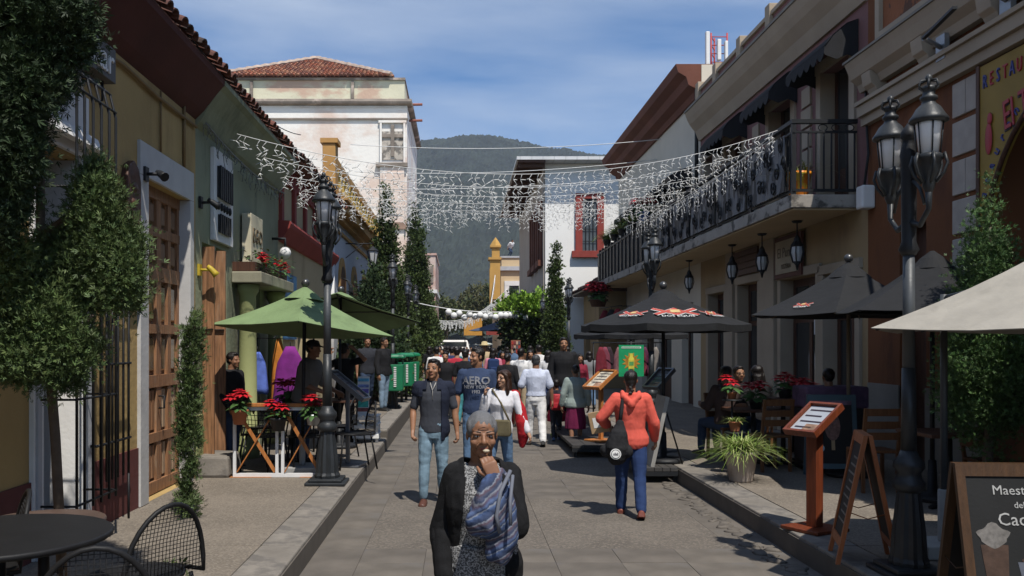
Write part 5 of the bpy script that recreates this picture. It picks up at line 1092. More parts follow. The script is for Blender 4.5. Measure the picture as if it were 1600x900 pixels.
def aframe(nm, label, loc, rz, w_, h, spread, framem, boardm, deco=None):
    o = thing(nm, label, 'sign board', loc, rz); OFF[o.name] = Vector()
    for s_ in (-1, 1):
        def T(u, z, n): f = z / h; return (u, s_ * (-(spread * (1 - f)) - n), z)
        def pl(u0, u1, z0, z1, n0, n1): return MB().add([T(u, z, n) for n in (n0, n1) for z in (z0, z1) for u in (u0, u1)], [(0, 2, 3, 1), (4, 5, 7, 6), (0, 1, 5, 4), (2, 6, 7, 3), (0, 4, 6, 2), (1, 3, 7, 5)])
        fm = pl(-w_, -w_ + .05, 0, h, 0, .03).build('frame', framem, o); pl(w_ - .05, w_, 0, h, 0, .03).build('frame', framem, o)
        pl(-w_ + .051, w_ - .051, h - .07, h, .002, .028).build('frame', framem, o); pl(-w_ + .051, w_ - .051, .12, .18, .002, .028).build('frame', framem, o)
        b = pl(-w_ + .05, w_ - .05, .18, h - .07, .006, .018).build('board', boardm, o)
        if s_ < 0 or deco is None: pass
        if deco and s_ == 1: deco(o, b, lambda u, z, n=.02: (lambda p: (p[0], p[1], p[2]))(T2(u, z, n, h, spread)), h)
    for s_ in (-1, 1): MB().tube([(s_ * (w_ - .02), -spread * .6, h * .4), (s_ * (w_ - .02), 0, h * .36), (s_ * (w_ - .02), spread * .6, h * .4)], .004, 4).build('chain', framem, o)
    return o
def T2(u, z, n, h, spread): return (u, (spread * (1 - z / h)) + n, z)
chalk = M('chalkboard', (.010, .0105, .011), .75, .3, 3, .1)
whitech = M('chalk_white', (.36, .36, .35), .8, .15, 20)
def deco_cacao(o, b, T, h):
    # board faces +y locally (turned to the street by the root rotation)
    a = math.atan2(.0, 1)
    for s_, z_, sz in (('Maestros', .80, .075), ('del', .72, .05), ('Cacao', .64, .10)):
        t = text(s_, sz, whitech, o, (0, 0, 0)); p = T(.03, z_ * h / .95); t.location = p; t.rotation_euler = (R(90 - 14), 0, R(180))
    for u, z_, r1, r2, hh, mt_ in ((.19, .28, .055, .075, .22, M('iced_drink', (.06, .035, .024), .5, .3, 20)), (-.0, .24, .05, .075, .17, M('paper_cup', (.085, .095, .12), .6, .15, 10))):
        n = 10; vs = []
        for k in range(n + 1):
            z2 = z_ + hh * k / n; r_ = r1 + (r2 - r1) * k / n; vs += [T(u - r_, z2, .021), T(u + r_, z2, .021)]
        MB().add(vs, [(2 * i, 2 * i + 1, 2 * i + 3, 2 * i + 2) for i in range(n)]).build('drink_picture', mt_, b)
    pts = [(.19 + .085 * math.cos(a_) * (1 + .15 * math.sin(5 * a_)), .55 + .06 * math.sin(a_) * (1 + .2 * math.cos(4 * a_))) for a_ in [2 * math.pi * i / 24 for i in range(24)]]
    MB().add([T(u, z, .0215) for u, z in pts], [tuple(range(24))]).build('cream_picture', M('cream_print', (.15, .14, .13), .7, .4, 30, 0), b)
    pts = [(-.02 + .073 * math.cos(a_), .42 + .02 * math.sin(a_)) for a_ in [2 * math.pi * i / 20 for i in range(20)]]
    MB().add([T(u, z, .022) for u, z in pts], [tuple(range(20))]).build('drink_picture', M('iced_drink'), b)
aframe('chalkboard_sign', 'wooden A-frame board lettered Maestros del Cacao with drinks at the lower right corner', (3.17, 5.1, HP), R(176), .36, .94, .22, M('dull_brown_wood', (.055, .026, .010), .55, .25, 7, .2, 30, wood=(6, 6, .6)), chalk, deco_cacao)
def deco_chalk(o, b, T, h):
    for k in range(9): MB().add([T(-.15, .28 + k * .06, .02), T(.15 - .05 * (k % 3), .28 + k * .06, .02), T(.15 - .05 * (k % 3), .295 + k * .06, .02), T(-.15, .295 + k * .06, .02)], [(0, 1, 2, 3)]).build('chalk_line', M('dim_chalk', (.16, .16, .15), .8, .5, 40, 0), b)
aframe('chalkboard_sign', 'tall narrow wooden A-frame chalkboard seen edge on beside the nearest street lamp', (3.03, 6.75, HP), R(74), .25, .95, .19, M('reddish_frame', (.27, .085, .025), .5, .25, 7, .2, 30, wood=(6, 6, .6)), chalk, deco_chalk)
def deco_ice(o, b, T, h):
    n = 16; pts = [(.0 + .09 * math.cos(a_), .62 + (.17 if math.sin(a_) > 0 else .17) * math.sin(a_)) for a_ in [2 * math.pi * i / n for i in range(n)]]
    MB().add([T(u, z, .021) for u, z in pts], [tuple(range(n))]).build('ice_lolly_picture', M('choc_print', (.16, .09, .075), .5, .5, 30, 0), b)
    MB().add([T(-.02, .34, .021), T(.02, .34, .021), T(.02, .46, .021), T(-.02, .46, .021)], [(0, 1, 2, 3)]).build('stick_picture', M('stick_print', (.35, .26, .15), .6), b)
    MB().add([T(.14 + .04 * math.cos(a_), .36 + .04 * math.sin(a_), .021) for a_ in [2 * math.pi * i / 14 for i in range(14)]], [tuple(range(14))]).build('badge_picture', M('badge_print', (.25, .42, .5), .6), b)
    MB().add([T(-.24, .88, .021), T(.24, .88, .021), T(.24, .97, .021), T(-.24, .97, .021)], [(0, 1, 2, 3)]).build('header_picture', M('header_print', (.16, .10, .16), .6, .5, 14, 0), b)
aframe('ice_cream_sign', 'dark ice cream poster board with an ice lolly picture behind the red menu stand', (4.5, 10.9, HP), R(172), .28, 1.0, .16, M('pale_blue_frame', (.05, .09, .115), .5), chalk, deco_ice)
pu = thing('drinks_cart', 'dim purple draped drinks cart behind the ice cream board', 'cart', (4.75, 12.0 - .6, HP)); MB().box(4.35, 5.1, 11.25, 11.7, HP + .12, 1.0).build('body', M('dark_cart', (.03, .025, .03), .6), pu, bevel=.01); MB().box(4.33, 5.12, 11.22, 11.73, 1.003, 1.28).build('drape', M('purple_cloth', (.12, .07, .13), .85, .4, 8, .3), pu, bevel=.03)
for x in (4.42, 5.03): MB().tube([(x, 11.25, HP + .07), (x, 11.7, HP + .07)], .06, 10).build('wheel', iron, pu)
# leaning board on the deck, decks at the kerb
deckm = M('deck_board', (.045, .042, .04), .7, .25, 4, .2, stain=(.11, .10, .09), st=(.55, .7))
for x0, y0, y1, lb in ((2.32, 11.7, 13.2, 'low black deck at the right kerb under the emblem parasol'), (1.78, 14.3, 17.4, 'low black deck farther along the right kerb under the second emblem parasol')):
    dk = thing('parasol_deck', lb, 'deck', ((x0 + KR) / 2, y0, 0)); n = 5
    for k in range(n): w0 = (KR - .01 - x0) / n; MB().box(x0 + w0 * k + .003, x0 + w0 * (k + 1) - .003, y0, y1, .15, .2).build('plank', deckm, dk, bevel=.004)
    for x in (x0 + .03, KR - .06):
        for y in (y0 + .05, y1 - .1): MB().box(x, x + .05, y, y + .05, .0, .149).build('leg', iron, dk)
    MB().box(x0, KR - .01, y0 + .0, y0 + .03, .09, .148).build('edge_bar', iron, dk)
lb_ = thing('leaning_board', 'grey board seen edge on, propped by a thin leg beside the parasol base', 'sign board', (2.62, 12.0, HP))
MB().bar((2.52, 12.05, HP), (2.72, 12.05, 1.12), .05, .55).build('board', M('pale_board', (.30, .29, .27), .6, .2, 5), lb_); MB().tube([(2.72, 12.05, 1.05), (2.98, 12.05, HP)], .012, 5).build('prop', iron, lb_)
# green drinks poster on a pole
gpst = thing('drinks_poster', 'green hanging poster with a yellow bottle in an orange splash', 'poster', (2.65, 13.9, HP))
MB().tube([(2.65, 13.95, HP), (2.65, 13.95, 1.86)], .014, 6).tube([(2.44, 13.95, 1.83), (2.86, 13.95, 1.83)], .012, 5).build('pole', iron, gpst); MB().lathe([(.2, HP), (.2, HP + .03), (.03, HP + .05)], (2.65, 13.95, 0), 16).build('base', iron, gpst)
MB().box(2.455, 2.845, 13.925, 13.935, 1.31, 1.80).build('sheet', M('poster_green', (.012, .30, .12), .5, .15, 6, 0), gpst)
MB().box(2.50, 2.80, 13.921, 13.924, 1.745, 1.775).build('header', M('white_print'), gpst)
for k in range(9): MB().box(2.51 + k * .031, 2.53 + k * .031, 13.9195, 13.9208, 1.75, 1.77).build('header_mark', M('poster_green'), gpst)
pts = [(2.65 + (.09 + .06 * (i % 2)) * math.cos(i * math.pi / 12), 1.54 + (.09 + .06 * (i % 2)) * math.sin(i * math.pi / 12)) for i in range(24)]
MB().prism(pts, 'y', 13.9215, 13.924).build('splash', M('splash_orange', (.40, .20, .03), .5, .4, 20, 0), gpst)
MB().prism([(2.605, 1.43), (2.695, 1.43), (2.695, 1.58), (2.675, 1.62), (2.675, 1.67), (2.625, 1.67), (2.625, 1.62), (2.605, 1.58)], 'y', 13.9185, 13.9212).build('bottle', M('bottle_yellow', (.62, .58, .08), .4, .3, 12, 0), gpst)
MB().box(2.615, 2.685, 13.917, 13.9182, 1.48, 1.54).build('bottle_label', M('bottle_label_green', (.10, .32, .10), .5), gpst)
# ------------------------------------------------------------------ litter bins, white rack
binm = M('bin_green', (.012, .17, .075), .38, .12, 5, .05, spec=.5)
lbn = thing('litter_bin', 'x', 'litter bin')
MB().loft([[(x * w_, y * w_, z) for x, y in ((-.17, -.14), (.17, -.14), (.2, -.08), (.2, .1), (.15, .14), (-.15, .14), (-.2, .1), (-.2, -.08))] for z, w_ in ((.42, .86), (.46, .92), (.95, 1.02), (1.0, 1.04), (1.02, 1.04))], smooth=False).build('body', binm, lbn, bevel=.012)
MB().loft([[(x * w_, y * w_, z) for x, y in ((-.17, -.14), (.17, -.14), (.2, -.08), (.2, .1), (.15, .14), (-.15, .14), (-.2, .1), (-.2, -.08))] for z, w_ in ((1.16, 1.16), (1.2, 1.16), (1.24, 1.0), (1.26, .6))], smooth=False).build('lid', binm, lbn, bevel=.01)
for x in (-.16, .16): MB().box(x - .02, x + .02, .05, .09, 1.0, 1.17).build('lid_support', binm, lbn)
MB().box(-.12, .12, -.1, .1, 1.021, 1.03).build('mouth', iron, lbn)
MB().tube([(0, .17, 0), (0, .17, 1.1)], .035, 8).box(-.06, .06, .13, .2, .55, .6).build('post', iron, lbn)
for k in range(11): MB().box(-.03, .03, -.151, -.146, .52 + k * .042, .545 + k * .042).build('letter_mark', white_paint, lbn)
gb_ = 'green litter bins on posts'
lbn.location = (-1.48, 20.3, HP + .13); lbn['label'] = 'green litter bin on a black post nearest the lamp, white marks down its front'; lbn['group'] = gb_
copy_tree(lbn, None, (-1.42, 22.6, HP + .13), .5, 'green litter bin tilted behind the nearest one', gb_); copy_tree(lbn, None, (-1.3, 23.4, HP + .13), .9, 'green litter bin farthest toward the road of the three', gb_)
wr = thing('white_rack', 'white slatted plastic bench by the rear parasol with a painting standing on it', 'bench', (-1.56, 14.85, HP)); wp = M('white_plastic', (.74, .74, .72), .4, .05, 5, .05)
for x in (-1.76, -1.40):
    for y in (14.7, 15.1): MB().box(x, x + .04, y, y + .04, HP, HP + .42).build('leg', wp, wr)
for z_ in (.12, .28, .42):
    for k in range(5): MB().box(-1.77 + k * .088, -1.70 + k * .088, 14.68, 15.16, HP + z_, HP + z_ + .02).build('slat', wp, wr, bevel=.004)
    MB().box(-1.775, -1.34, 14.66, 14.69, HP + z_ - .05, HP + z_ - .001).build('rail', wp, wr)
pa = thing('seaside_painting', 'narrow upright canvas painted in turquoise, white and violet leaning on the white bench', 'painting', (-1.6, 14.85, HP + .45))
def lean(z): return 14.78 + (z - (HP + .45)) * .3
def strip_(x0, x1, z0, z1, off, mat, nm, par): return MB().hexa([(x0, lean(z0) - off, z0), (x1, lean(z0) - off, z0), (x1, lean(z0) - off + .015, z0), (x0, lean(z0) - off + .015, z0)], [(x0, lean(z1) - off, z1), (x1, lean(z1) - off, z1), (x1, lean(z1) - off + .015, z1), (x0, lean(z1) - off + .015, z1)]).build(nm, mat, par)
strip_(-1.72, -1.52, HP + .445, 1.27, 0, wp, 'canvas', pa)
for z0, z1, c in ((.70, .76, (.30, .09, .08)), (.77, .93, (.05, .36, .30)), (.94, 1.0, (.55, .68, .72)), (1.0, 1.07, (.16, .12, .42)), (1.09, 1.14, (.22, .30, .62)), (1.19, 1.24, (.12, .42, .62))): strip_(-1.71, -1.53, z0, z1, .004, M('paint_%02d' % int(z0 * 100), c, .6, .5, 14, 0), 'paint_patch', pa)
# ------------------------------------------------------------------ hung clothes
def garment(label, x, y, z, w_, h, col, key, kind='dress', group='clothes hung outside the shops'):
    mb = MB(); rings = []
    for k in range(9):
        t = k / 8; wd = w_ * ((.28 + .5 * min(1, t * 4)) if t < .3 else .75 + .35 * t); r_ = []
        for i in range(18):
            a = 2 * math.pi * i / 18; f = 1 + .10 * math.sin(5 * a + x * 9) * t; r_.append((x + math.cos(a) * wd * .5 * f, y + math.sin(a) * .07 * f * (.5 + t * .7), z - h * t + .02 * math.sin(3 * a) * (t > .95)))
        rings.append(r_)
    o = mb.loft(rings).build('hung_garment', M('garment_' + key, col, .85, .25, 7, .3, 40), origin=(x, y, z)); MB().tube([(x, y, z), (x, y, z + .08)], .006, 4).build('hanger_hook', iron, o)
    return tag(o, label, 'garment', group)
garment('purple hanging dress under the front green parasol', -2.55, 13.4, 1.78, .5, .95, (.19, .02, .20), 'purple'); garment('blue and white hanging shirt by the lime column', -2.95, 13.0, 1.70, .3, .6, (.10, .16, .50), 'blue'); garment('orange hanging cloth left of the purple dress', -2.8, 13.8, 1.9, .25, 1.2, (.55, .20, .03), 'orange')
for k, (x, y, c, nm) in enumerate(((-2.55, 13.4, 0, ''),)): pass
rk = thing('clothes_rail', 'black clothes rail behind the green parasols', 'rail', (-2.6, 13.4, HP)); MB().tube([(-3.05, 13.4, HP), (-3.05, 13.4, 1.9), (-2.2, 13.4, 1.9), (-2.2, 13.4, HP)], .016, 6).build('frame', iron, rk)
MB().tube([(-2.95, 13.0, 1.9), (-2.95, 13.4, 1.9)], .01, 5).tube([(-2.8, 13.8, 1.98), (-2.8, 13.4, 1.9)], .01, 5).build('hook_bar', iron, rk)
cl = [((.38, .03, .06), 'crimson'), ((.45, .10, .16), 'rose'), ((.08, .04, .06), 'plum'), ((.50, .22, .24), 'pale pink'), ((.30, .02, .03), 'dark red'), ((.55, .32, .10), 'amber'), ((.12, .03, .10), 'dusky violet'), ((.42, .06, .10), 'cherry'), ((.25, .05, .14), 'wine'), ((.5, .45, .4), 'oatmeal')]
for k, (c, nm) in enumerate(cl): garment('%s hanging embroidered blouse in the shop row behind the green poster' % nm, 3.0 + .13 * k, 19.2 + .25 * (k % 3), 1.75, .25, .62, tuple(q * .38 for q in c), nm.replace(' ', '_'))
rk = thing('clothes_rail', 'black clothes rail of red blouses behind the green poster', 'rail', (3.6, 19.4, HP)); MB().tube([(2.87, 19.4, HP), (2.87, 19.4, 1.85), (4.35, 19.4, 1.85), (4.35, 19.4, HP)], .018, 6).tube([(2.87, 19.2, 1.84), (4.35, 19.2, 1.84)], .01, 5).tube([(2.87, 19.7, 1.84), (4.35, 19.7, 1.84)], .01, 5).tube([(2.87, 19.2, 1.84), (2.87, 19.7, 1.84)], .01, 4).tube([(4.35, 19.2, 1.84), (4.35, 19.7, 1.84)], .01, 4).build('frame', iron, rk)
for k, (y, c, nm) in enumerate(((30.2, (.34, .03, .04), 'scarlet'), (30.9, (.03, .03, .035), 'black'), (31.7, (.30, .04, .06), 'maroon'))): garment('%s dress hung high under the far balcony' % nm, 5.3 - .1 * k, y, 3.0, .5, 1.0, c, nm)
gr_ = thing('clothes_rail', 'wall rail of high hung dresses under the far balcony', 'rail', (5.2, 31, 3.1)); MB().tube([(5.35, 29.8, 3.09), (5.0, 32, 3.09)], .014, 5).tube([(5.3, 30.2, 3.09), (FR, 30.2, 3.09)], .014, 5).build('bar', iron, gr_)
pr = thing('postcard_rack', 'red patterned postcard rack standing among the far crowd', 'rack', (2.2, 33, 0)); MB().box(1.85, 2.2, 33, 33.1, .5, 1.95).build('panel', M('rack_back', (.25, .10, .06), .7), pr)
for i in range(4):
    for j in range(9): MB().box(1.87 + i * .083, 1.94 + i * .083, 32.985, 32.999, .55 + j * .155, .67 + j * .155).build('postcard', M('card_%d' % ((i * 3 + j) % 4), ((.4, .05, .04), (.10, .10, .12), (.5, .35, .25), (.2, .05, .05))[(i * 3 + j) % 4], .5), pr)
MB().box(1.88, 1.92, 33.02, 33.06, 0, .5).box(2.13, 2.17, 33.02, 33.06, 0, .5).build('leg', iron, pr)
em = thing('electric_meter', 'white electric meter box at the corner of the brown building by the balcony', 'meter', (FR, 13.15, 3.9)); MB().box(FR - .2, FR - .003, 12.95, 13.17, 3.78, 4.12).build('case', white_paint, em, bevel=.03); MB().lathe([(.07, 0), (.07, .03)], (0, 0, 0), 14).build('dial', glass, em).location = (-.14, -.2, .1)
MB().tube([(FR - .1, 13.1, 4.12), (FR - .04, 13.1, 4.6), (FR - .05, 13.16, 5.2), (FR - .06, 13.14, 6)], .02, 5).build('cable', iron, em)

# ------------------------------------------------------------------ light strings and cables over the street
cordm = M('white_cord', (.72, .72, .70), .5, .05, 5, 0)
def cat(a, b, sag, n=24): a, b = Vector(a), Vector(b); return [a.lerp(b, i / n) - Vector((0, 0, sag * 4 * (i / n) * (1 - i / n))) for i in range(n + 1)]
def icicles(label, a, b, sag, drop, n, thick=.0048, group='icicle light strings across the street'):
    o = thing('icicle_lights', label, 'string lights', a, group=group)
    pts = cat(a, b, sag, 40); MB().tube(pts, thick, 5).build('cable', cordm, o); mb = MB(); A, B = Vector(a), Vector(b)
    d = (B - A); d.z = 0; d.normalize()
    for k in range(n):
        t = (k + random.random() * .6) / n; p = A.lerp(B, t) - Vector((0, 0, sag * 4 * t * (1 - t))); ln = drop * random.choice((.45, .7, 1.0, .85)); m = int(ln / .09) + 1; q = p.copy()
        for j in range(m):
            s_ = 1 if j % 2 else -1; q2 = q + d * s_ * random.uniform(.02, .07) + Vector((0, random.uniform(-.02, .02), -ln / m)); mb.tube([q, q2], thick * .8, 3)
            e = q2 + d * -s_ * random.uniform(.03, .09) + Vector((0, random.uniform(-.03, .03), random.uniform(-.07, .02))); mb.tube([q2, e], thick * 1.1, 3)
            if random.random() < .5: mb.tube([q2, q2 + d * s_ * random.uniform(.03, .08) + Vector((0, 0, random.uniform(-.05, .05)))], thick * 1.1, 3)
            q = q2
    mb.build('light_drops', cordm, o)['kind'] = 'stuff'
    return o
names = ['nearest and uppermost', 'second from the viewer', 'third from the viewer', 'fourth from the viewer', 'farthest and lowest']
for k in range(5):
    ya, yb = 11.45 + 1.55 * k, 14.0 + 1.9 * k
    icicles('white icicle light string across the street, %s' % names[k], (-2.86, ya, 4.50 + .02 * k), (4.97, yb, 5.16), (.60, .50, .38, .25, .15)[k], .34 + .02 * k, 74)
for k in range(2): icicles(('white light string along the balcony edge, upper run', 'white light string along the balcony edge, lower run')[k], (4.9, 14.1, 5.1 - .05 * k), (4.6 - .4 * k, 23.0, 4.9 - .1 * k), .12, .4, 30)
icicles('white icicle lights down the corner of the church block', (-3.05, 53.7, 9.4), (-2.6, 50, 4.7), -.1, .5, 26, .02, 'small far light strings')
icicles('white icicle lights along the edge of the far yellow house', (2.9, 75.7, 7.6), (2.4, 71.5, 5.0), .1, .5, 20, .03, 'small far light strings')
for k in range(4): icicles('net of white lights low over the far street, %s row' % ('first', 'second', 'third', 'fourth')[k], (-3.0, 62 + 4 * k, 4.0), (3.2, 62 + 4 * k, 5.6), 1.3, .5, 24, .022, 'small far light strings')
tg = thing('tangled_lights', 'unlit tangled clear lights under the eave of the sage house', 'string lights', (-2.98, 11, 4.4)); mb = MB(); pts = cat((-3.1, 10.9, 4.5), (-3.05, 15.5, 4.42), .12)
MB().tube(pts, .012, 5).build('cable', M('grey_cord', (.20, .20, .18), .7), tg)
for k in range(90):
    p = pts[k % 24].lerp(pts[k % 24 + 1], random.random()); q = p
    for j in range(random.randint(2, 5)): q2 = q + Vector((random.uniform(-.03, .03), random.uniform(-.06, .06), random.uniform(-.1, .03))); mb.tube([q, q2], .005, 3); q = q2
mb.build('light_drops', MATS['grey_cord'], tg)['kind'] = 'stuff'
for k, (a, b, s_, lb) in enumerate((((-3.2, 26, 7.6), (6.2, 27, 8.0), .2, 'thin pale cable high over the street, uppermost'), ((-3.2, 27, 7.0), (6.2, 27.5, 7.5), .2, 'thin pale cable high over the street, middle one'), ((-3.2, 26.5, 6.4), (6.2, 27, 6.9), .15, 'thin pale cable high over the street just above the light strings'), ((-2.86, 9, 5.1), (-2.86, 16, 5.55), .25, 'dark cable sagging under the left eave'))):
    tag(MB().tube([p - Vector(a) for p in cat(a, b, s_)], .011 if k < 3 else .008, 5).build('overhead_cable', cordm if k < 3 else iron), lb, 'cable').location = a
ls = thing('lantern_string', 'string of round white paper lanterns over the far street', 'lantern string', (-2, 36, 3.6)); a, b = (-2.0, 34, 3.45), (3.1, 36, 3.2); MB().tube(cat(a, b, .25), .02, 5).build('cable', cordm, ls)
for k in range(17):
    t = .3 + .68 * k / 17; p = Vector(a).lerp(Vector(b), t) - Vector((0, 0, 1.0 * t * (1 - t))); MB().ball(p - Vector((0, random.uniform(-.25, .25), .13 + .17 * (k % 2) * random.random())), .13, 10, 7).build('lantern', M('paper_lantern', (.74, .74, .72), .7, .04, 5, 0), ls)
# far street furniture
vn = thing('white_van', 'white van parked at the far end of the street', 'van', (-.6, 92, 0)); MB().loft([[(-2.0, y, z) for y, z in q] if 0 else [(x, y, z) for x, y, z in q] for q in ([(-2.2, 92, .4), (.9, 92, .4), (.9, 96, .4), (-2.2, 96, .4)], [(-2.2, 92, 1.3), (.9, 92, 1.3), (.9, 96, 1.3), (-2.2, 96, 1.3)], [(-2.0, 92.5, 2.2), (.7, 92.5, 2.2), (.7, 96, 2.2), (-2.0, 96, 2.2)])], smooth=False).build('body', white_paint, vn, bevel=.15)
MB().box(-1.9, .6, 92.1, 92.2, 1.4, 2.0).build('windscreen', glass, vn)
for x in (-1.9, .6): MB().tube([(x - .1, 92.8, .4), (x + .1, 92.8, .4)], .4, 14).build('wheel', iron, vn)
ob = thing('orange_stall', 'orange roofed stall at the far end of the street', 'stall', (1.6, 84, 0)); MB().box(.3, 2.0, 84, 85.5, 2.6, 4.3).build('hood', M('stall_orange', (.55, .27, .05), .7, .15), ob)
for x in (.35, 1.9): MB().box(x, x + .08, 84.1, 84.2, 0, 2.6).build('post', iron, ob)
rc = thing('red_canopy', 'small red shop canopy low on the right of the far street', 'canopy', (3, 70, 2.2)); MB().hexa([(2.0, 70, 2.5), (3.5, 70, 2.5), (3.5, 72, 2.9), (2.0, 72, 2.9)], [(2.0, 70, 2.75), (3.5, 70, 2.75), (3.5, 72, 3.1), (2.0, 72, 3.1)]).build('cloth', redp, rc); MB().tube([(2.05, 70.1, 0), (2.05, 70.1, 2.6)], .03, 5).tube([(3.4, 70.1, 0), (3.4, 70.1, 2.6)], .03, 5).build('post', iron, rc)

# ------------------------------------------------------------------ trees
def foliage(name, blobs, n, size, mat, parent, up=.5, shape='spray', seed=1, clump=.16, bw=.11):
    """many small leaf sprays spread through ellipsoids: blobs = (centre, radii, weight)"""
    g = np.random.default_rng(seed); W_ = np.array([b[2] for b in blobs], float); W_ /= W_.sum(); off = np.array(OFF.get(parent.name, Vector()))
    nc = max(8, n // 28); idx = g.choice(len(blobs), nc, p=W_); C = np.array([b[0] for b in blobs])[idx]; Rr = np.array([b[1] for b in blobs])[idx]
    u = g.normal(size=(nc, 3)); u /= np.linalg.norm(u, axis=1)[:, None]; rr = g.random(nc) ** (1 / 3) * .85 + .22
    cc = C + u * Rr * rr[:, None]                      # clump centres, a ragged outline
    ci = g.integers(0, nc, n); p = cc[ci] + g.normal(size=(n, 3)) * clump * (.5 + g.random((n, 1)))
    d = u[ci] * .8 + g.normal(size=(n, 3)) * .55 + np.array([0, 0, up]); d /= np.linalg.norm(d, axis=1)[:, None]
    a = np.cross(d, g.normal(size=(n, 3))); a /= np.linalg.norm(a, axis=1)[:, None]; b = np.cross(d, a); s = size * (.6 + .8 * g.random(n))[:, None]
    tone = np.repeat((.65 + .6 * g.random(nc))[ci] * (.8 + .4 * g.random(n)), 1)
    if shape == 'spray':   # three narrow blades in a fan
        V = []; 
        for ang, ln in ((-.6, .75), (0, 1.0), (.6, .75), (0, .7)):
            dd = d * math.cos(ang) + a * math.sin(ang) if ln != .7 else d * .6 + b * .8
            w_ = a * bw
            V += [p, p + (dd * .55 - w_) * s * ln, p + dd * s * ln, p + (dd * .55 + w_) * s * ln]
        k = 4
    else:                  # broad leaves
        V = [p, p + (d * .5 - a * .33) * s, p + d * s, p + (d * .5 + a * .33) * s]; k = 1
    v = np.stack(V, 1).reshape(-1, 3) - off; f = np.arange(len(v)).reshape(-1, 4); tn = np.repeat(tone, k)
    hue = np.stack([tn * (.92 + .22 * np.repeat(g.random(n), k)), tn, tn * .9], 1)
    return link(name, npmesh(name, v, f, hue), mat, parent)
cyp, cyp2, lime, dkleaf = (M('cypress_leaf', (.028, .052, .020), .65, .25, 3, 0, vcol=True), M('thuja_leaf', (.072, .112, .038), .65, .25, 3, 0, vcol=True), M('lime_leaf', (.17, .30, .035), .6, .2, 4, 0, vcol=True), M('dark_broad_leaf', (.030, .05, .016), .5, .3, 4, 0, vcol=True))  # first two: shade and sunlight of the big conifer put into leaf colour
bark = M('bark', (.10, .075, .055), .9, .3, 10, .5, 30, stain=(.18, .16, .13), st=(.55, .7), sscale=(6, 6, 3))
def cone_blobs(x, y, z0, z1, r, n=9, j=.12):
    return [((x + random.uniform(-j, j) * r, y + random.uniform(-j, j) * r, z0 + (z1 - z0) * (k + .5) / n), (r * f, r * f, (z1 - z0) / n * .9), f * f + .1) for k in range(n) for f in [math.sin(math.pi * min(1, .22 + .32 * (1 - (k + .5) / n) * 1.0 + .0)) * (1 - ((k + .5) / n) ** 2.2) ** .8 * 1.1 + .06]]
# large foreground conifer
t = thing('conifer_tree', 'large ragged dark conifer at the left edge with lower branches over the pavement', 'tree', (-2.62, 5.9, HP))
def lim(a, b, r0, r1): return MB().tube([a, Vector(a).lerp(Vector(b), .5) + Vector((0, 0, .05)), b], [r0, (r0 + r1) / 2, r1], 8)
MB().tube([(-2.62, 5.9, HP), (-2.66, 5.88, 1.2), (-2.72, 5.8, 2.4), (-2.7, 5.75, 3.6), (-2.75, 5.7, 4.8)], [.034, .032, .03, .025, .012], 10).build('trunk', bark, t)
for a, b in (((-2.68, 5.87, 1.5), (-2.3, 5.6, 2.0)), ((-2.7, 5.83, 1.9), (-2.95, 5.3, 1.9)), ((-2.72, 5.8, 2.5), (-2.3, 5.7, 2.7)), ((-2.7, 5.76, 3.2), (-2.5, 5.3, 3.7)), ((-2.7, 5.75, 3.8), (-2.9, 5.2, 4.2))): lim(a, b, .03, .01).build('limb', bark, t)
def BP(px, py, Y, rx, rz, w_=1, ry=None): p = P(px, py, Y); return (tuple(p), (rx * Y / F, ry or rx * Y / F, rz * Y / F), w_)
upper = [BP(60, 20, 5.3, 75, 60, 2.2), BP(100, 60, 5.4, 42, 45, 1.2), BP(30, 130, 5.2, 50, 60, 1.6), BP(68, 120, 5.5, 30, 40, .8), BP(15, 240, 5.2, 38, 55, 1.2), BP(38, 195, 5.6, 26, 40, .5), BP(20, -60, 5.3, 80, 50, 1.5), BP(-40, 200, 5.1, 60, 120, 1.5), BP(-5, 350, 5.2, 14, 25, .3), BP(8, 300, 5.3, 30, 50, .9)]
lower = [BP(150, 330, 5.7, 36, 60, 1.3), BP(175, 400, 5.7, 42, 60, 1.7), BP(130, 430, 5.8, 50, 60, 1.7), BP(70, 500, 5.6, 55, 55, 1.7), BP(30, 560, 5.5, 40, 32, 1.0), BP(110, 545, 5.6, 45, 35, 1.0), BP(10, 455, 5.5, 35, 55, .9), BP(195, 440, 5.6, 26, 50, .9), BP(95, 390, 5.9, 30, 40, .6), BP(150, 270, 5.8, 14, 22, .25), BP(70, 420, 5.8, 30, 40, .8), BP(105, 590, 5.6, 20, 18, .3), BP(10, 400, 5.4, 30, 40, .8), BP(60, 560, 5.6, 50, 35, 1.0)]
sh_ = lambda L_: [(c, tuple(q * .93 for q in r), w_) for c, r, w_ in L_]
foliage('crown', sh_(upper), 46000, .044, cyp, t, .25, seed=3, clump=.045); foliage('lower_crown', sh_(lower), 48000, .040, cyp2, t, .45, seed=4, clump=.042)  # upper crown coloured as shaded, lower crown coloured as sunlit
t = thing('slim_conifer', 'thin young conifer sapling on the left pavement before the panelled door', 'tree', (-2.56, 8.45, HP))
MB().tube([(-2.56, 8.45, HP), (-2.56, 8.45, 1.9)], [.02, .006], 6).build('trunk', bark, t)
foliage('crown', [((-2.56 + .05 * (z - 1.2) * .6, 8.45, z), (.085 if z > .5 else .05, .085, .17), 1 if .6 < z < 1.9 else .45) for z in (.35, .5, .65, .8, .95, 1.1, 1.25, 1.4, 1.55, 1.7, 1.85, 2.0)], 6000, .045, cyp2, t, 1.2, seed=5, clump=.03)
foliage('low_shoots', [((-2.53, 8.3, .28), (.08, .08, .1), 1)], 200, .06, cyp2, t, .6, seed=6, clump=.04)
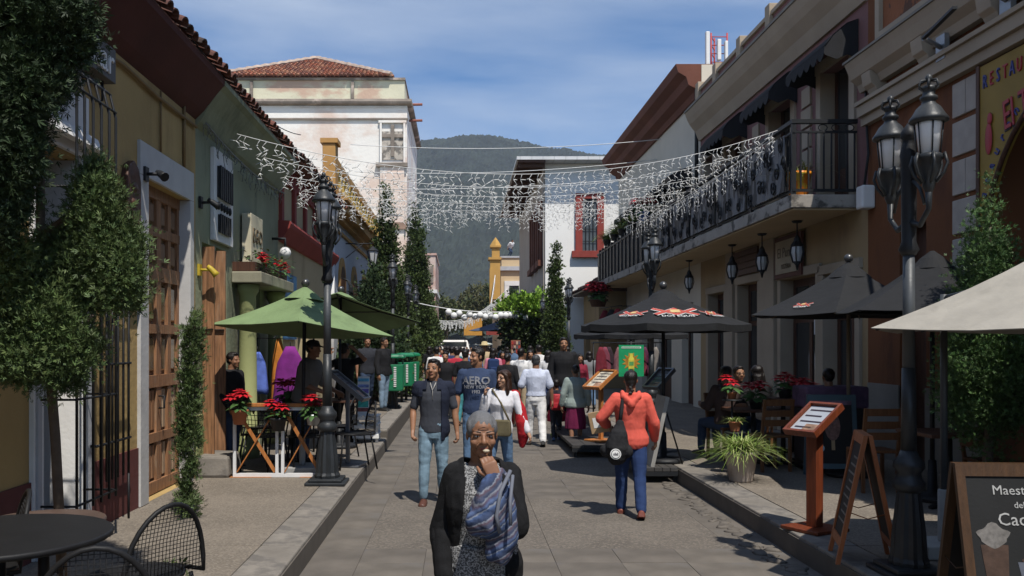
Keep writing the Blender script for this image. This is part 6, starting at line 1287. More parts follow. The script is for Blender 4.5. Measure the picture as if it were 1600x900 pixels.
t = thing('small_shrub', 'small sprig of conifer shoots at the foot of the left pavement edge behind the chairs', 'shrub', (-1.62, 4.9, HP)); MB().tube([(-1.62, 4.9, HP), (-1.62, 4.9, .45)], .008, 5).build('stem', bark, t); foliage('leaves', [((-1.62, 4.9, .4), (.07, .07, .16), 1)], 300, .06, cyp2, t, .8, seed=8, clump=.04)
# right potted conifer with a clear trunk
t = thing('topiary_conifer', 'dense upright conifer with a clear trunk before the arched doorway', 'tree', (4.9, 8.3, HP))
MB().tube([(4.9, 8.3, .5), (4.88, 8.3, .8), (4.92, 8.32, 1.1), (4.9, 8.3, 2.9)], [.05, .045, .045, .015], 9).build('trunk', bark, t)
foliage('crown', [((4.88, 8.3, .95 + .13 * k), (r_, r_, .16), r_ * r_) for k, r_ in enumerate((.16, .27, .33, .36, .38, .38, .37, .36, .34, .32, .29, .27, .24, .21, .18, .14, .10, .07, .04))], 32000, .042, M('topiary_leaf', (.060, .118, .036), .6, .25, 3, 0, vcol=True), t, .6, seed=9, clump=.05)
MB().lathe([(.2, HP), (.26, HP + .3), (.28, HP + .34), (.25, HP + .34), (.23, HP + .28)], (4.9, 8.3, 0), 20).build('pot', terra, t)
# street cypresses and others
def cypress(label, x, y, z0, h, r, n, mat, seed, size=.10, cl=.09):
    n = int(n * 2.6); size *= .62; h *= 1.08
    t = thing('cypress_tree', label, 'tree', (x, y, z0)); MB().tube([(x, y, z0), (x, y, z0 + h * .9)], [r * .16, .01], 7).build('trunk', bark, t)
    b = []; m = 14
    for k in range(m):
        u = (k + .5) / m; f = (min(1, .55 + u * 2.2) * (1 - u) ** .75) * r * 1.12 + .03; a = random.random() * 6.28
        b.append(((x + .12 * f * math.cos(a), y + .12 * f * math.sin(a), z0 + .35 + (h - .45) * u), (f, f, h / m * .85), f * (f + .12)))
    foliage('crown', b, n, size, mat, t, .9, seed=seed, clump=cl * .8, bw=.19); return t
cypm = M('street_cypress_leaf', (.055, .085, .024), .65, .3, 1.5, 0, vcol=True)
cypress('tall cypress on the left pavement just before the church block', -2.25, 26.5, HP + .13, 5.9, .62, 9000, cypm, 11, .14, .10)
cypress('tallest cypress on the left pavement, right of the church corner', -1.95, 38.0, HP + .13, 6.9, .80, 11000, cypm, 12, .16, .12)
cypress('dark cypress farther along the left pavement behind the tallest one', -2.1, 50, HP + .13, 5.6, .9, 6000, cypm, 13, .2, .14)
cypress('small cypress far along the left pavement, third past the church', -2.2, 60, HP + .13, 4.6, .9, 4500, cypm, 14, .22, .15)
cypress('bushy low conifer behind the rear green parasol', -2.3, 23.4, HP + .13, 3.2, .95, 7000, cyp, 15, .14, .12)
cypress('bushy conifer on the left pavement between the lamps', -2.2, 30.5, HP + .13, 3.6, 1.0, 7000, cypm, 16, .15, .12)
cypress('slim green cypress on the right kerb against the white house', 2.97, 28.2, HP, 4.4, .38, 6500, cypm, 17, .12, .08)
cypress('small cypress on the right beside the far yellow house', 3.2, 56, HP, 4.9, .5, 2500, cyp, 18, .2, .12)
t = thing('clipped_tree', 'round clipped broadleaf tree with bright lime green top on the right', 'tree', (2.75, 36.5, HP)); MB().tube([(2.75, 36.5, HP), (2.8, 36.5, 1.2), (2.72, 36.5, 2.4)], [.11, .09, .06], 9).build('trunk', M('limewashed_bark', (.40, .38, .34), .9, .3, 6), t)
for a in (0, 2.1, 4.2): MB().tube([(2.76, 36.5, 1.6), (2.75 + .5 * math.cos(a), 36.5 + .5 * math.sin(a), 2.7)], [.05, .02], 6).build('limb', bark, t)
foliage('crown', [((2.6, 36.4, 2.4), (.95, .95, .75), 2), ((3.1, 36.4, 2.2), (.7, .8, .7), 1), ((2.5, 36.3, 1.5), (.8, .8, .5), .8), ((3.0, 36.3, 1.4), (.6, .7, .4), .5)], 9000, .16, dkleaf, t, .2, 'leaf', 19, .12); foliage('new_shoots', [((2.35, 36.2, 3.25), (.7, .9, .42), 1.4), ((2.95, 36.2, 3.3), (.62, .9, .5), 1.3), ((3.2, 36.1, 3.0), (.35, .7, .4), .5)], 5200, .14, lime, t, .5, 'leaf', 20, .10)
for k, (x, y, h, r, c, lb) in enumerate(((-2.2, 128, 9.5, 4.5, (.07, .085, .028), 'hazy olive tree closing the end of the street, left one'), (3.0, 134, 11, 5.0, (.085, .085, .032), 'hazy yellowish tree closing the end of the street, middle one'), (8.5, 130, 12, 5.5, (.06, .075, .028), 'hazy green tree closing the end of the street, right one'), (-10, 140, 11, 6, (.055, .07, .028), 'hazy dark tree at the end of the street behind the left houses'))):
    t = thing('broadleaf_tree', lb, 'tree', (x, y, 0)); MB().tube([(x, y, 0), (x + .2, y, h * .4), (x, y, h * .7)], [.3, .2, .08], 7).build('trunk', bark, t)
    for a in range(4): MB().tube([(x, y, h * .35), (x + r * .55 * math.cos(a * 1.6), y + r * .4 * math.sin(a * 1.6), h * .65)], [.12, .04], 5).build('limb', bark, t)
    foliage('crown', [((x + r * .62 * random.uniform(-1, 1), y + r * .5 * random.uniform(-1, 1), h * random.uniform(.4, .86)), (r * .42, r * .42, h * .16), 1) for q in range(13)], 6500, .42, M('far_leaf_%d' % k, c, .7, .3, .4, 0, vcol=True), t, .2, 'leaf', 30 + k, .35)
t = thing('bushy_plant', 'low leafy green bush by the litter bins on the left pavement', 'bush', (-1.8, 25.3, HP + .13)); MB().tube([(-1.8, 25.3, HP + .13), (-1.8, 25.3, .8)], .02, 5).build('stem', bark, t); foliage('leaves', [((-1.7, 25.3, .9), (.45, .4, .5), 1)], 1200, .13, M('bush_leaf', (.07, .12, .03), .6, .3, 3, 0, vcol=True), t, .5, 'leaf', 40, .1)
# ------------------------------------------------------------------ people
SKIN = {k: M('skin_' + k, c, .5, .10, 14, .12, 160, .002, spec=.4) for k, c in (('tan', (.30, .150, .085)), ('brown', (.235, .115, .066)), ('light', (.42, .235, .150)))}
HAIRB, HAIRG = M('black_hair', (.012, .009, .008), .42, .4, 40, .5, 90, .004, wood=(30, 30, 6)), M('grey_hair', (.135, .135, .14), .5, .45, 40, .5, 90, .004, wood=(34, 34, 6))
HAIRD = M('dark_brown_hair', (.035, .016, .010), .42, .4, 40, .5, 90, .004, wood=(30, 30, 6))
EYEW, EYED, LIP = M('eye_white', (.52, .48, .44), .3, .05, 5, 0), M('eye_dark', (.012, .008, .006), .2, .05, 5, 0), M('lips', (.23, .075, .055), .5, .1, 20, 0)
def fab(name, c, var=.10): return M(name, c, .9, var, 9, .35, 170, .003, spec=.2)
def jean(name, c): return M(name, c, .85, .28, 5, .35, 200, .003, spec=.2)
V3 = Vector
def blob(name, mb, vox, mat, parent, smooth=6, wr=0, wf=11, cut=None, solid=0, wz=.5, seed=0, wy=1):
    """one continuous surface grown from overlapping shapes; wr = depth of cloth folds, cut = opening"""
    me = mb.mesh('b'); o = bpy.data.objects.new('b', me); COL.objects.link(o)
    md = o.modifiers.new('r', 'REMESH'); md.mode = 'VOXEL'; md.voxel_size = vox
    ms = o.modifiers.new('s', 'SMOOTH'); ms.factor = .5; ms.iterations = smooth
    dg = bpy.context.evaluated_depsgraph_get(); m2 = bpy.data.meshes.new_from_object(o.evaluated_get(dg)); bpy.data.objects.remove(o)
    n = len(m2.vertices); m2.polygons.foreach_set('use_smooth', np.ones(len(m2.polygons), bool))
    if wr:
        co = np.empty(n * 3, np.float32); no = np.empty(n * 3, np.float32); m2.vertices.foreach_get('co', co); m2.vertices.foreach_get('normal', no)
        co = co.reshape(-1, 3); no = no.reshape(-1, 3)
        d = np.array([noise.noise(V3((x * wf + seed, y * wf * wy, z * wf * wz))) + .5 * abs(noise.noise(V3((x * wf * 2.1, y * wf * 2.1 * wy + seed, z * wf * 1.6 * (wz + .5))))) for x, y, z in co])
        co = co + no * (d * wr)[:, None]; m2.vertices.foreach_set('co', co.ravel()); m2.update()
    if cut:
        bm = bmesh.new(); bm.from_mesh(m2); bmesh.ops.delete(bm, geom=[f for f in bm.faces if cut(f.calc_center_median())], context='FACES'); bm.to_mesh(m2); bm.free()
    m2.name = name; ob = link(name, m2, mat, parent)
    if solid: q = ob.modifiers.new('s', 'SOLIDIFY'); q.thickness = solid; q.offset = 1
    return ob
def limb(mb, pts, rs):
    mb.tube(pts, rs, 12)
    for p, r in zip(pts, rs): mb.ball(p, r * .99, 10, 6)
MALE = [(.455, .070, .056, 0), (.50, .094, .066, .004), (.54, .097, .066, .002), (.60, .086, .060, 0), (.66, .091, .064, 0), (.72, .100, .069, -.003), (.765, .106, .067, 0), (.80, .103, .056, .003), (.825, .082, .046, .005), (.842, .052, .040, .006), (.858, .036, .036, .005)]
FEM = [(.455, .074, .060, 0), (.50, .100, .070, .005), (.54, .101, .070, .004), (.60, .082, .058, 0), (.66, .082, .060, -.002), (.72, .092, .074, -.010), (.765, .094, .066, -.003), (.80, .091, .054, .003), (.825, .072, .044, .005), (.842, .046, .038, .006), (.858, .033, .034, .005)]
class Body:
    def __init__(s, label, loc, rz=0, H=1.68, fem=False, bulk=1.0, skin='tan', vox=.008, lean=0, side=0, twist=0, head=(0, 0, 0), legs=((8, 4, 2), (-8, 6, 2)), arms=None, hands=(.5, .5), seat=None, group=None, palm=((1, 0, 0), (-1, 0, 0)), belly=1.0, hscale=1.0, sws=1.0):
        s.o = thing('person', label, 'person', loc, rz, group); OFF[s.o.name] = Vector(); s.h = H; s.v = vox; s.fem = fem; s.bulk = bulk; s.skin = SKIN[skin]; s.belly = belly
        h = H; s.R = Matrix.Rotation(R(lean), 3, 'X') @ Matrix.Rotation(R(side), 3, 'Y') @ Matrix.Rotation(R(twist), 3, 'Z')
        s.leg = []                                   # index 0 = the person's right (x<0), 1 = left (x>0)
        for i, (tp, kb, sp) in enumerate(legs):
            sg = (-1, 1)[i]; hp = V3((sg * .05 * h, 0, 0)); a = R(tp); td = V3((sg * math.sin(R(sp)), -math.sin(a), -math.cos(a))); kn = hp + td.normalized() * .245 * h
            b = R(tp - kb); sd = V3((sg * math.sin(R(sp)) * .5, -math.sin(b), -math.cos(b))); an = kn + sd.normalized() * .235 * h; s.leg.append([hp, kn, an, b])
        low = min(l[2].z for l in s.leg); hz_ = (.04 * h - low) if seat is None else seat + .05 * h
        s.hip = V3((0, 0, hz_)); s.base = .515 * h
        for l in s.leg:
            for k in range(3): l[k] = l[k] + s.hip
        arms = arms or (((-.16, .05, -1), (-.05, -.25, -1)), ((.16, .05, -1), (.05, -.25, -1)))
        s.arm = []; sw = (.094 if fem else .108) * h * (1 + (bulk - 1) * .6) * sws
        for i, ad in enumerate(arms):
            sg = (-1, 1)[i]; sh = s.T(V3((sg * sw, .004 * h, .805 * h))); u, f = V3(ad[0]).normalized(), V3(ad[1]).normalized(); u, f = s.R @ u, s.R @ f
            el = sh + u * .172 * h; wr = el + f * .148 * h; hd = (s.R @ V3(ad[2]).normalized()) if len(ad) > 2 else f; s.arm.append([sh, el, wr, hd])
        s.hands, s.palm = hands, palm
        s.u = .134 * h * hscale; s.HM = Matrix.Rotation(R(lean * .3), 3, 'X') @ Matrix.Rotation(R(head[0]), 3, 'Z') @ Matrix.Rotation(R(head[1]), 3, 'X') @ Matrix.Rotation(R(head[2]), 3, 'Y')
        s.hc = s.T(V3((0, -.006 * h, .862 * h))) + s.R @ V3((0, -.004 * h, .0)) + V3((0, 0, .5 * s.u)) * 1.0
    def T(s, p): return s.hip + s.R @ (V3(p) - V3((0, 0, s.base)))
    def HP_(s, x, y, z): return s.hc + s.HM @ V3((x * s.u, y * s.u, z * s.u))
    def torso(s, mb, z0, z1, g=0, flare=0, ex=None, n=20):
        rs = FEM if s.fem else MALE; zs = [r[0] for r in rs]; k = sorted({z0, z1, *[z for z in zs if z0 < z < z1]}); rings = []
        for z in k:
            rx, ry, yo = (np.interp(z, zs, [r[i] for r in rs]) for i in (1, 2, 3)); b = s.bulk if z < .80 else 1 + (s.bulk - 1) * .5
            if .5 < z < .72: ry = ry * s.belly
            rx, ry = rx * s.h * b + g, ry * s.h * b + g
            if flare and z < .6: rx += flare * (.6 - z) / .15; ry += flare * (.6 - z) / .15
            rings.append([s.T((math.cos(2 * math.pi * i / n) * rx, math.sin(2 * math.pi * i / n) * ry + yo * s.h, z * s.h)) for i in range(n)])
        mb.loft(rings)
    def hand(s, mb, i):
        sh, el, wr, f = s.arm[i]; Lh = .103 * s.h; c = s.hands[i]; n = s.R @ V3(s.palm[i]); n = (n - f * n.dot(f)).normalized(); sd = n.cross(f) * (1, -1)[i]  # sd points to the thumb side
        pw = .20 * Lh; mb.loft([[wr + f * t * Lh + sd * w * a + n * b * q for a, b in ((-1, -1), (-.5, -1.2), (.5, -1.2), (1, -1), (1, 1), (.5, 1.1), (-.5, 1.1), (-1, 1))] for t, w, q in ((-.02, .15 * Lh, .10 * Lh), (.15, .19 * Lh, .11 * Lh), (.45, .215 * Lh, .085 * Lh), (.52, .20 * Lh, .07 * Lh))])
        def rot(a): return f * math.cos(a) + n * math.sin(a)
        for k, (o_, ln) in enumerate(((.155, .42), (.053, .48), (-.05, .45), (-.15, .35))):
            b = wr + f * .48 * Lh + sd * o_ * Lh; cc = c * (1 + .12 * k); pts = [b]
            for a, fr in ((cc * .5, .45), (cc * 1.45, .32), (cc * 2.2, .25)): pts.append(pts[-1] + rot(a) * ln * Lh * fr)
            limb(mb, pts, [.050 * Lh, .047 * Lh, .043 * Lh, .037 * Lh])
        b = wr + f * .14 * Lh + sd * .16 * Lh; p1 = b + (f * .7 + sd * .55 + n * .25).normalized() * .26 * Lh; p2 = p1 + (f * .85 + sd * .05 + n * (.35 + .5 * c)).normalized() * .22 * Lh; limb(mb, [b, p1, p2], [.075 * Lh, .062 * Lh, .048 * Lh])
    def head(s, mb, lo=False):
        P_ = s.HP_; u = s.u
        def E(c, r):
            t = MB().ball((0, 0, 0), (r[0] * u, r[1] * u, r[2] * u), 16, 10); cc = P_(*c); mb.add([cc + s.HM @ V3(p) for p in t.v], t.f)
        E((0, .06, .14), (.335, .42, .36)); E((0, -.12, -.12), (.285, .265, .36)); E((0, -.17, -.33), (.205, .19, .155)); E((0, -.31, -.42), (.10, .075, .07))
        mb.tube([P_(0, -.36, .06), P_(0, -.43, -.06), P_(0, -.455, -.10)], [.035 * u, .055 * u, .06 * u], 8); E((0, -.455, -.105), (.06, .055, .05))
        for q in (-1, 1):
            E((q * .055, -.40, -.12), (.045, .045, .04))
            E((q * .13, -.325, .085), (.13, .06, .045)); E((q * .18, -.245, -.13), (.11, .10, .10)); E((q * .33, .05, -.03), (.035, .08, .12))
        E((0, -.375, -.235), (.11, .035, .024)); E((0, -.365, -.285), (.09, .04, .028))
        limb(mb, [s.T((0, .008 * s.h, .83 * s.h)), P_(0, .08, -.32)], [.036 * s.h * (.92 if s.fem else 1.03)] * 2)
    def face(s, brow=None, es=1.0):
        P_ = s.HP_; u = s.u; w_, d_ = MB(), MB()
        for q in (-1, 1):
            def E(mb, c, r): t = MB().ball((0, 0, 0), (r[0] * u, r[1] * u, r[2] * u), 10, 7); cc = P_(*c); mb.add([cc + s.HM @ V3(p) for p in t.v], t.f, True)
            t = MB(); E(t, (q * .135, -.318, .018), (.066, .034, .032 * es)); e = t.build('eye', EYEW, s.o); t = MB(); E(t, (q * .135, -.338, .016), (.030 * es, .02, .028 * es)); t.build('iris', EYED, e)
            t = MB(); t.tube([P_(q * .07, -.325, .052), P_(q * .135, -.345, .058), P_(q * .20, -.315, .046)], .014 * u, 5); t.build('eyelid', s.skin, s.o)
            MB().tube([P_(q * .06, -.372, .115), P_(q * .14, -.372, .135), P_(q * .22, -.315, .115)], [.014 * u * es, .018 * u * es, .008 * u], 6).build('eyebrow', brow or HAIRB, s.o)
        t = MB(); t.tube([P_(-.105, -.365, -.262), P_(-.05, -.402, -.248), P_(0, -.408, -.252), P_(.05, -.402, -.248), P_(.105, -.365, -.262)], [.008 * u, .02 * u, .02 * u, .02 * u, .008 * u], 6); t.tube([P_(-.09, -.36, -.268), P_(0, -.402, -.288), P_(.09, -.36, -.268)], [.008 * u, .026 * u, .008 * u], 6); t.build('lips', LIP, s.o)
    def skin_(s, barelegs=False, lo=False):
        mb = MB(); h = s.h; b = 1 + (s.bulk - 1) * .5; s.head(mb); s.torso(mb, .46, .858, -.012)
        for i in (0, 1):
            sh, el, wr, f = s.arm[i]; k = .9 if s.fem else 1.0
            limb(mb, [sh, sh.lerp(el, .5), el], [.029 * h * k * b, .027 * h * k * b, .023 * h * k]); limb(mb, [el, el.lerp(wr, .3), wr], [.023 * h * k, .024 * h * k, .0155 * h * k]); s.hand(mb, i)
            hp, kn, an, _ = s.leg[i]; limb(mb, [hp, hp.lerp(kn, .5), kn], [.045 * h, .042 * h, .030 * h]); limb(mb, [kn, kn.lerp(an, .3), an], [.029 * h, .032 * h, .02 * h])
        return blob('body', mb, s.v, s.skin, s.o, 2)
    def top(s, mat, name='shirt', z0=.50, z1=.845, sl=.45, g=.012, sr=.031, flare=0, wr=.006, cut=None, solid=0, sre=None, arms=(0, 1), gap=1):
        mb = MB(); h = s.h; b = 1 + (s.bulk - 1) * .5; s.torso(mb, z0, z1, g, flare)
        for i in arms:
            sh, el, wr_, f = s.arm[i]; r0 = sr * h * b + g * .4; r1 = (sre or sr * .92) * h * b + g * .3; inn = sh + s.R @ V3(((1, -1)[i] * .03 * h, 0, .002 * h))
            if sl <= .5: limb(mb, [inn, sh, sh.lerp(el, sl * 2)], [r0 * .9, r0, r1])
            else: limb(mb, [inn, sh, el], [r0 * .9, r0, (r0 + r1) / 2]); q = el.lerp(wr_, (sl - .5) * 2); limb(mb, [el, el.lerp(q, .5), q], [(r0 + r1) / 2, r1, r1 * .86])
        return blob(name, mb, s.v, mat, s.o, 4, wr, 11, cut, solid, seed=s.h * 31)
    def trousers(s, mat, g=.008, r=(.056, .040, .031), z1=.56, end=.93, name='trousers', wr=.005):
        mb = MB(); h = s.h; b = s.bulk; s.torso(mb, .45, z1, g)
        for hp, kn, an, _ in s.leg: limb(mb, [hp + V3((0, 0, -.01 * h)), hp.lerp(kn, .5), kn], [r[0] * h * b, r[0] * .92 * h * b, r[1] * h]); limb(mb, [kn, kn.lerp(an, .45), kn.lerp(an, end)], [r[1] * h, r[1] * .95 * h, r[2] * h])
        return blob(name, mb, s.v, mat, s.o, 4, wr, 13, wz=1.3, seed=s.h * 17)
    def skirt(s, mat, z1=.60, hem=.2, r0=.09, r1=.12, name='skirt', wr=.008, ry=.8):
        mb = MB(); h = s.h; rings = []; n = 26; dz = s.hip.z - s.base
        for k in range(9):
            t = k / 8; z = z1 + (hem - z1) * t; r = (r0 + (r1 - r0) * min(1, t * 1.5) ** .8) * h * s.bulk; rings.append([V3((math.cos(2 * math.pi * i / n) * r * (1 + .05 * t * math.sin(i * 2.4)), math.sin(2 * math.pi * i / n) * r * ry * (1 + .06 * t * math.sin(i * 2.4)), z * h + dz)) for i in range(n)])
        mb.loft(rings); return blob(name, mb, s.v, mat, s.o, 4, wr, 14, wz=.2)
    def shoes(s, mat, name='shoe', sc_=1.0):
        for hp, kn, an, b in s.leg:
            h = s.h * sc_; a = max(-.7, min(.5, (b) * .8)); f = V3((0, -math.cos(a), math.sin(a))); up = V3((0, math.sin(a), math.cos(a))); mb = MB(); rings = []
            for t, w_, hh in ((-.042, .018, .03), (-.03, .026, .042), (0, .027, .046), (.04, .028, .034), (.08, .031, .026), (.11, .026, .02), (.122, .014, .013)):
                c = an + f * t * h - up * .04 * h; rings.append([c + V3((math.cos(q * math.pi / 6) * w_ * h, 0, 0)) + up * (max(-.15, math.sin(q * math.pi / 6)) * hh * h) for q in range(12)])
            mb.loft(rings).build(name, mat, s.o)
    def hair(s, mat, kind='short', vox=None):
        mb = MB(); P_ = s.HP_; u = s.u
        def E(c, r): t = MB().ball((0, 0, 0), (r[0] * u, r[1] * u, r[2] * u), 14, 9); cc = P_(*c); mb.add([cc + s.HM @ V3(p) for p in t.v], t.f)
        if kind == 'short': E((0, .10, .22), (.365, .42, .345)); E((0, -.10, .42), (.25, .24, .12)); E((0, .2, .0), (.31, .29, .30)); E((-.29, .0, .10), (.06, .12, .16)); E((.29, .0, .10), (.06, .12, .16))
        elif kind == 'pulled': E((0, .085, .17), (.355, .43, .365)); E((0, .25, -.02), (.25, .24, .24)); E((-.27, -.02, .16), (.085, .17, .2)); E((.27, -.02, .16), (.085, .17, .2))
        elif kind == 'cap': E((0, .08, .24), (.375, .44, .33))
        elif kind in ('long', 'back'):
            E((0, .10, .20), (.39, .44, .36)); E((0, .26, -.12), (.36, .24, .42)); 
            for q in (-1, 1): mb.tube([P_(q * .12, -.24, .40), P_(q * .32, -.12, .18), P_(q * .38, .0, -.2), P_(q * .42, -.02, -.6), P_(q * .40, -.08, -1.0)], [.09 * u, .12 * u, .14 * u, .16 * u, .07 * u], 8)
            mb.tube([P_(0, .3, -.2), P_(0, .36, -.7), P_(0, .34, -1.1)], [.32 * u, .30 * u, .12 * u], 10)
        elif kind == 'braid':
            E((0, .09, .18), (.365, .44, .365)); E((0, .26, -.06), (.28, .24, .3)); pts = [P_(0, .42 + .03 * k * (k < 4), -.22 - .135 * k) for k in range(9)]
            for k, p in enumerate(pts): mb.ball(p + s.HM @ V3(((.05 if k % 2 else -.05) * u, 0, 0)), (.105 * u, .085 * u, .09 * u), 8, 6); mb.ball(p, .08 * u, 8, 6)
        elif kind == 'bun': E((0, .09, .18), (.36, .43, .365)); E((0, .25, -.02), (.26, .24, .26)); mb.ball(P_(0, .5, .1), .15 * u, 10, 7)
        return blob('hair', mb, vox or min(s.v, .010), mat, s.o, 2, .0045 if kind != 'pulled' else .0022, 70, wz=.12 if kind != 'short' else .5, wy=.2 if kind != 'short' else .5)
    def belt(s, mat, z=.585):
        mb = MB(); s.torso(mb, z - .012, z + .012, .016); return mb.build('belt', mat, s.o)
walk = ((16, 6, 2), (-12, 14, 2)); walk2 = ((-12, 16, 2), (16, 5, 2)); stand = ((2, 2, 2), (-2, 3, 2))
def dn(a=.16, f=-.25): return (((-a, .05, -1), (-a * .3, f, -1)), ((a, .05, -1), (a * .3, f, -1)))
leather, blacksh = M('brown_leather', (.10, .042, .03), .45, .2, 10, .1, 60), M('black_shoe', (.018, .017, .016), .45, .2, 10, .1, 60)

# --- the elder woman nearest the viewer
b = Body('elder grey haired woman eating as she walks, in black cardigan and printed dress', (.095, 4.12, 0), R(2), 1.53, True, 1.0, 'brown', .0044, sws=.82, lean=2, head=(3, 4, 0), legs=walk, belly=1.12, hands=(.85, 1.0), hscale=.98,
         arms=(((-.24, .10, -1), (.04, -.62, -1)), ((.10, -.62, -.72), (-.42, .06, .93), (-.38, .12, .9))), palm=((1, .3, 0), (-.2, 1, .3)))
b.skin_(); b.face(M('grey_brow', (.10, .085, .075), .8), .7); b.hair(HAIRG, 'pulled', .005)
pat = M('printed_dress', (.30, .30, .30), .9, .1, 20, .2, 150, .003, stain=(.018, .018, .02), st=(.48, .50), sscale=(140, 140, 140))
black_knit = M('black_knit', (.0135, .0135, .0145), .95, .3, 22, .7, 220, .004, spec=.15)
b.top(pat, 'dress_bodice', .46, .835, .2, .012, .034, wr=.005); b.skirt(pat, .60, .10, .108, .135, 'dress_skirt', .012)
dzh = b.hip.z - b.base
def gapf(p): return p.y < -.02 and (-.075 - (1.22 - p.z) * .10 < p.x < .075 + (1.22 - p.z) * .06) or p.z < .43 * 1.53 + .01 or (p.z > 1.222 and p.y < 0.0 and abs(p.x) < .08)
b.top(black_knit, 'cardigan', .42, .846, .96, .024, .029, .012, .009, gapf, .008, sre=.026)
for k in range(4):                 # forehead and cheek creases
    MB().tube([b.HP_(-.12, -.352, .20 + .035 * k), b.HP_(0, -.372 + .02 * k, .205 + .035 * k), b.HP_(.12, -.352, .20 + .035 * k)], .0035 * b.u * 2, 4).build('forehead_crease', SKIN['brown'], b.o) if k < 2 else None
for q in (-1, 1): MB().tube([b.HP_(q * .10, -.39, -.12), b.HP_(q * .155, -.345, -.2), b.HP_(q * .165, -.30, -.3)], [.008 * b.u, .013 * b.u, .006 * b.u], 5).build('cheek_fold', SKIN['brown'], b.o)
def woven(name, freq, ax=2, rot=(0, 0, 0)):
    m = M(name, (.2, .2, .2), .9, .1, 9, .5, 150, .004, spec=.15); t = m.node_tree; L = t.links.new; bs = t.nodes['Principled BSDF']
    co = N(t, 'ShaderNodeTexCoord'); mp_ = N(t, 'ShaderNodeMapping'); mp_.inputs['Rotation'].default_value = rot; L(co.outputs['Object'], mp_.inputs[0]); sp = N(t, 'ShaderNodeSeparateXYZ'); L(mp_.outputs[0], sp.inputs[0])
    nz = N(t, 'ShaderNodeTexNoise'); nz.inputs['Scale'].default_value = 60; L(co.outputs['Object'], nz.inputs[0]); ms = N(t, 'ShaderNodeMath', operation='MULTIPLY_ADD'); L(nz.outputs['Fac'], ms.inputs[0]); ms.inputs[1].default_value = .012; L(sp.outputs[ax], ms.inputs[2])
    mu = N(t, 'ShaderNodeMath', operation='MULTIPLY'); L(ms.outputs[0], mu.inputs[0]); mu.inputs[1].default_value = freq; fr = N(t, 'ShaderNodeMath', operation='FRACT'); L(mu.outputs[0], fr.inputs[0])
    cr_ = N(t, 'ShaderNodeValToRGB'); cr_.color_ramp.interpolation = 'LINEAR'; e = cr_.color_ramp.elements; cols_ = [(0, (0.043, 0.062, 0.124)), (.10, (0.062, 0.099, 0.205)), (.16, (0.198, 0.217, 0.260)), (.20, (0.031, 0.043, 0.087)), (.30, (0.081, 0.118, 0.223)), (.42, (0.074, 0.056, 0.087)), (.50, (0.186, 0.198, 0.236)), (.56, (0.037, 0.050, 0.093)), (.66, (0.062, 0.068, 0.105)), (.74, (0.093, 0.062, 0.081)), (.80, (0.186, 0.205, 0.248)), (.84, (0.031, 0.043, 0.081)), (1, (0.043, 0.062, 0.124))]
    e[0].position, e[0].color = cols_[0][0], (*cols_[0][1], 1); e[1].position, e[1].color = cols_[-1][0], (*cols_[-1][1], 1)
    for p_, c_ in cols_[1:-1]: q = e.new(p_); q.color = (*c_, 1)
    L(fr.outputs[0], cr_.inputs[0]); L(cr_.outputs[0], bs.inputs['Base Color']); return m
reb = woven('striped_rebozo', 11, 2, (R(-18), R(28), 0))
sh = thing('folded_cloth', 'striped blue and grey woven cloth bundled over the elder woman\'s raised arm', 'cloth', (.095, 4.12, 0)); OFF[sh.name] = Vector()
mb = MB(); limb(mb, [(.12, -.14, 1.235), (.075, -.20, 1.20), (.03, -.235, 1.11), (-.015, -.245, 1.05)], [.035, .052, .07, .055]); limb(mb, [(.09, -.19, 1.20), (.095, -.225, 1.10), (.09, -.24, 1.03)], [.05, .075, .07])
limb(mb, [(-.02, -.26, 1.06), (.05, -.27, 1.04), (.12, -.25, 1.05)], [.05, .055, .045]); limb(mb, [(.135, -.14, 1.2), (.16, -.20, 1.1), (.155, -.22, .98), (.13, -.23, .90)], [.05, .055, .055, .05]); limb(mb, [(.09, -.22, 1.0), (.085, -.23, .91)], [.05, .045])
mb.v = [(x * .8 - .02, y, z) for x, y, z in mb.v]; blob('cloth', mb, .0055, reb, sh, 4, .016, 17, wz=.45); MB().tube([(.12, -.24, 1.27), (.075, -.305, 1.19), (.055, -.335, 1.09), (.07, -.33, 1.02)], .009, 6).tube([(.13, -.24, 1.25), (.115, -.31, 1.15), (.115, -.33, 1.05)], .008, 6).build('strap', M('grey_strap', (.12, .13, .16), .7), sh)
whf = M('pale_bread', (.46, .40, .30), .8, .2, 30, .3, 60)
def held(label, body, p, r): o = tag(MB().ball((0, 0, 0), r, 10, 7).build('bread_piece', whf), label, 'food'); rt = body.o; o.location = Matrix.Translation(rt.location) @ Matrix.Rotation(rt.rotation_euler.z, 4, 'Z') @ V3(p); return o
held('pale piece of bread at the elder woman\'s mouth', b, b.HP_(.05, -.44, -.29), (.016, .010, .008)); w0 = b.arm[0]; held('pale scrap of bread in the elder woman\'s lowered hand', b, w0[2] + w0[3] * .085 + V3((.018, -.01, 0)), (.022, .018, .026))

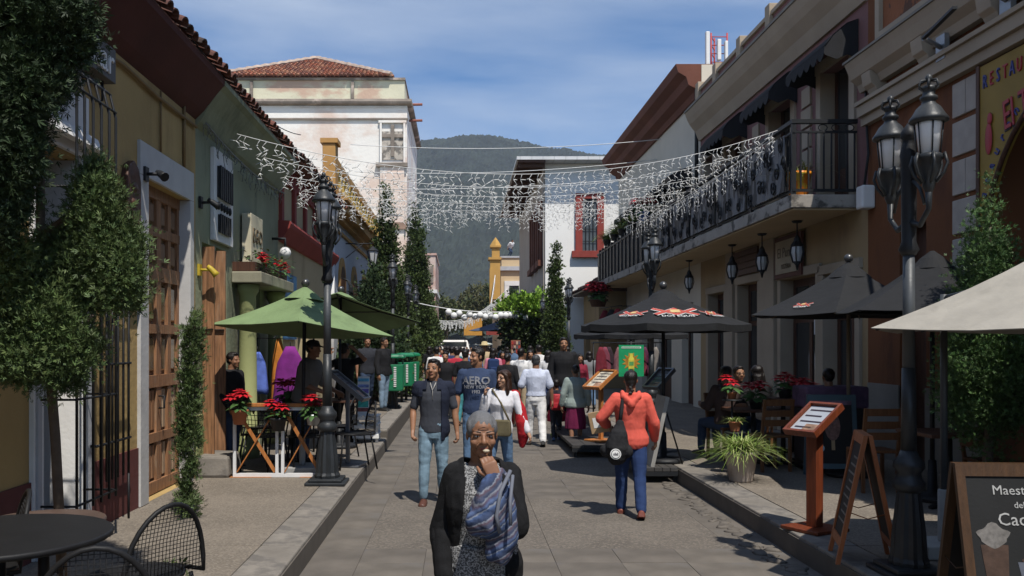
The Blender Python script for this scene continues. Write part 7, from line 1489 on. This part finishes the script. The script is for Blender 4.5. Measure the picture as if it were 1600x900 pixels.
# --- the young man in the dark polo
polo, navy, jeansl = fab('charcoal_polo', (.050, .054, .066)), fab('navy_knit', (.016, .020, .036)), jean('faded_jeans', (.185, .275, .345))
b = Body('young man in charcoal polo and faded jeans with a navy sweater over his shoulders', (-.31, 10.2, 0), R(-3), 1.64, False, .98, 'tan', .0075, head=(-14, -3, 0), legs=((3, 3, 3), (-5, 8, 2)), hands=(1.15, .9), arms=(((-.22, .08, -1), (.02, -.42, -1)), ((.24, .02, -1), (.12, -.12, -1))))
b.skin_(); b.face(); b.hair(HAIRB, 'short'); b.top(polo, 'polo_shirt', .49, .848, .40, .012); b.trousers(jeansl, r=(.056, .040, .030)); b.shoes(leather)
b.top(navy, 'draped_sweater', .44, .86, .12, .020, .034, .01, .008, lambda p: (p.y < .01 and abs(p.x + .01) < .105 + (p.z > 1.30) * -.045) or (p.x < -.10 and p.z < 1.22 and p.y < .05), .01, arms=(0, 1))
MB().tube([b.T((-.03, -.062 * 1.64, .838 * 1.64)), b.T((0, -.082 * 1.64, .785 * 1.64)), b.T((0, -.081 * 1.64, .72 * 1.64))], .004, 5).tube([b.T((.035, -.06 * 1.64, .838 * 1.64)), b.T((0, -.082 * 1.64, .785 * 1.64))], .005, 5).build('zip_placket', M('pale_zip', (.45, .43, .40), .5), b.o)
# --- the man in the lettered tee
tee, jeansb = fab('navy_tee', (.036, .055, .110)), jean('blue_jeans', (.10, .17, .28)); hh = 1.76
b = Body('man in navy tee lettered AERO NEW YORK with his head turned aside', (.215, 12.0, 0), R(-6), hh, False, 1.06, 'tan', .008, head=(-52, -2, 0), legs=((4, 4, 3), (-6, 8, 2)), hands=(.7, .7), arms=(((-.22, .06, -1), (-.04, -.18, -1)), ((.2, .05, -1), (.05, -.2, -1))))
b.skin_(); b.face(); b.hair(HAIRB, 'short'); b.top(tee, 'tee_shirt', .50, .846, .40, .016, sre=.034); b.trousers(jeansb); b.shoes(blacksh)
for s_, sz, zz in (('AERO', .145, .755), ('NEW YORK', .062, .708), ('1982', .06, .672)):
    t_ = text(s_, sz, M('shirt_print', (.55, .56, .60), .8), b.o, (0, 0, 0), ext=.001, bold=.0035 if s_ == 'AERO' else .0012, bend=lambda c, z=zz: V3((c.x, -.098 * hh * math.sqrt(max(.05, 1 - (c.x / (.112 * hh)) ** 2)) * .90 - .016, c.y + z * hh)))
# --- the woman with long hair and red wrap
b = Body('woman with long dark hair in a white top with a red wrap over one arm', (.475, 11.0, 0), R(-16), 1.515, True, 1.0, 'light', .0075, side=6, head=(-30, -2, 0), legs=walk, hands=(.9, .6), arms=(((-.30, -.30, -1), (.12, -.35, 1)), ((.45, -.02, -1), (.62, -.18, -1))))
white_knit, redk = fab('white_knit', (.66, .65, .68)), fab('red_wrap', (.36, .016, .022))
b.skin_(); b.face(); b.hair(HAIRD, 'long'); b.top(white_knit, 'long_sleeved_top', .48, .835, .95, .012, .032); b.trousers(jeansb); b.shoes(blacksh)
for q in (-1, 1): MB().tube([b.HP_(q * .135 + .075 * math.cos(a), -.40, .01 + .06 * math.sin(a)) for a in [i * math.pi / 6 for i in range(13)]], .012 * b.u, 4).tube([b.HP_(q * .21, -.395, .03), b.HP_(q * .32, -.02, .04)], .01 * b.u, 4).build('glasses_rim', blacksh, b.o)
mb = MB(); sh_, el_, wr_, _ = b.arm[1]; limb(mb, [sh_ + V3((-.02, .02, .015)), sh_.lerp(el_, .6) + V3((.02, .02, -.02)), el_ + V3((.01, .0, -.08)), el_ + V3((.03, .0, -.22)), el_ + V3((.01, .02, -.36))], [.05, .062, .075, .07, .04]); limb(mb, [sh_ + V3((0, .05, 0)), b.T((.05, .09, 1.05)), b.T((.08, .08, .86))], [.06, .08, .07]); blob('red_wrap', mb, .0075, redk, b.o, 4, .012, 13)
hbg = thing('shoulder_bag', 'olive shoulder bag at the hip of the woman with the red wrap', 'bag', (.475, 11.0, 0), R(-16)); OFF[hbg.name] = Vector(); MB().loft([[(x * q + .05, y * q * .8 - .15, z) for x, y in ((-.13, -.05), (.13, -.05), (.13, .05), (-.13, .05))] for z, q in ((.70, .9), (.74, 1), (.88, .95), (.90, .8))], smooth=False).build('body', M('olive_canvas', (.12, .10, .055), .85, .2, 10, .2), hbg, bevel=.02); MB().tube([(.16, -.15, .88), (.05, -.13, 1.1), (-.08, -.05, 1.26), (-.07, .03, 1.27)], .012, 6).build('strap', M('olive_canvas'), hbg)
# --- the man in white seen from behind
b = Body('man in pale blue shirt and white trousers walking away', (1.34, 16.0, 0), R(176), 1.62, False, 1.08, 'brown', .009, legs=((-10, 16, 4), (10, 4, 4)), arms=(((-.32, .05, -1), (-.10, -.12, -1)), ((.34, .10, -1), (.20, -.1, -1))))
b.skin_(); b.hair(M('greying_hair', (.05, .05, .052), .5, .4, 40, .5, 90, .004), 'short'); b.top(fab('pale_blue_shirt', (.52, .56, .68)), 'shirt', .55, .85, .42, .018, sre=.038, wr=.009); b.trousers(fab('white_trousers', (.68, .67, .66)), r=(.060, .046, .038), end=.97); b.belt(blacksh); b.shoes(blacksh)
# --- the woman in the sage cardigan
b = Body('short woman in sage green cardigan and dark magenta skirt walking away', (2.02, 15.8, 0), R(184), 1.44, True, 1.15, 'brown', .009, legs=((4, 4, 2), (-8, 10, 2)), arms=dn(.3, -.2))
b.skin_(); b.hair(HAIRB, 'bun'); b.top(fab('sage_knit', (.25, .30, .28)), 'cardigan', .48, .85, .92, .02, .035, .012, .008); b.skirt(fab('magenta_skirt', (.13, .012, .05)), .57, .22, .082, .112); b.shoes(blacksh)
# --- the woman in the coral hoodie
coral, navyt = fab('coral_fleece', (.62, .105, .075), .06), fab('navy_trousers', (.022, .042, .115)); hh = 1.545
b = Body('woman in coral hooded jacket and navy trousers walking away with a black sack bag', (1.8, 9.5, 0), R(172), hh, True, 1.08, 'tan', .0075, lean=-3, legs=((-14, 10, 2), (12, 4, 2)), hands=(.6, 1.0), arms=(((-.34, .0, -1), (-.12, -.55, -1)), ((.62, .12, -.8), (-.30, -.75, -.42))))
b.skin_(); b.hair(HAIRB, 'braid'); b.top(coral, 'hooded_jacket', .47, .848, .95, .020, .036, .006, .009, sre=.031); b.trousers(navyt, r=(.058, .043, .036), end=.97); b.shoes(M('rust_shoe', (.16, .045, .03), .5))
mb = MB(); limb(mb, [b.T((-.085, .02, .85 * hh)), b.T((-.075, .075, .825 * hh)), b.T((0, .12, .775 * hh)), b.T((.075, .075, .825 * hh)), b.T((.085, .02, .85 * hh))], [.022, .035, .048, .035, .022]); limb(mb, [b.T((-.05, .09, .80 * hh)), b.T((0, .10, .73 * hh)), b.T((.05, .09, .80 * hh))], [.035, .03, .035]); blob('hood', mb, .0075, coral, b.o, 4, .008, 14)
bag = thing('sack_bag', 'black slouchy sack bag with a round white badge hung from the coral jacket woman\'s shoulder', 'bag', (1.8, 9.5, 0), R(172)); OFF[bag.name] = Vector(); bc = fab('black_canvas_bag', (.020, .020, .022), .2)
mb = MB(); limb(mb, [(.12, .16, .98), (.135, .19, .86), (.15, .19, .74), (.15, .18, .66)], [.04, .095, .125, .11]); limb(mb, [(.05, .19, .70), (.25, .17, .70)], [.07, .075]); blob('body', mb, .008, bc, bag, 4, .012, 14); MB().tube([(.12, .16, .98), (.10, .15, 1.12), (.085, .105, 1.24), (.09, .02, 1.325), (.10, -.10, 1.24), (.13, -.02, 1.0)], .02, 8).build('strap', bc, bag)
for rr, mt_, e in ((.055, M('white_print'), .0), (.046, M('letter_dark'), .004), (.040, M('white_print'), .008)): MB().lathe([(rr, 0), (rr, .003)], n=24).build('badge', mt_, bag).matrix_local = Matrix.Translation((.165, .312 + e, .685)) @ Matrix.Rotation(R(-84), 4, 'X')
for k in range(4): MB().box(.14 + k * .013, .148 + k * .013, .3255, .328, .672, .70 - .008 * (k % 2)).build('badge_mark', M('letter_dark'), bag)
bx_ = thing('cardboard_box', 'small cardboard box carried at the coral jacket woman\'s left side', 'box', (1.63, 9.30, .80), R(-15)); OFF[bx_.name] = Vector(); MB().box(-.10, .10, -.08, .08, 0, .23).build('carton', M('cardboard', (.36, .24, .13), .85, .1, 6, .1), bx_, bevel=.004); MB().box(-.06, .03, -.083, -.0805, .06, .17).build('label', M('white_print'), bx_); bx_.location = (1.535, 9.72, .86); bx_.rotation_euler = (0, R(-12), R(-20))
# --- man in black jacket on the deck, waiter, man with cap, man in the doorway, men by the lamp
blackt = fab('black_tee', (.014, .014, .015), .2); dkj = fab('black_jacket', (.016, .016, .018), .2); dkjean = jean('dark_jeans', (.035, .055, .10)); greysh = fab('grey_shirt', (.17, .16, .15))
b = Body('man in black jacket and dark jeans standing on the far kerb deck facing the viewer', (1.95, 17.0, .2), 0, 1.73, False, 1.05, 'tan', .010, legs=stand, arms=dn(.2)); b.skin_(); b.face(); b.hair(HAIRB, 'short'); b.top(dkj, 'jacket', .47, .85, .95, .022, .036); b.trousers(dkjean); b.shoes(blacksh)
b = Body('waiter in black tee and trousers stretching both arms up behind his head', (-1.93, 14.85, HP), R(150), 1.62, False, 1.02, 'tan', .009, legs=((4, 4, 4), (-4, 4, 4)), hands=(1.0, 1.0), arms=(((-.95, .12, .20), (.62, .25, .62)), ((.75, -.40, -.18), (.25, -.45, .75)))); b.skin_(); b.hair(HAIRB, 'short'); b.top(blackt, 'tee_shirt', .50, .846, .38, .016, sre=.035); b.trousers(fab('black_trousers', (.013, .013, .014))); b.shoes(blacksh); b.belt(leather)
b = Body('man in grey shirt and dark cap leaning forward beyond the poinsettia fence', (-2.12, 12.05, HP), R(72), 1.68, False, 1.15, 'brown', .009, lean=14, legs=stand, arms=(((-.2, -.5, -1), (.2, -1, -.1)), ((.2, -.5, -1), (-.1, -1, -.2)))); b.skin_(); b.hair(HAIRB, 'short'); b.top(greysh, 'shirt', .50, .848, .45, .022, sre=.036); b.trousers(dkjean); b.shoes(blacksh)
mb = MB(); t = MB().ball((0, 0, 0), (.385 * b.u, .46 * b.u, .30 * b.u), 14, 8); mb.add([b.HP_(0, .08, .27) + b.HM @ V3(p) for p in t.v], t.f); mb.loft([[b.HP_(x, y, z) for x, y, z in q] for q in ([(-.25, -.25, .2), (-.2, -.6, .14), (0, -.72, .13), (.2, -.6, .14), (.25, -.25, .2)], [(-.25, -.25, .26), (-.2, -.6, .19), (0, -.72, .18), (.2, -.6, .19), (.25, -.25, .26)])], False); blob('cap', mb, .008, blackt, b.o, 2)
b = Body('dark clad man standing in the open cafe doorway at the left', (-3.02, 11.85, HP), R(70), 1.5, False, 1.1, 'brown', .010, legs=stand, arms=dn(.2, -.8)); b.skin_(); b.hair(HAIRB, 'short'); b.top(dkj, 'jacket', .47, .85, .9, .018, .035); b.trousers(dkjean); b.shoes(blacksh)
b = Body('man in black leather jacket and faded jeans beside the lamp and litter bin', (-1.72, 20.0, HP + .13), R(60), 1.62, False, 1.05, 'tan', .011, legs=stand, arms=dn(.2)); b.skin_(); b.hair(HAIRB, 'short'); b.top(dkj, 'jacket', .47, .85, .95, .022, .036); b.trousers(jean('pale_jeans', (.17, .24, .32))); b.shoes(blacksh)
b = Body('man in dark tee and trousers walking behind the waiter toward the lamp', (-2.15, 20.6, HP + .13), R(20), 1.66, False, 1.0, 'brown', .011, legs=walk, arms=dn(.2)); b.skin_(); b.hair(HAIRB, 'short'); b.top(fab('slate_tee', (.03, .032, .04)), 'tee_shirt', .49, .85, .42, .02); b.trousers(dkjean); b.shoes(blacksh)
# --- children beside the man in white
b = Body('small child in black with a red backpack beside the man in white', (1.80, 16.9, 0), R(180), 1.12, False, 1.05, 'tan', .009, legs=walk, hscale=1.25, arms=dn(.25)); b.skin_(); b.hair(HAIRB, 'short'); b.top(fab('dark_hoodie', (.03, .03, .04)), 'jacket', .48, .85, .9, .016, .04); b.trousers(fab('slate_trousers', (.04, .042, .05))); b.shoes(M('blue_shoe', (.10, .16, .30), .5))
bp2 = thing('backpack', 'small red backpack on the child beside the man in white', 'backpack', (1.80, 16.9, 0), R(180)); OFF[bp2.name] = Vector(); MB().loft([[(x * q, .16 + y * q, z) for x, y in ((-.13, -.06), (.13, -.06), (.13, .07), (-.13, .07))] for z, q in ((.58, .85), (.62, 1), (.80, 1), (.88, .7))], smooth=False).build('body', M('red_nylon', (.40, .02, .03), .6, .15, 10, .15), bp2, bevel=.02); MB().box(-.08, .08, .232, .25, .62, .72).build('pocket', M('red_nylon'), bp2, bevel=.01)
for x in (-.08, .08): MB().tube([(x, .1, .86), (x, .02, .93), (x, -.10, .86), (x, -.09, .72)], .012, 6).build('strap', M('red_nylon'), bp2)
b = Body('little girl in a red skirt and pink top beside the sage cardigan woman', (1.88, 17.6, 0), R(180), 1.1, True, 1.05, 'tan', .010, legs=walk2, hscale=1.25, arms=dn(.25)); b.skin_(); b.hair(HAIRB, 'back'); b.top(fab('pink_top', (.55, .14, .20)), 'top', .5, .85, .9, .014, .036); b.skirt(fab('red_skirt', (.42, .015, .05)), .60, .28, .10, .16); b.shoes(M('lime_shoe', (.35, .45, .05), .5))
# --- diners in the shade of the restaurant
sit = ((88, 88, 5), (86, 86, 5)); tb = ((-.2, -.45, -1), (.25, -1, .1)), ((.2, -.45, -1), (-.25, -1, .1))
for lb, x, y, rz, fem, hair, top_, sk in (('seated woman with dark hair and dark jacket at the restaurant table', 4.35, 13.15, 170, True, 'back', dkj, 'tan'), ('seated man with dark glasses at the restaurant table', 3.95, 12.75, 10, False, 'short', dkj, 'tan'), ('seated diner in pink top with back turned at the front restaurant table', 4.7, 11.45, 172, True, 'bun', fab('pink_knit', (.30, .085, .11)), 'tan'), ('seated diner in a dark shirt behind the leaning board', 3.7, 12.5, 200, False, 'short', fab('brown_shirt', (.06, .04, .035)), 'brown')):
    b = Body(lb, (x, y, HP), R(rz), 1.62, fem, 1.05, sk, .011, legs=sit, seat=.44, arms=tb); b.skin_(); b.face(); b.hair(HAIRB, hair); b.top(top_, 'shirt', .5, .85, .8, .018, .035); b.trousers(dkjean); b.shoes(blacksh)
    if 'glasses' in lb: MB().box(*[b.HP_(-.22, -.42, .03)[k // 2] if k % 2 == 0 else b.HP_(.22, -.38, -.04 + .09 * (k > 3))[k // 2] for k in range(6)]).build('glasses', blacksh, b.o)
# --- the crowd down the street: a few builds, each copy with its own clothes
CR = []
def proto(fem, hair, skirt=False, legs=walk, sleeve=.42, skin='tan', bulk=1.05, shorts=False):
    b = Body('x', (0, 0, 0), 0, 1.65, fem, bulk, skin, .014, legs=legs, arms=dn(.2)); b.skin_(); b.hair(HAIRB, hair); b.top(CT, 'shirt', .49, .85, sleeve, .016, .034)
    if skirt: b.skirt(CB, .6, .25, .10, .13)
    elif shorts: b.trousers(CB, r=(.06, .05, .05), end=.05, name='shorts')
    else: b.trousers(CB, r=(.058, .044, .036))
    b.shoes(blacksh); return b.o
CT, CB = fab('crowd_top', (.5, .5, .5)), fab('crowd_bottom', (.1, .1, .1))
pr_ = [proto(False, 'short'), proto(False, 'short', legs=walk2, sleeve=.92), proto(True, 'back', legs=walk2), proto(True, 'bun', True, sleeve=.9, bulk=1.15), proto(False, 'short', shorts=True, skin='light'), proto(True, 'back', sleeve=.92, legs=walk)]
PAL = {'white': (.66, .65, .64), 'red': (.40, .03, .05), 'black': (.015, .015, .017), 'navy': (.03, .045, .11), 'blue': (.10, .17, .36), 'khaki': (.33, .26, .17), 'pink': (.55, .20, .26), 'tan': (.42, .32, .20), 'teal': (.05, .20, .22), 'grey': (.20, .20, .21), 'jeans': (.10, .16, .26), 'maroon': (.20, .02, .04), 'pale blue': (.38, .46, .60), 'orange': (.60, .20, .05), 'brown': (.12, .06, .03), 'lilac': (.40, .30, .45)}
used = set()
def crowd(px, Y, top_, k, back, t, bo, label, z0=0):
    o = pr_[k]; H = min(1.84, max(1.42, CAMZ - (top_ - 537) * Y / F - z0)); sub = {CT.name: fab('top_' + t.replace(' ', '_'), PAL[t]), CB.name: fab('bottom_' + bo.replace(' ', '_'), PAL[bo])}
    q = copy_tree(o, None, ((px - 720) * Y / F, Y, z0), R((180 if back else 0) + random.uniform(-22, 22)), label, 'people walking down the street', sub); q.scale = (H / 1.65,) * 3; used.add(k); return q
crowd(682, 24, 541, 0, True, 'white', 'jeans', 'man in white shirt from behind, leftmost of the walkers past the bins')
crowd(696, 21.5, 549, 0, False, 'black', 'grey', 'man in black tee coming forward left of the red shirted man')
crowd(706, 27, 541, 1, True, 'navy', 'jeans', 'man in navy jacket walking away just left of the red shirted man')
crowd(714, 22, 542, 4, True, 'red', 'black', 'man in red tee and black shorts walking away')
crowd(727, 20, 545, 0, True, 'black', 'teal', 'person in black top and teal trousers walking away behind the lettered tee man')
crowd(757, 31, 535, 0, False, 'tan', 'khaki', 'person in tan shirt and straw hat amid the far crowd')
crowd(771, 24, 543, 2, True, 'pink', 'white', 'woman in pink top with a dark backpack walking away')
crowd(793, 19.5, 551, 3, True, 'black', 'black', 'woman all in black walking away beside the khaki trousered man')
crowd(814, 20, 543, 1, True, 'white', 'khaki', 'man in white shirt and khaki trousers walking away')
crowd(829, 23, 546, 5, False, 'grey', 'jeans', 'dark haired woman in grey coming forward behind the man in white')
crowd(842, 25, 538, 1, True, 'white', 'black', 'person in white long sleeves walking away near the slim cypress')
crowd(857, 22, 546, 5, True, 'white', 'navy', 'woman in white with navy trousers near the slim cypress')
crowd(742, 28, 543, 2, True, 'blue', 'jeans', 'woman in blue top walking away behind the lettered tee man')
crowd(785, 27, 548, 2, False, 'maroon', 'black', 'woman in maroon top coming forward by the postcard rack')
crowd(700, 33, 540, 5, True, 'pale blue', 'white', 'woman in pale blue sleeves far down the left side')
cs = [(690, 36, 'red', 'jeans', 'red top'), (718, 38, 'white', 'khaki', 'white top and khaki trousers'), (731, 35, 'white', 'jeans', 'white top and blue jeans'), (744, 40, 'pale blue', 'black', 'pale blue top and black trousers'), (764, 37, 'white', 'navy', 'white top and navy trousers'), (777, 42, 'teal', 'black', 'teal top'), (790, 39, 'white', 'teal', 'white top and teal trousers'), (806, 36, 'pink', 'white', 'rosy pink top and pale trousers'), (820, 41, 'lilac', 'jeans', 'lilac top'), (833, 37, 'red', 'black', 'red top and black trousers'), (708, 47, 'blue', 'grey', 'blue top and grey trousers'), (724, 50, 'maroon', 'jeans', 'maroon top'), (737, 46, 'white', 'black', 'white top and black trousers'), (751, 52, 'pale blue', 'navy', 'pale blue top'), (768, 48, 'black', 'khaki', 'black top and khaki trousers'), (782, 55, 'white', 'jeans', 'white top and jeans'), (798, 50, 'pink', 'white', 'pink top and white trousers'), (713, 60, 'tan', 'brown', 'tan top'), (729, 63, 'red', 'grey', 'red top and grey trousers'), (747, 66, 'white', 'grey', 'white top and grey trousers'), (761, 62, 'navy', 'jeans', 'navy top and jeans'), (775, 68, 'grey', 'black', 'grey top')]
for i, (px, Y, t, bo, d) in enumerate(cs): crowd(px + random.uniform(-2, 2), Y, 541 + random.uniform(-2, 5), (0, 2, 1, 5, 3, 4)[i % 6], i % 3 != 0, t, bo, 'far walker in %s, %s' % (d, 'coming forward' if i % 3 == 0 else 'walking away'))
tops, bots, done = list(PAL), ['jeans', 'black', 'khaki', 'navy', 'grey', 'brown'], set()
for i in range(34):
    t, bo = tops[(i * 5 + 1) % len(tops)], bots[(i * 7 + i // 6) % 6]; Y = random.uniform(25, 62); px = random.uniform(684, 838)
    if (t, bo) in done: continue
    done.add((t, bo)); fl = i % 4 == 0
    crowd(px, Y, 541 + random.uniform(-2, 6), (0, 1, 2, 5, 3, 4)[(i * 3 + i // 5) % 6], not fl, t, bo, 'small far figure in %s top and %s trousers %s in the packed crowd' % (t, bo, 'coming forward' if fl else 'walking off'))
q = crowd(671, 27, 548, 2, True, 'black', 'grey', 'woman in black on the left pavement by the shrubs', HP + .13); crowd(886, 21.5, 541, 0, True, 'navy', 'jeans', 'man in navy tee under the far black parasol', HP); crowd(905, 19, 552, 5, False, 'maroon', 'black', 'shopper in maroon beside the hanging blouses', HP); crowd(921, 22.5, 548, 2, True, 'grey', 'jeans', 'shopper in grey farther inside by the clothes rail', HP)
for o in pr_: 
    for c in list(o.children): bpy.data.objects.remove(c)
    bpy.data.objects.remove(o)
ht = thing('straw_hat', 'straw hat on the tan shirted walker in the far crowd', 'hat', (.82, 31, 1.78)); MB().lathe([(.2, 1.76), (.21, 1.775), (.11, 1.79), (.105, 1.87), (.06, 1.90), (.01, 1.905)], (.82, 31, 0), 16).build('straw', M('straw', (.50, .40, .22), .85, .15, 20, .2), ht)
bk2 = thing('backpack', 'dark backpack worn by the pink topped woman', 'backpack', (.874, 23.82, 0)); MB().box(.72, 1.02, 23.76, 23.9, 1.0, 1.42).build('body', navyt, bk2, bevel=.05); MB().box(.78, .96, 23.72, 23.759, 1.03, 1.2).build('pocket', navyt, bk2, bevel=.02)
b = Body('worker in white shirt crouching on the roof of the far yellow house', (4.2, 77.4, 9.35), R(40), 1.7, False, 1.1, 'tan', .02, lean=38, legs=((40, 80, 4), (30, 70, 4)), arms=dn(.2, -.6)); b.skin_(); b.hair(HAIRB, 'short'); b.top(fab('top_white', PAL['white']), 'shirt', .49, .85, .5, .03, .045); b.trousers(dkjean)
# ------------------------------------------------------------------ air
hz = bpy.data.materials.new('haze_air'); hz.use_nodes = True; t_ = hz.node_tree; t_.nodes.clear()
pv = N(t_, 'ShaderNodeVolumePrincipled'); pv.inputs['Color'].default_value = (.72, .82, 1, 1); pv.inputs['Density'].default_value = .0002; pv.inputs['Anisotropy'].default_value = .2
t_.links.new(pv.outputs[0], N(t_, 'ShaderNodeOutputMaterial').inputs['Volume'])
tag(MB().box(-1560, 1560, -80, 1960, -2, 420).build('haze', hz), kind='stuff')
